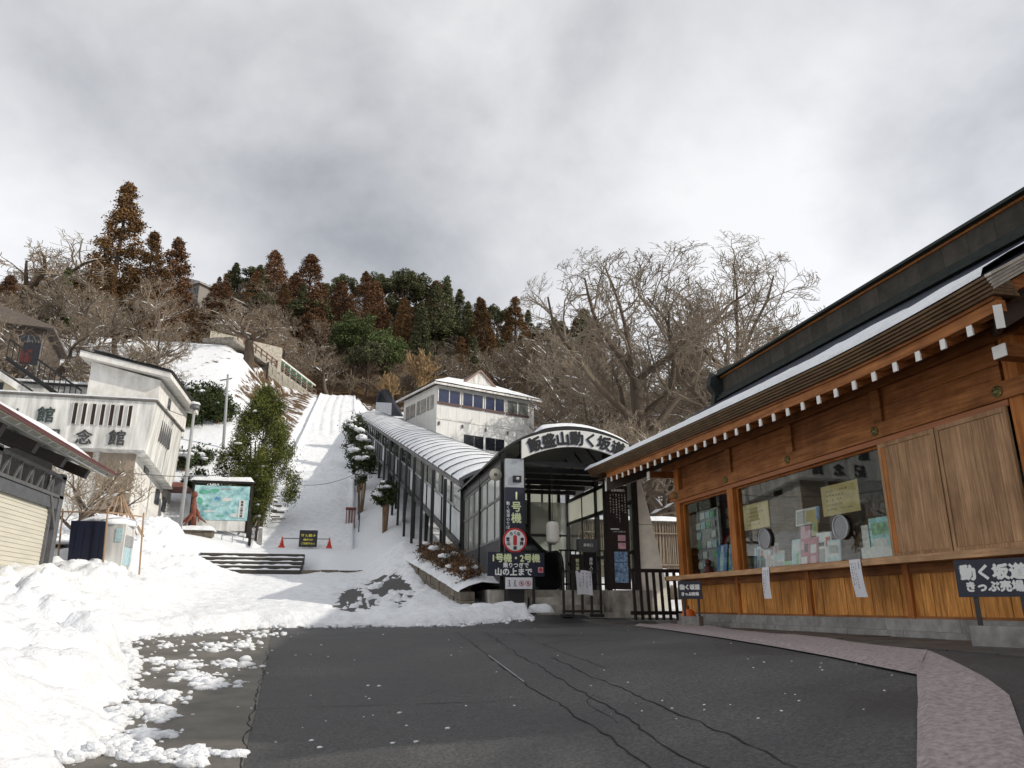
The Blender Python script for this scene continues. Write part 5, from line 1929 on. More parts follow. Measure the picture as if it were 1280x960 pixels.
for k in range(7):
    v = k / 6
    r = []
    for j in range(15):
        u = j / 14
        ya = CBD + e - (CBD + e - 3.4) * v
        ybb = -e + (3.4 + e) * v
        r.append((-e + (3.2 + e) * v, ya + (ybb - ya) * u, zt + 2.0 * v + 0.05 + 0.22 * float(fbm(u * 5, v * 3, 113))))
    rows.append(r)
MB().grid(rows).build('snow', SNOW, croof, smooth=True, **L)
mb = MB().prism([(4.4, 1.8, zt + 1.4), (8.2, 1.8, zt + 1.4), (6.3, 1.8, zt + 2.9)], (0, 4.0, 0))
mb.build('gable', WHITE_WALL2, croof, **L)
for s in (-1, 1):
    MB().bar((6.3 + s * 2.05, 1.7, zt + 1.3), (6.3, 1.7, zt + 3.0), 0.2, 0.18, (0, 1, 0)).build('verge', M('verge_brown', (0.22, 0.13, 0.10), 0.6, 0.1), croof, **L)
    MB().hexa([(6.3, 1.7, zt + 2.98), (6.3 + s * 2.15, 1.7, zt + 1.25), (6.3 + s * 2.15, 6, zt + 1.25), (6.3, 6, zt + 2.98), (6.3, 1.7, zt + 3.1), (6.3 + s * 2.15, 1.7, zt + 1.37), (6.3 + s * 2.15, 6, zt + 1.37), (6.3, 6, zt + 3.1)]).build('gable_roof', M('brown_roof', (0.1, 0.06, 0.045)), croof, **L)

# ================================================================== MEMORIAL HALL (left)
MH = thing('memorial_hall', (-13, 40, 5), 'white concrete memorial hall with slotted parapet and large painted characters', 'building')
HX, HY = -9.28, 38.0
FADED = M('faded_paint', (0.05, 0.05, 0.052), 0.8, 0.5, 14)
# cantilevered upper box, its right side tapering down
mb = MB()
pts = [(-24, 8.72), (HX - 0.35, 8.72), (HX, 11.12), (-24, 11.12)]
mb.hexa([(-24, HY, 8.72), (HX - 0.22, HY, 8.72), (HX - 0.22, 45.2, 7.9), (-24, 45.2, 7.9), (-24, HY, 11.12), (HX, HY, 11.12), (HX, 44.6, 11.12), (-24, 44.6, 11.12)])
mb.build('upper_storey', WHITE_WALL2, MH)
MB().box(-24, HX + 0.10, HY - 0.10, HY + 0.25, 11.125, 11.22).build('parapet_cap', M('cap_dark', (0.14, 0.13, 0.12), 0.9, 0.5, 2), MH)
MB().box(HX - 0.2, HX + 0.10, HY + 0.26, 44.7, 11.125, 11.22).build('parapet_cap', M('cap_dark', (0.14, 0.13, 0.12)), MH)
MB().box(-24, HX + 0.04, HY - 0.05, HY + 0.2, 11.223, 11.30).build('snow', SNOW, MH)
DARKV = M('slot_dark', (0.035, 0.022, 0.02), 0.8, 0.2)
for k in range(7):
    x = -12.83 + k * 0.40
    s_ = MB().box(x, x + 0.17, HY - 0.03, HY + 0.3, 9.86, 10.86).build('vent_slot', DARKV, MH)
    for xx in (x - 0.025, x + 0.17):
        MB().box(xx, xx + 0.025, HY - 0.07, HY - 0.005, 9.82, 10.90).build('slot_trim', WHITE_WALL2, s_)
for k in range(6):
    y = 40.0 + k * 0.42
    MB().box(HX - 0.12, HX - 0.03, y, y + 0.15, 9.6, 10.7).build('vent_slot', GREY_PAINT, MH)
for ch, px, py, z_, m_, sz in (('料', 14, 519, 0, INK_GREEN, 0.72), ('館', 57, 518, 0, INK_GREEN, 0.80), ('記', 64, 545, 0, FADED, 0.80), ('念', 105, 546, 0, FADED, 0.76), ('館', 146, 547, 0, FADED, 0.80)):
    p = at_y(px, py, HY - 0.03)
    lettering(ch, sz, m_, MH, (p.x, HY - 0.04, p.z), '-y', 0.006, depth=0.03, name='wall_letter')
# lower storey, set back
MB().box(-24, HX - 0.75, HY + 0.7, 47.5, 3.8, 8.75).build('lower_storey', WHITE_WALL, MH)
MB().box(-11.6, HX - 0.70, HY + 0.64, HY + 0.70, 4.6, 8.70).build('stone_facing', TAUPE, MH)
MB().box(-13.6, -11.9, HY + 0.60, HY + 0.70, 8.2, 8.62).build('brown_panel', M('brown_panel', (0.18, 0.09, 0.045), 0.7, 0.3), MH)
for (x, z) in ((-14.1, 6.9), (-13.55, 6.9), (-14.1, 6.3), (-13.55, 6.3)):
    MB().box(x, x + 0.48, HY + 0.64, HY + 0.70, z, z + 0.52).build('window', GREY_PAINT, MH)
for (y, z) in ((40.6, 8.1), (43.6, 6.9), (45.4, 6.7)):
    MB().box(HX - 0.76, HX - 0.70, y, y + 0.9, z, z + 0.8).build('window', GLASS_DARK, MH)
MB().box(HX - 0.74, HX + 0.35, 44.8, 47.5, 8.0, 8.25).build('side_canopy', M('canopy_brown', (0.2, 0.08, 0.06), 0.6, 0.2), MH)
# penthouse with a single-pitch roof
mb = MB()
mb.hexa([(-12.85, HY + 1.4, 11.12), (HX - 0.25, HY + 1.4, 11.12), (HX - 0.25, 46.5, 11.12), (-12.85, 46.5, 11.12), (-12.85, HY + 1.4, 13.40), (HX - 0.25, HY + 1.4, 12.62), (HX - 0.25, 46.5, 12.62), (-12.85, 46.5, 13.40)])
mb.build('penthouse', WHITE_WALL, MH)
mb = MB()
mb.hexa([(-13.3, HY + 0.9, 13.50), (HX + 0.30, HY + 0.9, 12.66), (HX + 0.30, 46.9, 12.66), (-13.3, 46.9, 13.50), (-13.3, HY + 0.9, 13.82), (HX + 0.30, HY + 0.9, 12.92), (HX + 0.30, 46.9, 12.92), (-13.3, 46.9, 13.82)])
ph_ = mb.build('penthouse_roof', WHITE_WALL, MH)
mb = MB()
mb.hexa([(-13.35, HY + 0.85, 13.825), (HX + 0.36, HY + 0.85, 12.925), (HX + 0.36, 46.9, 12.925), (-13.35, 46.9, 13.825), (-13.35, HY + 0.85, 13.87), (HX + 0.36, HY + 0.85, 12.97), (HX + 0.36, 46.9, 12.97), (-13.35, 46.9, 13.87)])
mb.build('roof_edge', BLACK, ph_)
rows = [[(HX + 0.30 - u * 3.9, y, 12.975 + u * 0.86 + 0.10 + 0.14 * float(fbm(u * 4, y * 0.6, 121))) for u in np.linspace(0.0, 1, 9)] for y in np.linspace(HY + 1.2, 46.8, 16)]
MB().grid(rows).build('snow', SNOW, ph_, smooth=True)
MB().box(HX - 0.27, HX - 0.245, 41.5, 42.2, 11.7, 12.3).build('window', GLASS_DARK, MH)
# rear wing, left house gable and outside stair
MB().box(-19, -12.9, 43, 47, 11.1, 13.0).build('rear_wing', WHITE_WALL2, MH)
MB().box(-19.2, -12.88, 42.85, 47, 13.0, 13.10).build('rear_cap', BLACK, MH)
MB().box(-19.2, -12.9, 42.9, 47, 13.104, 13.24).build('snow', SNOW, MH)
sr = thing('stair_railing', (-15, 41, 11.2), 'black outside stair with barred railing on the memorial hall roof', 'railing')
a, b = Vector((-17.6, 41.5, 14.0)), Vector((-13.8, 41.5, 11.45))
for dz in (0.0, 0.95):
    MB().bar(a + Vector((0, 0, dz)), b + Vector((0, 0, dz)), 0.08, 0.1).build('rail', BLACK, sr)
for k in range(15):
    p = a + (b - a) * (k / 14)
    MB().bar(p, p + Vector((0, 0, 0.95)), 0.04, 0.04, (0, 1, 0)).build('bar', BLACK, sr)
MB().bar(a + Vector((0, 0.5, -0.1)), b + Vector((0, 0.5, -0.1)), 0.9, 0.16).build('stair_flight', BLACK, sr)
lh = thing('left_house', (-18.5, 42, 11), 'cream gabled house at the left edge behind the memorial hall', 'house')
mb = MB().prism([(-20.5, 40.4, 11.2), (-15.6, 40.4, 11.2), (-15.6, 40.4, 11.5), (-18.6, 40.4, 13.35), (-20.5, 40.4, 13.35)], (0, 2.4, 0))
mb.build('wall', CREAM_WALL, lh)
MB().bar((-15.3, 40.2, 11.5), (-19.2, 40.2, 13.85), 0.3, 0.25, (0, 1, 0)).build('verge', WHITE_WALL2, lh)
rows = [[(-15.2 - 4.0 * u, y, 11.62 + 2.42 * u + 0.14 * float(vnoise(u * 5, y, 3))) for u in np.linspace(0, 1, 9)] for y in (40.1, 41.0, 42.0, 43.0)]
MB().grid(rows).build('snow', SNOW, lh, smooth=True)
for x in (-18.9, -17.7):
    MB().box(x, x + 0.7, 40.36, 40.41, 11.6, 12.3).build('window', GLASS_DARK, lh)

# ================================================================== SHED WITH SHUTTERS (far left, near)
SW = -6.62
SH = thing('roadside_shed', (-9, 16, 1.8), 'dark steel shed with cream shutters and wide maroon-edged eave at the left edge', 'shed')
for y in (19.75, 16.1, 12.4):
    MB().box(SW - 0.22, SW + 0.02, y - 0.13, y + 0.13, 1.2, 4.62).build('post', GREY_PAINT, SH)
MB().box(SW - 6, SW - 0.3, 19.6, 19.75, 1.4, 5.2).build('end_wall', M('shed_wall', (0.14, 0.135, 0.13), 0.8, 0.2), SH)
MB().box(SW - 0.16, SW + 0.0, 10, 19.6, 3.78, 4.02).build('shutter_box', M('shed_grey', (0.10, 0.105, 0.115), 0.5, 0.2), SH)
slm = meshof(MB().hexa([(-0.012, 0, 0), (0.03, 0, 0), (0.03, 1, 0), (-0.012, 1, 0), (0.0, 0, 0.088), (0.03, 0, 0.088), (0.03, 1, 0.088), (0.0, 1, 0.088)]), 'shutter_slat', CREAM)
for (a, b) in ((16.25, 19.35), (12.6, 15.95)):
    s_ = MB().box(SW - 0.12, SW - 0.09, a, b, 1.6, 3.78).build('shutter', CREAM, SH)
    for k in range(23):
        o = inst('shutter_slat', slm, s_, (SW - 0.085, a, 1.66 + k * 0.092), (0, 0, 0), (-1, b - a, 1))
    MB().box(SW - 0.10, SW - 0.02, b, b + 0.07, 1.6, 3.78).build('guide', GREY_PAINT, SH)
    MB().box(SW - 0.10, SW - 0.02, a - 0.07, a, 1.6, 3.78).build('guide', BLACK, SH)
# lattice girder
for z in (4.04, 4.50):
    MB().box(SW - 0.06, SW + 0.02, 10, 19.9, z, z + 0.07).build('girder_chord', GREY_PAINT, SH)
k = 0
y = 10.2
while y < 19.4:
    MB().bar((SW - 0.02, y, 4.1), (SW - 0.02, y + 0.3, 4.5), 0.04).build('girder_web', GREY_PAINT, SH)
    MB().bar((SW - 0.02, y + 0.3, 4.1), (SW - 0.02, y + 0.3, 4.5), 0.035, 0.035, (0, 1, 0)).build('girder_web', GREY_PAINT, SH)
    y += 0.62
MB().bar((SW - 0.02, 19.1, 4.05), (SW - 0.02, 19.62, 3.35), 0.09).build('knee_brace', GREY_PAINT, SH)
# roof plane rising to the left, beams below, cream boards, gutter
ES = 0.40
EX, EZ = -5.97, 4.80
for y in (20.6, 18.9, 17.2, 15.5, 13.8, 12.1):
    MB().bar((EX - 0.42, y, EZ - 0.02), (EX - 3.2, y, EZ + ES * 2.78 - 0.02), 0.20, 0.24).build('roof_beam', BLACK_BROWN, SH)
for k in range(5):
    x = EX - 0.15 - k * 0.7
    MB().bar((x, 9, EZ + ES * (EX - x) + 0.02), (x, 21.2, EZ + ES * (EX - x) + 0.02), 0.07, 0.09).build('purlin', STEEL, SH)
sroof = MB().hexa([(EX - 6, 9, EZ + ES * 6 + 0.08), (EX, 9, EZ + 0.08), (EX, 21.3, EZ + 0.08), (EX - 6, 21.3, EZ + ES * 6 + 0.08), (EX - 6, 9, EZ + ES * 6 + 0.14), (EX, 9, EZ + 0.14), (EX, 21.3, EZ + 0.14), (EX - 6, 21.3, EZ + ES * 6 + 0.14)]).build('roof', CREAM_WALL, SH)
MB().tube([(EX + 0.045, 9, EZ + 0.10), (EX + 0.045, 21.3, EZ + 0.10)], 0.042, 8).build('gutter', MAROON, SH)
MB().box(EX - 0.02, EX + 0.015, 9, 21.32, EZ + 0.145, EZ + 0.175).build('roof_edge', MAROON, SH)
for k in range(22):
    y = 9.6 + k * 0.55
    MB().tube([(EX + 0.05, y, EZ + 0.06), (EX - 0.05, y, EZ + 0.01), (EX - 0.18, y, EZ + 0.09)], 0.012, 5).build('gutter_bracket', STEEL, SH)
MB().hexa([(EX - 6, 21.3, EZ + ES * 6 - 0.05), (EX, 21.3, EZ - 0.02), (EX, 21.36, EZ - 0.02), (EX - 6, 21.36, EZ + ES * 6 - 0.05), (EX - 6, 21.3, EZ + ES * 6 + 0.16), (EX, 21.3, EZ + 0.16), (EX, 21.36, EZ + 0.16), (EX - 6, 21.36, EZ + ES * 6 + 0.16)]).build('verge', CREAM_WALL, SH)
rows = []
for y in np.linspace(9, 21.1, 60):
    r = []
    for u in np.linspace(0, 1, 12):
        x = EX - 0.06 - u * 5.6 - 0.12 * float(vnoise(y * 0.9, 3, 5))
        e = min(1, u * 8) * min(1, (21.12 - y) * 3)
        r.append((x, y, EZ + ES * (EX - x) + 0.145 + max(0, e) ** 0.5 * (0.06 + 0.22 * float(sstep(0.35, 0.6, fbm(u * 3, y * 0.45, 131))))))
    rows.append(r)
MB().grid(rows).build('snow', SNOW, sroof, smooth=True)

# ---------------- notice board and newspaper-like rack beside the shed
nbd = thing('notice_board', (-6.6, 22, 2.4), 'plain dark navy board standing in the snow beside the shed', 'board')
MB().hexa([(-6.93, 22.0, 2.3), (-6.07, 22.0, 2.3), (-6.07, 22.06, 2.3), (-6.93, 22.06, 2.3), (-7.03, 22.0, 3.76), (-6.17, 22.0, 3.76), (-6.17, 22.06, 3.76), (-7.03, 22.06, 3.76)]).build('panel', NAVY, nbd)
for k in range(4):
    x = -6.86 + k * 0.2
    MB().box(x, x + 0.006, 21.992, 21.999, 2.4, 3.6).build('groove', BLACK, nbd)
rk = thing('leaflet_cabinet', (-6.0, 22.4, 2.4), 'narrow glazed leaflet cabinet with snow on top right of the navy board', 'cabinet')
MB().box(-6.75, -5.72, 22.2, 23.2, 2.3, 3.72).build('body', WHITE_WALL2, rk)
for (z0, z1, m_) in ((2.65, 3.12, PALEBLUE), (3.14, 3.42, GREYP), (3.44, 3.66, WHITEP)):
    MB().box(-5.72, -5.705, 22.3, 23.1, z0, z1).build('pane', m_, rk)
MB().box(-5.95, -5.78, 22.18, 22.198, 3.25, 3.60).build('poster', PALEBLUE, rk)
MB().box(-6.1, -5.9, 22.15, 22.3, 2.35, 2.55).build('red_box', RED, rk)
mb = MB()
mb.blob((-6.3, 22.75, 3.72), (0.72, 0.62, 0.30), 5, 16, 10, 0.25, 0.02)
mb.build('snow', SNOW, rk, smooth=True)
pfm = thing('snow_guard', (-6.8, 22.6, 2.4), 'thin reddish snow-guard poles around the navy board', 'snow guard')
for (x, y) in ((-7.25, 22.3), (-6.02, 21.85), (-5.35, 22.8)):
    MB().tube([(x, y, 2.1), (x - 0.12, y, 4.1)], 0.025, 6).build('pole', POLE_TAN, pfm)
MB().tube([(-7.40, 22.3, 4.02), (-6.1, 21.85, 3.98), (-5.45, 22.8, 3.98)], 0.022, 6).build('cross_pole', POLE_TAN, pfm)
wp = thing('wood_pile', (-8.2, 23.5, 2.6), 'stacked firewood dusted with snow behind the navy board', 'wood pile')
rr = random.Random(8)
lg = meshof(MB().tube([(0, 0, 0), (0, 0.9, 0)], [0.085, 0.08], 7), 'log', BUNDLE)
for i in range(8):
    for j in range(5):
        inst('log', lg, wp, (-8.05 + i * 0.17 + rr.uniform(-.02, .02), 23.2, 2.4 + j * 0.165 + rr.uniform(-.02, .02)), (0, 0, rr.uniform(-.08, .08)))
MB().blob((-7.45, 23.6, 3.26), (0.8, 0.5, 0.10), 3, 14, 6, 0.3, 0.03).build('snow', SNOW, wp, smooth=True)
# tent of thin poles protecting a shrub
pt_ = thing('pole_tent', (-8.2, 31, 4.6), 'tent of pale bamboo poles sheltering a shrub before the hall', 'snow guard')
c = at_y(150, 618, 31)
rr = random.Random(4)
for k in range(11):
    a = 2 * math.pi * k / 11
    q = (c.x + 0.95 * math.cos(a) + 0.1, 31 + 0.8 * math.sin(a), c.z - 1.6 + 0.15 * rr.random())
    MB().tube([q, (c.x + 0.05 * math.cos(a + 3), 31, c.z + 0.1 + 0.2 * rr.random())], 0.03, 5).build('pole', POLE_TAN, pt_)

# stone bench-like planters below the map
def planter(x0, x1, y, z0, z1, label, d=0.9):
    th = thing('stone_planter', ((x0 + x1) / 2, y, z0), label, 'planter')
    rr_ = random.Random(int(x0 * 10))
    z = z0
    row = 0
    while z < z1 - 0.02:
        hgt = min(0.24, z1 - z)
        x = x0 + (0.0 if row % 2 == 0 else -0.15)
        while x < x1 - 0.02:
            w = rr_.uniform(0.3, 0.5)
            xx = max(x, x0)
            xe = min(x + w, x1)
            if xe - xx > 0.05:
                MB().box(xx + 0.008, xe - 0.008, y + rr_.uniform(0, .03), y + d, z + 0.006, z + hgt - 0.006).build('stone', STONE_OLD, th)
            x += w
        z += hgt
        row += 1
    rows = [[(x0 - 0.1 + (x1 - x0 + 0.2) * u, y - 0.08 + (d + 0.15) * v, z1 + (0 if v in (0, 1) or u in (0, 1) else 0.16 + 0.12 * float(vnoise(u * 8, v * 3, 6)))) for u in np.linspace(0, 1, 21)] for v in (0, 0.05, 0.3, 0.7, 1)]
    MB().grid(rows).build('snow', SNOW, th, smooth=True)


planter(-9.5, -6.75, 42.6, 4.6, 5.42, 'long low stone planter capped with snow in front of the hillside map')
planter(-9.6, -8.2, 36.5, 4.3, 5.0, 'small stone planter capped with snow before the memorial hall corner')

# map board
mpb = thing('map_board', (-6.7, 44, 5.1), 'large turquoise pictorial map board with snow on its roof', 'map board')
MB().box(-8.12, -5.22, 44.0, 44.08, 6.12, 8.02).build('panel', CYAN_MAP, mpb)
rr = random.Random(2)
for (u, v, w, h, m_) in ((0.18, 0.8, 0.22, 0.14, GREEN_PATCH), (0.35, 0.85, 0.2, 0.12, GREEN_PATCH), (0.12, 0.55, 0.12, 0.2, GREEN_PATCH), (0.6, 0.6, 0.2, 0.12, WHITEP), (0.45, 0.45, 0.3, 0.05, PALEBLUE), (0.3, 0.25, 0.25, 0.05, WHITEP), (0.55, 0.9, 0.25, 0.05, GREYP), (0.75, 0.15, 0.14, 0.14, WHITEP), (0.42, 0.62, 0.1, 0.12, BLUEP), (0.25, 0.4, 0.08, 0.08, GREEN_PATCH), (0.5, 0.12, 0.2, 0.06, GREEN_PATCH)):
    x, z = -8.12 + 2.9 * u, 6.12 + 1.9 * v
    ww, hh = 2.9 * w / 2, 1.9 * h / 2
    poly = []
    n = 14
    for k in range(n):
        a = 2 * math.pi * k / n
        s = rr.uniform(0.65, 1.15)
        poly.append((min(-5.24, max(-8.1, x + ww * math.cos(a) * s)), 43.994 - 0.001 * u, min(8.0, max(6.14, z + hh * math.sin(a) * s))))
    MB().add(poly, [tuple(range(n))]).build('print', m_, mpb)
MB().box(-5.72, -5.38, 43.975, 43.99, 6.25, 7.25).build('title_plate', WHITEP, mpb)
lettering('飯盛山案内図', 0.15, INK, mpb, (-5.55, 43.97, 6.75), '-y', 0.004, True, name='title')
MB().box(-8.3, -5.1, 43.9, 44.3, 8.16, 8.26).build('hood', BLACK_BROWN, mpb)
rows = [[(-8.4 + 3.4 * u, 43.82 + 0.6 * v, 8.265 + (0 if v in (0, 1) or u in (0, 1) else 0.20 + 0.1 * float(vnoise(u * 9, v * 3, 3)))) for u in np.linspace(0, 1, 17)] for v in (0, 0.08, 0.4, 0.8, 1)]
MB().grid(rows).build('snow', SNOW, mpb, smooth=True)
for x in (-8.2, -5.12):
    MB().box(x - 0.07, x + 0.07, 44.1, 44.24, 4.7, 8.2).build('post', BLACK_BROWN, mpb)
MB().box(-8.0, -5.3, 44.02, 44.1, 5.55, 6.1).build('skirt', WHITE_WALL2, mpb)

# reddish carved root figure
rf = thing('root_sculpture', (-7.9, 43.2, 5.5), 'reddish brown gnarled root sculpture on the snowy planter', 'sculpture')
c = at_y(238, 660, 42.9)
mb = MB()
mb.tube([(c.x + 0.15, 42.9, c.z + 0.1), (c.x + 0.12, 42.9, c.z + 0.6), (c.x + 0.05, 42.9, c.z + 1.2), (c.x + 0.02, 42.9, c.z + 1.7)], [0.13, 0.13, 0.14, 0.07], 9)
mb.blob((c.x + 0.02, 42.9, c.z + 1.78), (0.16, 0.15, 0.17), 2, 9, 7, 0.3)
mb.tube([(c.x + 0.05, 42.9, c.z + 0.8), (c.x - 0.35, 42.85, c.z + 0.35), (c.x - 0.85, 42.8, c.z + 0.02)], [0.10, 0.08, 0.03], 8)
mb.tube([(c.x + 0.1, 42.9, c.z + 0.85), (c.x - 0.1, 42.7, c.z + 0.4), (c.x - 0.35, 42.6, c.z - 0.02)], [0.09, 0.08, 0.03], 8)
mb.tube([(c.x + 0.12, 42.9, c.z + 0.9), (c.x + 0.42, 42.9, c.z + 0.55), (c.x + 0.75, 42.9, c.z + 0.3)], [0.09, 0.07, 0.03], 7)
mb.tube([(c.x + 0.1, 42.95, c.z + 1.1), (c.x + 0.32, 42.9, c.z + 0.8), (c.x + 0.38, 42.8, c.z + 0.3)], [0.08, 0.07, 0.03], 7)
mb.build('body', M('red_wood', (0.17, 0.045, 0.022), 0.6, 0.4, 6, 0.3, 20), rf, smooth=True)

# small signs and posts at the stair foot
bs = thing('name_post', (-4.9, 43.2, 4.6), 'small dark upright board with white writing left of the stairway foot', 'sign')
MB().box(-4.95, -4.50, 43.2, 43.28, 4.55, 5.75).build('panel', BLACK_BROWN, bs)
lettering('山主飯盛家', 0.19, LETTER_WHITE, bs, (-4.72, 43.19, 5.2), '-y', 0.005, True)
gp = thing('stone_post', (-4.35, 42.9, 4.6), 'pale stone post at the left foot of the stairway', 'post')
MB().hexa([(-4.47, 42.8, 4.3), (-4.18, 42.8, 4.3), (-4.18, 43.05, 4.3), (-4.47, 43.05, 4.3), (-4.42, 42.82, 5.6), (-4.24, 42.82, 5.6), (-4.24, 43.0, 5.6), (-4.42, 43.0, 5.6)]).build('shaft', STONE, gp)
MB().blob((-4.33, 42.92, 5.62), (0.14, 0.13, 0.08), 1, 10, 6, 0.2, 0.01).build('snow', SNOW, gp, smooth=True)
ww_ = thing('wire_frame', (-5.8, 43.0, 4.6), 'low metal barrier frame in the snow beside the small dark board', 'barrier')
for x in (-6.3, -5.75, -5.2):
    MB().tube([(x, 43.1, 4.4), (x, 43.1, 5.25)], 0.025, 6).build('upright', STEEL, ww_)
for z in (4.8, 5.22):
    MB().tube([(-6.3, 43.1, z), (-5.2, 43.1, z)], 0.02, 6).build('rail', STEEL, ww_)
# closed sign with cones and bar
zc_ = float(z_mid(42.3)) + 0.05
ns = thing('closure_sign', (-1.75, 42.3, zc_), 'black warning board with yellow writing closing the snowy stairway', 'sign')
MB().hexa([(-2.25, 42.3, zc_), (-1.30, 42.3, zc_), (-1.30, 42.36, zc_), (-2.25, 42.36, zc_), (-2.25, 42.42, zc_ + 0.9), (-1.30, 42.42, zc_ + 0.9), (-1.30, 42.48, zc_ + 0.9), (-2.25, 42.48, zc_ + 0.9)]).build('panel', BLACK, ns)
for (tx, zz, sz) in (('立入禁止', 0.60, 0.20), ('通行止', 0.38, 0.18), ('ご注意下さい', 0.18, 0.12)):
    lettering(tx, sz, M('warn_yellow', (0.70, 0.62, 0.08), 0.5, 0.05), ns, (-1.775, 42.30 + 0.133 * zz - 0.005, zc_ + zz), '-y', 0.008)
MB().box(-2.15, -1.4, 42.40, 42.50, zc_ + 0.9, zc_ + 0.95).build('snow', SNOW, ns)
for x, lab in ((-3.12, 'red traffic cone left of the closure sign'), (-0.65, 'red traffic cone right of the closure sign')):
    cn = thing('traffic_cone', (x, 42.3, zc_), lab, 'cone', 'cones at the stairway closure')
    MB().lathe((x, 42.3, zc_), [(0.13, 0.03), (0.05, 0.36), (0.03, 0.50), (0.015, 0.52)], 14).build('cone_body', CONE_RED, cn, smooth=True)
    MB().box(x - 0.16, x + 0.16, 42.14, 42.46, zc_ - 0.05, zc_ + 0.03).build('base', CONE_RED, cn)
cbr = thing('cone_bar', (-1.9, 42.3, zc_ + 0.5), 'thin dark bar joining the two red cones', 'bar')
MB().tube([(-3.1, 42.36, zc_ + 0.44), (-0.67, 42.36, zc_ + 0.44)], 0.022, 6).build('rod', BLACK, cbr)
# red lantern-like box beside the stairway
rb = thing('red_box_lantern', (0.75, 46, 5.5), 'dark red wooden lantern box on the right side of the stairway', 'lantern')
c = at_y(438, 648, 47.5)
z = Hf(c.x, 47.5)
MB().box(c.x - 0.28, c.x + 0.28, 47.3, 47.8, c.z - 0.7, c.z - 0.4).build('base', RED_BROWN, rb)
for dx in (-0.25, -0.08, 0.08, 0.25):
    MB().box(c.x + dx - 0.03, c.x + dx + 0.03, 47.3, 47.36, c.z - 0.4, c.z + 0.55).build('bar', RED_BROWN, rb)
MB().box(c.x - 0.18, c.x + 0.18, 47.4, 47.7, c.z - 0.4, c.z + 0.5).build('pane', WHITEP, rb)
MB().box(c.x - 0.32, c.x + 0.32, 47.25, 47.85, c.z + 0.55, c.z + 0.65).build('lid', RED_BROWN, rb)

# lamp poles
def lamp_pole(px_b, py_b, px_t, py_t, y, label, r=0.07):
    a_, b_ = at_y(px_b, py_b, y), at_y(px_t, py_t, y)
    th = thing('lamp_pole', a_, label, 'pole', 'grey poles on the left')
    MB().tube([(a_.x, y, a_.z - 0.6), ((a_.x + b_.x) / 2, y, (a_.z + b_.z) / 2), (b_.x, y, b_.z)], [r, r * 0.9, r * 0.7], 10).build('shaft', M('pole_grey', (0.33, 0.34, 0.34), 0.6, 0.1), th, smooth=True)
    return th, b_


th, b_ = lamp_pole(226, 652, 243, 512, 41.5, 'grey lamp pole with a snow-capped head beside the hall', 0.10)
MB().lathe((b_.x, 41.5, b_.z), [(0.08, 0), (0.26, 0.06), (0.24, 0.2), (0.1, 0.3)], 12).build('lamp_head', GREY_PAINT, th)
MB().blob((b_.x, 41.5, b_.z + 0.28), (0.28, 0.26, 0.16), 1, 10, 6, 0.2, 0.02).build('snow', SNOW, th, smooth=True)
th, b_ = lamp_pole(279, 565, 285, 468, 56, 'tall thin utility pole behind the yew', 0.11)
MB().bar((b_.x - 0.5, 56, b_.z - 0.5), (b_.x + 0.3, 56, b_.z - 0.3), 0.08).build('cross_arm', GREY_PAINT, th)

# overhead wires
def wire(p, q, sag, label):
    p, q = Vector(p), Vector(q)
    pts = [p + (q - p) * (k / 16) - Vector((0, 0, sag * 4 * (k / 16) * (1 - k / 16))) for k in range(17)]
    tag(MB().tube(pts, 0.016, 4).build('overhead_wire', BLACK), label, 'wire', 'overhead wires')


wire(at_y(345, 601, 46), at_y(445, 592, 52), 0.5, 'black wire sagging across the snowy stairway')
wire(at_y(100, 462, 39.2), at_y(230, 520, 41.4), 0.1, 'thin wire in front of the penthouse wall of the memorial hall')
wire(at_y(60, 570, 33), at_y(300, 590, 44), 0.5, 'thin wire from the shed past the hall to the map board')

# ================================================================== low wall, railings and terraces around the gallery foot
gw = thing('garden_wall', (3.0, 30, 2.2), 'rough stone wall capped with snow along the foot of the gallery', 'wall')
rr = random.Random(12)
y = 20.9
while y < 38.6:
    w = rr.uniform(0.7, 1.2)
    f0, f1 = (y - 20.9) / 17.7, (min(y + w, 38.8) - 20.9) / 17.7
    x0 = 3.25 - 0.65 * f0
    x1 = 3.25 - 0.65 * f1
    zt0, zt1 = 1.95 + 2.2 * f0, 1.95 + 2.2 * f1
    zb = Hf(x0, y) - 0.5
    mid0, mid1 = (zt0 + zb + .5) / 2, (zt1 + zb + .5) / 2
    for (a0, a1, c0, c1) in ((zb, zb, mid0 - .01, mid1 - .01), (mid0, mid1, zt0, zt1)):
        jx = rr.uniform(-.03, .03)
        MB().hexa([(x0 + jx, y + .01, a0), (x0 + 0.4, y + .01, a0), (x1 + 0.4, y + w - .01, a1), (x1 + jx, y + w - .01, a1), (x0 + jx, y + .01, c0), (x0 + 0.4, y + .01, c0), (x1 + 0.4, y + w - .01, c1), (x1 + jx, y + w - .01, c1)]).build('wall_stone', STONE_OLD, gw)
    y += w
rows = []
for k in range(60):
    f = k / 59
    yy = 20.95 + 17.6 * f
    x = 3.25 - 0.65 * f
    zt = 1.95 + 2.2 * f
    rows.append([(x + u, yy, zt + h * (0.5 + float(vnoise(k * 0.5, u * 4, 5)))) for u, h in ((-0.06 + 0.05 * float(vnoise(k * .8, 2, 1)), 0.0), (0.0, 0.10), (0.25, 0.22), (0.6, 0.30), (1.1, 0.30), (1.8, 0.2))])
MB().grid(rows).build('snow', SNOW, gw, smooth=True)
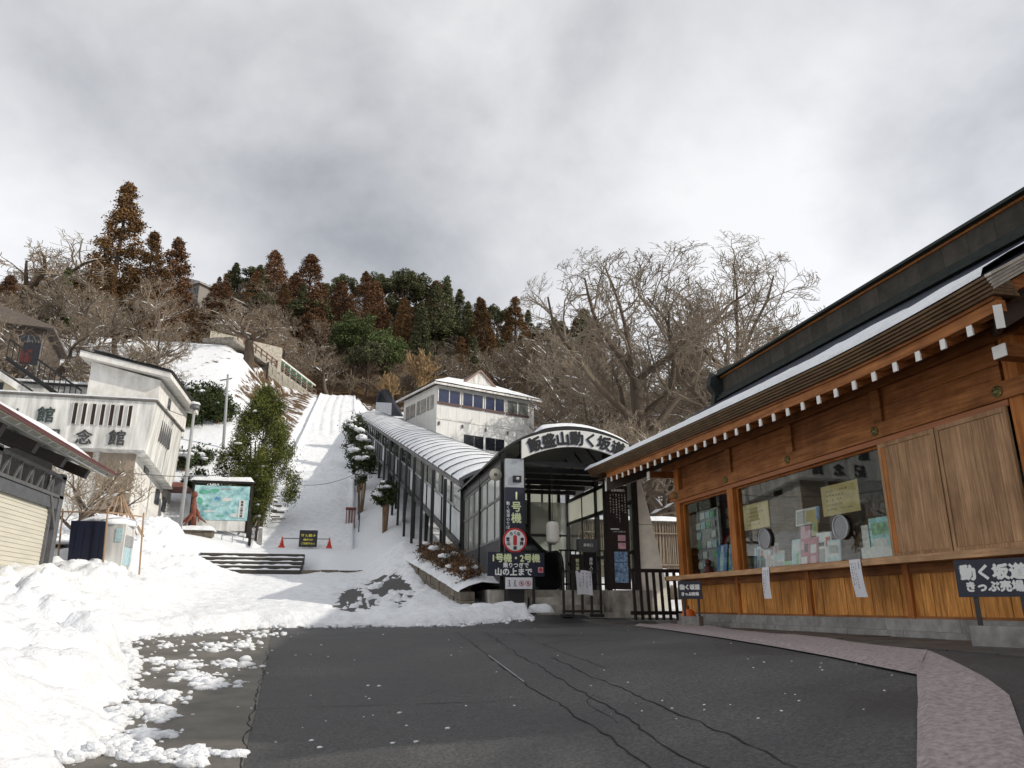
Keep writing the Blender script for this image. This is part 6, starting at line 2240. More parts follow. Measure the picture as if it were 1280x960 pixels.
# shop walls: stone steps at the pavilion corner covered with snow
cs = thing('corner_step', (4.6, 19.7, 1.25), 'low black slatted step grate half buried in snow at the pavilion corner', 'step')
MB().box(4.25, 5.30, 19.7, 20.3, 1.30, 1.42).build('tread', BLACK, cs)
MB().box(4.25, 5.30, 19.45, 19.68, 1.15, 1.27).build('tread', BLACK, cs)
mb = MB()
mb.blob((4.3, 20.1, 1.42), (0.45, 0.32, 0.28), 3, 14, 8, 0.4, 0.1)
mb.blob((5.25, 20.0, 1.40), (0.38, 0.32, 0.22), 6, 14, 8, 0.4, 0.1)
mb.blob((4.75, 20.25, 1.40), (0.5, 0.18, 0.13), 7, 14, 8, 0.4, 0.1)
mb.blob((3.7, 19.9, 1.38), (0.6, 0.4, 0.25), 9, 14, 8, 0.4, 0.15)
mb.blob((4.7, 19.45, 1.25), (0.8, 0.22, 0.09), 11, 14, 8, 0.4, 0.1)
tag(mb.build('snow', SNOW, cs, smooth=True), kind='stuff')

# handrails along the stairway
def rail_along(x, y0, y1, dz, label, step=2.4, mat=GREY_PAINT):
    th = thing('stair_handrail', (x, y0, float(z_mid(y0))), label, 'handrail')
    n = int((y1 - y0) / step)
    pts = []
    for k in range(n + 1):
        yy = y0 + (y1 - y0) * k / n
        z = float(z_mid(yy))
        MB().tube([(x, yy, z - 0.2), (x, yy, z + dz)], 0.035, 6).build('baluster', mat, th)
        pts.append((x, yy, z + dz))
    MB().tube(pts, 0.04, 6).build('rail', mat, th)
    return th


rail_along(0.95, 46, 88, 0.85, 'dark handrail along the right edge of the snowy stairway', 2.6, M('rail_blue', (0.03, 0.035, 0.06), 0.5, 0.2))
rail_along(-4.75, 44, 70, 0.8, 'grey handrail along the left edge of the snowy stairway', 2.6, M('rail_grey', (0.16, 0.15, 0.14), 0.6, 0.2))

# brushwood screen fence and boulder behind the office corner
sc_ = thing('brushwood_fence', (12, 30, 1.9), 'brushwood screen fence with snow along its top behind the buildings', 'fence')
zf = Hf(12, 30)
rr = random.Random(5)
slm = [meshof(MB().tube([(0, 0, 0), (rr.uniform(-.02, .02), 0, 1.2), (rr.uniform(-.03, .03), 0, 2.5)], [0.035, 0.03, 0.018], 5), 'brush_stem', BAMBOO) for _ in range(4)]
MB().box(9.6, 19, 30.06, 30.12, zf - 0.2, zf + 2.4).build('backing', BAMBOO, sc_)
for k in range(140):
    inst('brush_stem', slm[k % 4], sc_, (9.7 + k * 0.066, 30 + rr.uniform(-.02, .02), zf - 0.05), (0, rr.uniform(-.02, .02), 0), (1, 1, rr.uniform(0.95, 1.03)))
for z in (0.6, 1.9):
    MB().tube([(9.6, 29.93, zf + z), (19, 29.93, zf + z)], 0.03, 6).build('cross_rail', BAMBOO, sc_)
rows = [[(9.6 + 9.4 * u, 29.85 + 0.4 * v, zf + 2.42 + (0 if v in (0, 1) else 0.16 + 0.08 * float(vnoise(u * 20, v, 3)))) for u in np.linspace(0, 1, 30)] for v in (0, 0.2, 0.6, 1)]
MB().grid(rows).build('snow', SNOW, sc_, smooth=True)
for i, (x, y, s, lab) in enumerate(((11.6, 26.5, 0.75, 'dark boulder with a snow cap in the garden behind the picket fence'), (10.6, 23.5, 0.5, 'smaller snow-capped boulder beside the white buttress wall'))):
    bl = thing('boulder', (x, y, Hf(x, y)), lab, 'boulder', 'garden boulders')
    MB().blob((x, y, Hf(x, y) + s * 0.25), (s * 1.4, s, s * 0.75), i + 3, 14, 9, 0.5).build('rock', STONE_OLD, bl, smooth=True)
    MB().blob((x, y, Hf(x, y) + s * 0.68), (s * 1.15, s * 0.9, s * 0.42), i + 5, 14, 8, 0.35, 0.02).build('snow', SNOW, bl, smooth=True)

# ================================================================== upper left: retaining wall, shop with green awning, walkers, houses
A_, B2 = Vector((-10.6, 100, 0)), Vector((-4.9, 116.5, 0))
dv = (B2 - A_).normalized()
nv = Vector((dv.y, -dv.x, 0))
rw = thing('retaining_wall', (-8, 106, 26), 'tall grey stone retaining wall below the upper walkway', 'wall')
rr = random.Random(15)
Lw = (B2 - A_).length
for row in range(9):
    z0 = 23.5 + row * 1.03
    s = -0.5 * (row % 2)
    while s < Lw:
        w = rr.uniform(0.9, 1.5)
        s0, s1 = max(0, s), min(Lw, s + w)
        if s1 - s0 > 0.1:
            p, q = A_ + dv * (s0 + .015), A_ + dv * (s1 - .015)
            o_ = nv * rr.uniform(-.05, .05)
            bz = nv * (-(z0 - 23.5) * 0.06)
            MB().prism([p + o_ + bz + Vector((0, 0, z0)), q + o_ + bz + Vector((0, 0, z0)), q + o_ + bz * 1.05 + Vector((0, 0, z0 + 1.0)), p + o_ + bz * 1.05 + Vector((0, 0, z0 + 1.0))], -nv * 1.0).build('wall_block', M('grey_masonry', (0.26, 0.24, 0.20), 0.9, 0.25, 2, 0.3, 12, objvar=0.12), rw)
        s += w
A2 = A_ - nv * 0.55
MB().prism([A2 - dv * 10 + Vector((0, 0, 32.6)), A2 + dv * (Lw + 1) + Vector((0, 0, 32.6)), A2 + dv * (Lw + 1) - nv * 4 + Vector((0, 0, 32.6)), A2 - dv * 10 - nv * 4 + Vector((0, 0, 32.6))], (0, 0, 0.45)).build('walkway', CONCRETE, rw)
wr = thing('walkway_railing', (-8, 106, 33), 'brown post and rail fence along the upper walkway', 'railing')
for k in range(17):
    p = A2 - dv * 9 + dv * ((Lw + 9) * k / 16)
    MB().box(p.x - 0.08, p.x + 0.08, p.y - 0.08, p.y + 0.08, 33.0, 34.15).build('post', M('rail_brown', (0.16, 0.10, 0.07), 0.8, 0.2), wr)
for z in (33.5, 34.05):
    MB().bar(A2 - dv * 9 + Vector((0, 0, z)), A2 + dv * Lw + Vector((0, 0, z)), 0.10, 0.12).build('rail', M('rail_brown', (0.16, 0.1, 0.07)), wr)
# shop
S0 = A2 - nv * 3.0 + dv * 3
sp = thing('hillside_shop', (S0.x, S0.y, 33), 'long low white shop with green awning by the upper walkway', 'shop')


def shp(s, d, z):
    return S0 + dv * s - nv * d + Vector((0, 0, z))


mb = MB()
mb.hexa([shp(0, 0, 33), shp(17, 0, 33), shp(17, 6, 33), shp(0, 6, 33), shp(0, 0, 35.9), shp(17, 0, 35.9), shp(17, 6, 36.3), shp(0, 6, 36.3)])
mb.build('wall', WHITE_WALL2, sp)
MB().hexa([shp(-0.6, -1.6, 35.75), shp(17.6, -1.6, 35.75), shp(17.6, 6.4, 36.5), shp(-0.6, 6.4, 36.5), shp(-0.6, -1.6, 36.0), shp(17.6, -1.6, 36.0), shp(17.6, 6.4, 36.75), shp(-0.6, 6.4, 36.75)]).build('roof', WHITE_WALL, sp)
MB().hexa([shp(1, -1.55, 34.9), shp(17, -1.55, 34.9), shp(17, -0.02, 35.6), shp(1, -0.02, 35.6), shp(1, -1.55, 35.0), shp(17, -1.55, 35.0), shp(17, -0.02, 35.72), shp(1, -0.02, 35.72)]).build('awning', GREEN_AWN, sp)
for k in range(8):
    s = 1 + k * 2.2
    MB().bar(shp(s, -1.5, 33), shp(s, -1.5, 35.8), 0.12, 0.12, (0, 1, 0)).build('column', WHITE_WALL, sp)
    if k < 7:
        MB().prism([shp(s + 0.2, -0.03, 33.2), shp(s + 2.0, -0.03, 33.2), shp(s + 2.0, -0.03, 34.9), shp(s + 0.2, -0.03, 34.9)], nv * 0.02).build('shop_window', GLASS_DARK, sp)
# walkers on the walkway
def walker(s, d, hgt, mat_top, label, gname='walkers on the upper walkway'):
    base = A2 + dv * s - nv * d + Vector((0, 0, 33.05))
    th = thing('person', base, label, 'person', None)
    sc2 = hgt / 1.7
    me = bpy.data.meshes.new('body')
    V_ = [(0, 0, .9), (0, 0, 1.15), (0, 0, 1.4), (0, 0, 1.52), (0, 0, 1.62), (.1, 0, .85), (.11, .05, .47), (.11, .12, .05), (-.1, 0, .85), (-.11, -.04, .47), (-.11, -.1, .05), (.19, 0, 1.36), (.25, .04, 1.1), (.22, .12, .88), (-.19, 0, 1.36), (-.25, -.02, 1.1), (-.22, .08, .88)]
    E_ = [(0, 1), (1, 2), (2, 3), (3, 4), (0, 5), (5, 6), (6, 7), (0, 8), (8, 9), (9, 10), (2, 11), (11, 12), (12, 13), (2, 14), (14, 15), (15, 16)]
    me.from_pydata([(a * sc2, b * sc2, c * sc2) for a, b, c in V_], E_, [])
    o = bpy.data.objects.new('body', me)
    col.objects.link(o)
    o.parent = th
    sk = o.modifiers.new('skin', 'SKIN')
    rads = [.16, .17, .17, .06, .11, .10, .075, .05, .10, .075, .05, .075, .06, .045, .075, .06, .045]
    for v, r_ in zip(me.skin_vertices[0].data, rads):
        v.radius = (r_ * sc2, r_ * sc2 * 0.85)
    me.skin_vertices[0].data[0].use_root = True
    ss = o.modifiers.new('sub', 'SUBSURF')
    ss.levels = ss.render_levels = 1
    me.materials.append(mat_top)
    MB().blob((0, 0, 1.66 * sc2), (.10 * sc2, .11 * sc2, .12 * sc2), 2, 10, 8, 0.1).build('hair', BLACK, th, smooth=True, local=True)
    return th


walker(3.6, 0.9, 1.68, M('coat_black', (0.02, 0.018, 0.02), 0.8, 0.2), 'person in a dark coat standing at the upper walkway rail, left of two')
walker(4.6, 1.1, 1.72, M('coat_brown', (0.05, 0.035, 0.03), 0.8, 0.2), 'person in a dark brown coat on the upper walkway, right of two')


def hill_house(px, py_top, y, w, d, h, rot, label, wall, name='hill_house', roofm=None, snow=True, gable=True):
    p = at_y(px, py_top, y)
    z1 = p.z
    zb = min(Hf(p.x, y), z1 - h)
    th = thing(name, (p.x, y, zb), label, 'house', rz=rot)
    hz = z1 - zb
    MB().box(-w / 2, w / 2, 0, d, 0, hz - 1.4).build('wall', wall, th, local=True)
    rf_ = MB().prism([(-w / 2 - 0.6, -0.6, hz - 1.5), (w / 2 + 0.6, -0.6, hz - 1.5), (w / 2 + 0.6, -0.6, hz - 1.3), (0, -0.6, hz), (-w / 2 - 0.6, -0.6, hz - 1.3)], (0, d + 1.2, 0)).build('roof', roofm or GREY_PAINT, th, local=True)
    if snow:
        for s in (-1, 1):
            rows = [[(s * (w / 2 + 0.5) * (1 - u), -0.55 + (d + 1.1) * v, hz - 1.28 + 1.3 * u + 0.12 + 0.1 * float(vnoise(u * 5, v * 6, 3))) for u in np.linspace(0, 1, 6)] for v in np.linspace(0, 1, 8)]
            MB().grid(rows).build('snow', SNOW, rf_, local=True, smooth=True)
    for k in range(3):
        x = -w / 2 + w * (k + 0.5) / 3
        for zz in (hz - 3.6, hz - 6.4):
            if zz > 0.4:
                wn_ = MB().box(x - w * 0.11, x + w * 0.11, -0.05, -0.01, zz, zz + 1.4).build('window', GLASS_DARK, th, local=True)
                MB().box(x - 0.04, x + 0.04, -0.08, -0.051, zz, zz + 1.4).build('frame', GREY_PAINT, wn_, local=True)
    return th


hill_house(238, 350, 158, 6.0, 14, 7, R(-38), 'grey gabled house with a pale snowy roof between the brown conifers', M('house_grey', (0.24, 0.22, 0.20), 0.8, 0.2), roofm=M('pale_roof', (0.4, 0.39, 0.37), 0.7, 0.1))
hill_house(2, 384, 66, 7, 8, 5, R(10), 'dark brown house half hidden by branches at the left edge', M('house_brown', (0.07, 0.052, 0.042), 0.8, 0.2), roofm=M('old_roof', (0.13, 0.105, 0.09), 0.8, 0.2), snow=False)
# banners by the left house
bn = thing('banner', (-20.5, 52, 14), 'red and navy cloth banner by the brown house', 'banner')
c = at_y(40, 432, 52)
MB().box(c.x - 0.5, c.x + 0.5, 51.98, 52.02, c.z - 1.3, c.z + 0.2).build('cloth', M('banner_navy', (0.018, 0.018, 0.026), 0.8, 0.3), bn)
MB().box(c.x - 0.55, c.x + 0.1, 51.95, 51.975, c.z - 1.2, c.z - 0.3).build('red_panel', M('banner_red', (0.09, 0.018, 0.018), 0.8, 0.3), bn)
MB().tube([(c.x + 0.55, 52, c.z - 3), (c.x + 0.55, 52, c.z + 0.5)], 0.04, 6).build('pole', GREY_PAINT, bn)
# pebbled upper wall and rail fence on the snow slope
uw = thing('upper_slope_wall', (-16, 97, 32), 'pale rough-cast wall across the top of the snowy slope', 'wall')
pa, pb = at_y(262, 425, 97), at_y(352, 440, 103)
MB().hexa([(pa.x, 97, pa.z - 3), (pb.x, 103, pb.z - 3), (pb.x, 104, pb.z - 3), (pa.x, 98, pa.z - 3), (pa.x, 97, pa.z + 1.3), (pb.x, 103, pb.z + 0.6), (pb.x, 104, pb.z + 0.6), (pa.x, 98, pa.z + 1.3)]).build('wall_body', M('roughcast', (0.40, 0.37, 0.31), 0.9, 0.4, 4, 0.5, 8), uw)
sf = thing('slope_fence', (-15, 88, 30), 'low dark rail fence along the crest of the snowy slope', 'fence')
P_ = [at_y(px, py, 90) for px, py in ((214, 446), (240, 444), (265, 444), (290, 448), (315, 452), (335, 456))]
for p in P_:
    MB().box(p.x - 0.1, p.x + 0.1, 89.9, 90.1, p.z - 1.8, p.z + 0.3).build('post', BLACK_BROWN, sf)
for dz in (-0.5, 0.1):
    MB().tube([(p.x, 90, p.z + dz) for p in P_], 0.06, 5).build('rail', BLACK_BROWN, sf)

# ================================================================== VEGETATION
def bare_tree_mesh(seed, h=10.0, trunk=0.3, tr=0.16, limbs=5, kids=(6, 6, 5), spread=0.75, wander=0.22, up=0.10, snowy=False, stem_sides=7, min_r=0.008, rounded=0, coarse=False):
    """trunk with limbs, and a crown of fine twigs; returns meshes (wood, twigs, snow)"""
    rr = random.Random(seed)
    wood, twig, snow = MB(), MB(), MB()

    def grow(p, d, length, r, lev):
        n = ((2, 4, 3, 2, 2) if coarse else (5, 6, 5, 4, 3))[min(lev, 4)]
        pts, rad = [p], [r]
        q, dd = Vector(p), Vector(d)
        for k in range(n):
            w = wander * (0.5 if lev == 0 else 1.0)
            dd = dd + Vector((rr.gauss(0, w), rr.gauss(0, w), rr.gauss(0, w * 0.7) + (up if lev > 0 else 0.05)))
            dd.normalize()
            q = q + dd * (length / n)
            pts.append(q.copy())
            rad.append(max(min_r, r * (1 - (0.45 if lev == 0 else 0.75) * (k + 1) / n)))
        if lev <= 1:
            wood.tube(pts, rad, 3 if coarse else (stem_sides if lev == 0 else 5), lev == 0 and not coarse)
        else:
            twig.tube(pts, rad, 4 if lev == 2 and not coarse else 3, False)
        if snowy and lev in (1, 2) and rr.random() < 0.5:
            for a, b, ra in zip(pts[:-1], pts[1:], rad[:-1]):
                dz = (b - a).normalized().z
                if abs(dz) < 0.75 and rr.random() < 0.65:
                    o = Vector((0, 0, ra * 0.75))
                    snow.tube([a + o, (a + b) / 2 + o * 1.3, b + o], [ra * 0.5, ra * 0.85 + 0.012, ra * 0.35], 5)
        if lev > len(kids):
            return
        if lev == 0:
            m = limbs
        else:
            m = kids[lev - 1]
        for k in range(m):
            if lev == 0:
                f = rr.uniform(0.55, 1.0) if k else 1.0
            else:
                f = 0.22 + 0.78 * (k + rr.random()) / m
            i = min(n - 1, int(f * n))
            t = f * n - i
            bp = pts[i] + (pts[i + 1] - pts[i]) * t
            ax = (pts[i + 1] - pts[i]).normalized()
            side = Vector((rr.gauss(0, 1), rr.gauss(0, 1), rr.gauss(0, 0.6)))
            side = (side - ax * side.dot(ax)).normalized()
            a = rr.uniform(0.6, 1.15) * spread
            nd = (ax * math.cos(a) + side * math.sin(a)).normalized()
            rb = rad[i] * rr.uniform(0.45, 0.7)
            L_ = length * rr.uniform(0.45, 0.72) * (1.5 if lev == 0 else 1.0) * (1.0 - 0.35 * f if lev else 1.0)
            grow(bp, nd, L_, max(min_r, rb), lev + 1)
    grow(Vector((0, 0, 0)), Vector((rr.gauss(0, .06), rr.gauss(0, .06), 1)), h * trunk * 1.1, tr, 0)
    if rounded:
        zt = max(v[2] for v in twig.v)
        c0 = Vector((0, 0, zt * 0.56))
        ra, rz_ = zt * rounded, zt * 0.42

        def squeeze(v):
            p = Vector(v) - c0
            d = math.sqrt((p.x / ra) ** 2 + (p.y / ra) ** 2 + (p.z / rz_) ** 2)
            if d < 0.6 or p.z < -zt * 0.25:
                return v
            k = (0.6 + 0.4 * (1 - math.exp(-(d - 0.6) / 0.4))) / d
            return tuple(c0 + p * k)
        for m_ in (wood, twig, snow):
            m_.v = [squeeze(v) for v in m_.v]
    zmax = max(v[2] for v in twig.v)
    s = h / zmax
    for m_ in (wood, twig, snow):
        m_.v = [(a * s, b * s, c * s) for a, b, c in m_.v]
    return wood, twig, snow


def quads(centers, size, rng, aspect=0.55, upright=0.0, flat=0.0):
    """randomly turned leaf faces"""
    n = len(centers)
    a = rng.normal(size=(n, 3))
    if upright:
        a = a * (1 - upright) + np.array([0, 0, 1.0]) * upright * 1.6
    a /= np.linalg.norm(a, axis=1, keepdims=True)
    b = rng.normal(size=(n, 3))
    b -= a * (a * b).sum(1, keepdims=True)
    b /= np.linalg.norm(b, axis=1, keepdims=True)
    s = size * rng.uniform(0.6, 1.3, size=(n, 1))
    a, b = a * s, b * s * aspect
    V = np.stack([centers - a * 0.9, centers + b * 0.8, centers + a, centers - b * 0.8], 1).reshape(-1, 3)
    F_ = np.arange(n * 4).reshape(n, 4)
    return V, F_


def conifer_meshes(seed, mat, width=0.22, n=2300, ragged=0.3, start=0.12, power=0.85, leaf=0.030, clump=0.022, bark=None, nc=260):
    """unit-height conifer: trunk mesh and crown mesh"""
    rng = np.random.default_rng(seed)
    t = start + (1 - start) * rng.random(nc) ** 1.15
    r = width * (1 - (t - start) / (1 - start)) ** power + 0.006
    lump = 1 - ragged * rng.random(nc)
    ang = rng.random(nc) * 2 * math.pi
    rad = r * lump * np.sqrt(rng.uniform(0.25, 1, nc))
    cc = np.stack([rad * np.cos(ang), rad * np.sin(ang), t - 0.10 * rad], 1)
    top = np.stack([np.zeros(14), np.zeros(14), np.linspace(0.9, 0.985, 14)], 1)
    cc = np.concatenate([cc, top])
    cs = np.concatenate([clump * (0.55 + 0.9 * (r / width)), np.full(14, 0.010)])
    idx = rng.integers(0, len(cc), n)
    off = rng.normal(size=(n, 3)) * cs[idx][:, None] * np.array([1, 1, 0.75])
    V, F_ = quads(cc[idx] + off, leaf, rng, 0.6)
    V[:, 2] = np.clip(V[:, 2], 0.03, 1.02)
    crown = soup('crown', V, F_, mat)
    tb = MB().tube([(0, 0, -0.04), (0.002, 0, 0.3), (0, 0.002, 0.7), (0, 0, 0.96)], [0.017, 0.014, 0.008, 0.002], 7)
    for k in range(26):
        tt = start + 0.02 + (0.85 - start) * k / 26
        a = k * 2.4
        rr_ = width * (1 - (tt - start) / (1 - start)) ** power * 0.8
        tb.tube([(0, 0, tt), (rr_ * math.cos(a), rr_ * math.sin(a), tt - 0.1 * rr_)], [0.004, 0.0015], 3, False)
    return meshof(tb, 'trunk', bark or BARK), crown


def dome_meshes(seed, mat, n=2600, rx=0.42, leaf=0.035, base=0.30, nclump=46, cl=0.085):
    """unit-height round-headed tree"""
    rng = np.random.default_rng(seed)
    d = rng.normal(size=(nclump, 3))
    d /= np.linalg.norm(d, axis=1, keepdims=True)
    d[:, 2] = np.abs(d[:, 2]) * 1.0 - 0.15
    cc = np.array([0, 0, base + 0.28]) + d * np.array([rx, rx, (1 - base) * 0.58]) * rng.uniform(0.45, 0.95, (nclump, 1))
    cc[:, 2] = np.clip(cc[:, 2], base * 0.8, 0.95)
    idx = rng.integers(0, nclump, n)
    o = rng.normal(size=(n, 3))
    o /= np.linalg.norm(o, axis=1, keepdims=True)
    P = cc[idx] + o * cl * rng.uniform(0.5, 1.1, (n, 1)) * np.array([1, 1, 0.75])
    V, F_ = quads(P, leaf, rng, 0.7)
    crown = soup('crown', V, F_, mat)
    tb = MB().tube([(0, 0, -0.04), (0.01, 0, 0.25), (0, 0.01, 0.6)], [0.03, 0.024, 0.01], 7)
    for k in range(min(nclump, 24)):
        tb.tube([(0, 0, 0.22 + 0.012 * k), tuple(cc[k])], [0.009, 0.003], 4, False)
    return meshof(tb, 'trunk', BARK), crown


def put_tree(meshes, x, y, z, h, label, name, rot=None, wide=1.0, group=None, cat='tree', names=('trunk', 'crown', 'snow')):
    th = thing(name, (x, y, z), label, cat, group, rnd.uniform(0, 6.28) if rot is None else rot)
    th.scale = (h * wide, h * wide, h)
    for nm, me in zip(names, meshes):
        if me is None:
            continue
        o = bpy.data.objects.new(nm, me)
        col.objects.link(o)
        o.parent = th
        if nm == 'snow':
            o['kind'] = 'stuff'
    return th


def tree_at(meshes, px, py, y, label, name, wide=1.0, group=None, rot=None, base=None, **kw):
    p = at_y(px, py, y)
    z = Hf(p.x, y) - 0.3 if base is None else base
    h = p.z - z
    if h < 1.5:
        print('SHORT TREE', label, px, py, y, round(h, 2))
        z = p.z - 3
        h = 3
    return put_tree(meshes, p.x, y, z, h, label, name, rot, wide * 1.0, group, **kw)


def bare_meshes(seed, mats=(BARK, TWIG), **kw):
    w, t, s = bare_tree_mesh(seed, h=1.0 * 10, **kw)
    for m_ in (w, t, s):
        m_.v = [(a / 10, b / 10, c / 10) for a, b, c in m_.v]
    return (meshof(w, 'trunk', mats[0], True), meshof(t, 'crown', mats[1]), meshof(s, 'snow', SNOW, True) if s.v else None)


CON_B = [conifer_meshes(i, NEEDLE_BROWN, 0.225, 24000, 0.35, 0.06, power=0.72, leaf=0.0074, clump=0.0150, nc=360) for i in (1, 2)]
CON_R = [conifer_meshes(i, NEEDLE_RED, 0.28, 14000, 0.32, 0.06, power=0.66, leaf=0.0115, clump=0.021, nc=260) for i in (3, 4)]
CON_D = [conifer_meshes(i, NEEDLE_DARK, 0.20, 12000, 0.28, 0.05, power=0.72, leaf=0.012, clump=0.018, nc=260) for i in (5, 6)]
PINE = [dome_meshes(i, NEEDLE_DARK, 9000, 0.46, 0.016, 0.30, 60, 0.07) for i in (7, 8)]
GREENB = [dome_meshes(i, NEEDLE_GREEN, 10000, 0.40, 0.015, 0.16, 80) for i in (9,)]
BIG = [bare_meshes(s, trunk=0.22, tr=0.13, limbs=7, kids=(7, 6, 5, 2), spread=0.85, wander=0.2, up=0.06, snowy=False, min_r=0.0040, rounded=0.46) for s in (21, 22, 23)]
MID = [bare_meshes(s, mats=(BARK, TWIG), trunk=0.25, tr=0.20, limbs=7, kids=(7, 6, 4), spread=0.85, wander=0.22, up=0.09, snowy=True, min_r=0.008, rounded=0.5) for s in (31, 32, 33)]
SPREAD = [bare_meshes(s, mats=(BARK, TWIG), trunk=0.22, tr=0.26, limbs=6, kids=(7, 6, 4), spread=1.05, wander=0.24, up=0.02, snowy=True, min_r=0.009, rounded=0.7) for s in (41, 42)]
TAN = [bare_meshes(51, mats=(TWIG_TAN, TWIG_TAN), trunk=0.10, tr=0.10, limbs=11, kids=(7, 6, 4), spread=0.65, wander=0.16, up=0.16, min_r=0.014)]

# tall brown cedars on the left skyline
tree_at(CON_B[0], 163, 230, 104, 'tallest reddish brown cedar on the left skyline', 'cedar_tree', 1.08)
tree_at(CON_B[1], 194, 290, 100, 'slimmer brown cedar just right of the tallest one', 'cedar_tree', 1.1)
tree_at(CON_R[0], 225, 299, 128, 'compact dark red cedar above the grey hill house', 'cedar_tree', 0.95)
tree_at(CON_B[1], 140, 330, 98, 'brown cedar at the left foot of the tallest one', 'cedar_tree', 1.0)
tree_at(CON_D[0], 86, 335, 92, 'small dark green conifer left of the brown cedars', 'conifer_tree', 0.9)
tree_at(CON_R[1], 14, 345, 88, 'low rusty cedar at the left edge of the hill', 'cedar_tree', 1.2)
tree_at(CON_R[0], 345, 313, 178, 'rusty cedar standing above the skyline left of centre', 'cedar_tree', 1.25)
tree_at(CON_R[1], 390, 319, 182, 'broad rusty cedar right of the skyline cedar', 'cedar_tree', 1.5)
SKY = 'cedars and pines along the hill crest'
crest = [(275, 346, 0, 0), (300, 345, 2, 0), (322, 352, 1, 1), (365, 345, 0, 1), (412, 352, 2, 1), (432, 342, 2, 0), (458, 340, 0, 0), (480, 336, 2, 1), (505, 335, 2, 0), (528, 340, 2, 1), (545, 352, 0, 1),
         (575, 362, 1, 1), (600, 372, 0, 0), (622, 378, 2, 1), (660, 388, 1, 0), (690, 394, 2, 0), (720, 398, 0, 1)]
for i, (px, py, k, v) in enumerate(crest):
    fam, nm, lab = ((CON_R, 'cedar_tree', 'rusty cedar in the row along the hill crest'), (CON_D, 'conifer_tree', 'dark pointed conifer in the row along the hill crest'), (PINE, 'pine_tree', 'dark round-headed pine in the row along the hill crest'))[k]
    tree_at(fam[v], px, py, 196 + (i * 7) % 13, lab, nm, 1.15 if k != 2 else 1.0, SKY + (' red', ' dark', ' pines')[k])
mids = [(428, 352, 172, CON_R[0], 1.3, 'rusty cedar in front of the crest pines', 'cedar_tree'), (470, 352, 165, CON_R[1], 1.2, 'reddish cedar left of the dark spires', 'cedar_tree'), (505, 372, 160, CON_B[0], 1.2, 'orange-brown cedar above the tan shrub', 'cedar_tree'),
        (527, 378, 150, CON_D[1], 1.15, 'dark green conifer left of the pair of spires', 'conifer_tree'), (545, 355, 158, CON_D[0], 1.05, 'slim dark spire, left of the pair', 'conifer_tree'), (559, 346, 172, CON_D[1], 0.9, 'slim dark spire, right of the pair', 'conifer_tree'),
        (585, 378, 160, CON_D[0], 1.2, 'dull green conifer right of the spires', 'conifer_tree'), (602, 374, 155, CON_B[1], 1.3, 'brown cedar behind the white hillside building', 'cedar_tree'), (644, 372, 165, CON_B[0], 1.5, 'broad brown and green cedar right of centre on the crest', 'cedar_tree'),
        (355, 372, 150, CON_R[0], 1.3, 'rusty cedar behind the spreading bare cherry', 'cedar_tree'), (395, 362, 148, CON_R[1], 1.25, 'dark red cedar left of the bright green tree', 'cedar_tree'), (330, 365, 160, PINE[0], 1.0, 'dark pine behind the bare cherry on the slope', 'pine_tree'),
        (730, 388, 120, CON_D[1], 1.1, 'dark conifer behind the bare trees right of the building', 'conifer_tree'), (860, 410, 85, CON_D[0], 1.3, 'dark conifer seen through the big bare tree', 'conifer_tree'), (740, 402, 115, CON_B[0], 1.1, 'brown cedar seen through bare twigs', 'cedar_tree'),
        (1035, 372, 60, PINE[1], 0.8, 'green treetop peeping over the ticket office ridge', 'pine_tree')]
for (px, py, y, me, wd, lab, nm) in mids:
    tree_at(me, px, py, y, lab, nm, wd)
tree_at(GREENB[0], 448, 376, 138, 'bright green bushy evergreen above the stairway top', 'evergreen_tree', 0.85)
tree_at(GREENB[0], 483, 398, 132, 'second green evergreen leaning right of the bright one', 'evergreen_tree', 0.8)
tree_at(PINE[1], 462, 420, 126, 'low dark evergreen below the bright green tree', 'evergreen_tree', 0.9)
tree_at(TAN[0], 520, 432, 118, 'tan leafless shrub fanning out above the gallery end', 'shrub', 1.0, cat='shrub', names=('stem', 'twigs', 'snow'))
tree_at(TAN[0], 490, 462, 113, 'smaller tan shrub beside the dark arched hood', 'shrub', 0.9, cat='shrub', names=('stem', 'twigs', 'snow'))

# bare trees one can tell apart
tree_at(SPREAD[0], 62, 302, 100, 'bare spreading tree on the left skyline', 'bare_tree', 1.35)
tree_at(SPREAD[1], 318, 385, 86, 'leaning bare cherry on the snowy slope above the yew', 'bare_tree', 1.6)
tree_at(SPREAD[0], 225, 400, 88, 'gnarled bare tree at the left end of the slope fence', 'bare_tree', 1.2)
tree_at(SPREAD[1], 75, 405, 60, 'pale bare tree behind the penthouse of the memorial hall', 'bare_tree', 1.3)
tree_at(MID[0], 20, 400, 58, 'thin bare tree before the brown house', 'bare_tree', 1.1)
tree_at(MID[1], 415, 430, 120, 'bare tree behind the green awning shop', 'bare_tree', 1.3)
tree_at(MID[2], 110, 560, 29, 'bare shrub with pale stems before the memorial hall', 'bare_tree', 1.1)
tree_at(MID[0], 160, 585, 33, 'wispy bare shrub before the taupe wall of the hall', 'bare_tree', 1.2)
tree_at(BIG[0], 800, 322, 44, 'tall bare tree left of the three big ones behind the office', 'bare_tree', 1.05)
tree_at(BIG[1], 856, 322, 52, 'tall bare tree in the middle of the three big ones', 'bare_tree', 1.15)
tree_at(BIG[2], 925, 340, 43, 'wide bare tree right of the three big ones above the office ridge', 'bare_tree', 1.05)
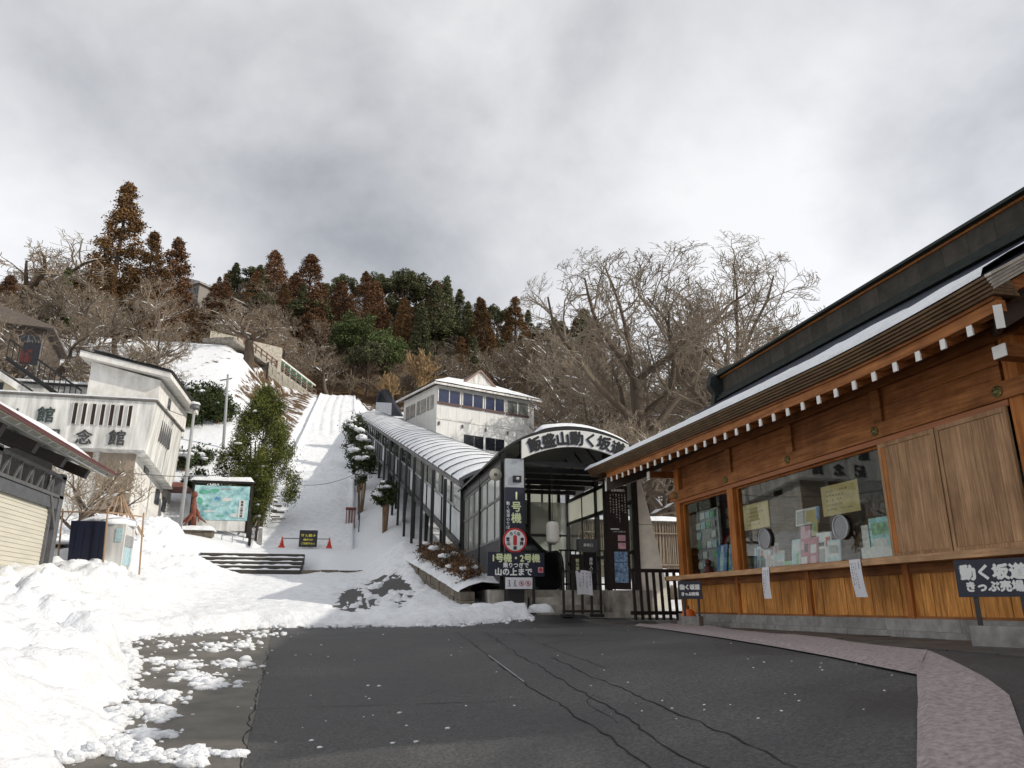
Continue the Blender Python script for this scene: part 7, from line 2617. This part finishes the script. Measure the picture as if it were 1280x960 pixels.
for i, (px, py, y) in enumerate([(715, 425, 86), (735, 405, 92), (752, 440, 70), (775, 420, 74), (798, 470, 56), (828, 450, 60), (712, 470, 92), (765, 500, 52), (785, 520, 46), (820, 520, 42), (852, 500, 48), (690, 405, 112), (885, 470, 57), (848, 560, 38), (740, 470, 76), (655, 425, 118), (630, 430, 122), (905, 440, 64)]):
    tree_at(MID[i % 3], px, py, y, 'leafless tree in the thicket right of the hillside building', 'bare_tree', 1.15, 'bare trees in the right thicket')
rr = random.Random(77)
for i in range(46):
    px = rr.uniform(5, 700)
    y = rr.uniform(112, 186)
    p = at_y(px, 420, y)
    if -8 < p.x < 8 and y < 124:
        continue
    put_tree(MID[i % 3], p.x, y, Hf(p.x, y) - 0.3, rr.uniform(5.5, 9.5), 'bare tree among the mixed wood on the hillside', 'bare_tree', None, 1.25, 'bare trees in the hillside wood')
for i in range(16):
    px = rr.uniform(0, 210)
    y = rr.uniform(54, 96)
    p = at_y(px, 420, y)
    put_tree(MID[i % 3], p.x, y, Hf(p.x, y) - 0.3, rr.uniform(5, 8), 'bare tree among the scrub behind the memorial hall', 'bare_tree', None, 1.25, 'bare trees behind the hall')

KINDS = ((CON_R, 'cedar_tree', 'rusty cedar among the mixed wood on the hillside', 'rusty cedars in the hillside wood'), (CON_D, 'conifer_tree', 'dark conifer among the mixed wood on the hillside', 'dark conifers in the hillside wood'), (CON_B, 'cedar_tree', 'orange-brown cedar among the mixed wood on the hillside', 'orange-brown cedars in the hillside wood'), (PINE, 'pine_tree', 'round dark pine among the mixed wood on the hillside', 'pines in the hillside wood'))
for i in range(46):
    px = 262 + i * 10.2 + rr.uniform(-5, 5)
    y = rr.uniform(140, 194)
    p = at_y(px, 400, y)
    fam, nm, lab, grp = KINDS[(0, 2, 0, 1, 3, 0, 1, 3)[i % 8] if px < 520 else (1, 2, 1, 0, 2, 3)[i % 6]]
    put_tree(fam[i % 2], p.x, y, Hf(p.x, y) - 0.3, rr.uniform(7.5, 12.0), lab, nm, None, 1.35, grp)
for i in range(9):
    px = rr.uniform(20, 250)
    y = rr.uniform(98, 135)
    p = at_y(px, 400, y)
    fam, nm, lab, grp = KINDS[(2, 1, 0)[i % 3]]
    put_tree(fam[i % 2], p.x, y, Hf(p.x, y) - 0.3, rr.uniform(7, 11), lab.replace('on the hillside', 'behind the memorial hall'), nm, None, 1.3, grp.replace('hillside wood', 'wood behind the hall'))

# undergrowth that nobody could count: twiggy scrub over the wooded hill
protos = []
for s in (61, 62, 63):
    w, t, _ = bare_tree_mesh(s, h=1.0 * 10, trunk=0.10, tr=0.05, limbs=8, kids=(5, 5), spread=0.75, wander=0.24, up=0.1, stem_sides=3, min_r=0.016, coarse=True)
    v = np.array(w.v + t.v) / 10
    f = [q for q in w.f if len(q) == 4] + [tuple(i + len(w.v) for i in q) for q in t.f if len(q) == 4]
    protos.append((v, np.array(f)))
rng = np.random.default_rng(5)
VV, FF, o = [], [], 0
cnt = 0
while cnt < 400:
    px = rng.uniform(-40, 1000) if cnt < 330 else rng.uniform(330, 640)
    y = rng.uniform(44, 200) if px > 640 or px < 190 else rng.uniform(108, 195)
    if cnt >= 330:
        y = rng.uniform(119, 150)
    if px > 820:
        y = min(y, rng.uniform(36, 120))
    p = at_y(px, 430, y)
    if -9 < p.x < 9 and y < 120:
        continue
    if p.x < 22 and y < 92 and p.x > 0:
        continue
    v, f = protos[cnt % 3]
    hh = rng.uniform(2.8, 5.5)
    a = rng.uniform(0, 6.28)
    c_, s_ = math.cos(a), math.sin(a)
    vv = v * np.array([hh * 1.3, hh * 1.3, hh])
    vv = np.stack([vv[:, 0] * c_ - vv[:, 1] * s_ + p.x, vv[:, 0] * s_ + vv[:, 1] * c_ + y, vv[:, 2] + Hf(p.x, y) - 0.2], 1)
    VV.append(vv)
    FF.append(f + o)
    o += len(v)
    cnt += 1
me = soup('scrub', np.concatenate(VV), np.concatenate(FF), TWIG)
ob = bpy.data.objects.new('hillside_scrub', me)
col.objects.link(ob)
tag(ob, 'brown leafless scrub covering the wooded hillside', 'scrub', kind='stuff')

# the yew beside the map board
def yew(px0, px1, py_top, y, label, n=9000, seed=1, mat=YEW_LEAF):
    base = Hf(at_y((px0 + px1) / 2, 640, y).x, y) - 0.1
    a_, b_ = at_y(px0, 600, y), at_y(px1, 600, y)
    top = at_y((px0 + px1) / 2, py_top, y).z
    h = top - base
    cx, w = (a_.x + b_.x) / 2, (b_.x - a_.x) / 2
    rng = np.random.default_rng(seed)
    nc = 120
    t = rng.uniform(0.16, 0.97, nc)
    prof = np.interp(t, [0, 0.15, 0.3, 0.5, 0.75, 0.9, 1.0], [0.45, 0.75, 1.0, 0.84, 0.50, 0.26, 0.04])
    ang = rng.random(nc) * 6.283
    rad = prof * w * np.sqrt(rng.uniform(0.15, 1.25, nc))
    cc = np.stack([rad * np.cos(ang), rad * np.sin(ang) * 0.9, t * h], 1)
    idx = rng.integers(0, nc, n)
    P = cc[idx] + rng.normal(size=(n, 3)) * np.array([0.20, 0.20, 0.30])
    V, F_ = quads(P, 0.080, rng, 0.36, 0.35)
    th = thing('yew_tree', (cx, y, base), label, 'tree')
    me = soup('crown', V, F_, mat)
    o_ = bpy.data.objects.new('crown', me)
    col.objects.link(o_)
    o_.parent = th
    tb = MB()
    rr_ = random.Random(seed)
    for k in range(6):
        dx, dy = rr_.uniform(-.35, .35), rr_.uniform(-.3, .3)
        tb.tube([(dx, dy, -0.4), (dx * 1.4, dy * 1.4, h * 0.25), (dx * 2.2, dy * 2.2, h * 0.6)], [0.13, 0.10, 0.03], 7)
    for k in range(40):
        tb.tube([(0, 0, cc[k][2] * 0.8), tuple(cc[k])], [0.035, 0.01], 4, False)
    tb.build('trunk', BARK, th, local=True, smooth=True)
    sb = MB()
    for k in range(22):
        p = cc[rr_.randrange(nc)]
        if p[1] < 0.1:
            sb.blob((p[0] * 1.12, p[1] * 1.15, p[2] - 0.05), (rr_.uniform(.10, .24), rr_.uniform(.1, .2), 0.07), k, 8, 5, 0.5)
    tag(sb.build('snow', SNOW, th, local=True, smooth=True), kind='stuff')
    return th


yew(272, 374, 484, 46.5, 'large green yew beside the map board at the stairway foot', 56000, 3)
yew(306, 340, 572, 45.2, 'small bright yew in front of the large one', 11000, 4)

# evergreen shrubs, snow on their tops
def shrub(x, y, z, w, h, label, seed, mat, n=1800, leaf=0.11, snow=6, stems=True, name='evergreen_shrub', group=None, z0=0.3):
    rng = np.random.default_rng(seed)
    rr_ = random.Random(seed)
    nc = 26
    d = rng.normal(size=(nc, 3))
    d /= np.linalg.norm(d, axis=1, keepdims=True)
    cc = d * np.array([w * 0.5, w * 0.45, h * (1 - z0) * 0.45]) * rng.uniform(0.4, 1, (nc, 1)) + np.array([0, 0, h * (z0 + (1 - z0) * 0.5)])
    idx = rng.integers(0, nc, n)
    P = cc[idx] + rng.normal(size=(n, 3)) * w * 0.11
    V, F_ = quads(P, leaf, rng, 0.5)
    th = thing(name, (x, y, z), label, 'shrub', group)
    o_ = bpy.data.objects.new('foliage', soup('foliage', V, F_, mat))
    col.objects.link(o_)
    o_.parent = th
    tb = MB()
    for k in range(9):
        a = k * 0.7
        r0 = 0.06 * w
        tb.tube([(r0 * math.cos(a), r0 * math.sin(a), -0.2), (r0 * 2 * math.cos(a), r0 * 2 * math.sin(a), h * z0), tuple(cc[k])], [0.05, 0.045, 0.012], 5)
    tb.build('stems', BUNDLE, th, local=True, smooth=True)
    if snow:
        sb = MB()
        for k in range(snow):
            p = cc[rr_.randrange(nc)]
            s = w * rr_.uniform(0.12, 0.24)
            sb.blob((p[0] * 1.05, p[1] * 1.05 - 0.1, min(h, p[2] + 0.12 * w)), (s, s * 0.9, s * 0.45), k + seed, 9, 6, 0.55)
        tag(sb.build('snow', SNOW, th, local=True, smooth=True), kind='stuff')
    return th


for i, (px, py, y, w, h, lab, z0) in enumerate([(452, 612, 50, 2.0, 4.6, 'tall bound evergreen shrub with snow clumps right of the stairway foot', 0.42), (482, 640, 43, 1.3, 2.9, 'slender leafy shrub on thin stems by the gallery legs', 0.5),
                                               (452, 572, 56, 2.0, 4.0, 'snow-laden evergreen shrub second from the stairway foot', 0.2), (446, 548, 63, 2.0, 3.6, 'snow-laden evergreen shrub third from the stairway foot', 0.15), (444, 530, 71, 2.0, 3.2, 'snow-dusted evergreen shrub farthest up the stairway', 0.1)]):
    p = at_y(px, py, y)
    z = Hf(p.x, y) - 0.1
    shrub(p.x, y, z, w, max(h, p.z + h * 0.35 - z), lab, 300 + i, SHRUB_LEAF, 2200, 0.12, 12, name='evergreen_shrub', z0=z0)
# shrubs on the left slope
for i, (px, py, y) in enumerate([(215, 520, 60), (235, 530, 60), (258, 520, 62), (275, 525, 61), (240, 510, 64), (268, 508, 66), (220, 508, 66)]):
    p = at_y(px, py, y)
    shrub(p.x, y, Hf(p.x, y) - 0.3, 2.6, 2.6, 'low evergreen shrub in the hedge across the snowy slope', 320 + i, SHRUB_LEAF, 1500, 0.16, 3, group='hedge shrubs on the snowy slope', z0=0.05, name='hedge_shrub')
for i, (px, py, y) in enumerate([(232, 575, 52), (252, 570, 53), (246, 598, 49)]):
    p = at_y(px, py, y)
    shrub(p.x, y, Hf(p.x, y) - 0.3, 1.8, 1.7, 'dark low shrub poking through the snow behind the lamp pole', 340 + i, SHRUB_LEAF, 900, 0.14, 5, group='low shrubs behind the lamp pole', z0=0.05, name='low_shrub')
# brown hedge before the pavilion's left wall
for i in range(8):
    y = 22.0 + i * 1.35
    x = 3.62 - 0.03 * i
    z = 1.95 + 2.2 * (y - 20.9) / 17.7 + 0.1
    shrub(x, y, z, 0.85, 0.72 + 0.12 * (i % 3), 'brown leafed hedge shrub along the garden wall', 360 + i, HEDGE_LEAF, 900, 0.055, 2, group='brown hedge along the garden wall', z0=0.05, name='brown_hedge')
# tree trunk behind the white buttress and garden shrubs
for i, (x, y, h) in enumerate([(13.5, 34, 7.5), (16.5, 37, 8.5), (11.8, 38, 7.0)]):
    put_tree(MID[i % 3], x, y, Hf(x, y) - 0.2, h, 'bare garden tree behind the brushwood fence', 'bare_tree', None, 1.1, 'bare trees behind the brushwood fence')

# unseen building added right of and behind the viewer to shade the road
nbh = thing('offscreen_shade_building', (16, -4, 0), 'unseen building added to shade the road', 'building')
MB().box(12.9, 18, -9.0, 0.9, -1.0, 6.4).build('wall', WOOD_WALL, nbh)
MB().prism([(12.3, -9.6, 6.4), (18.5, -9.6, 6.4), (14.4, -9.6, 8.6)], (0, 11.0, 0)).build('roof', ROOF_METAL, nbh)
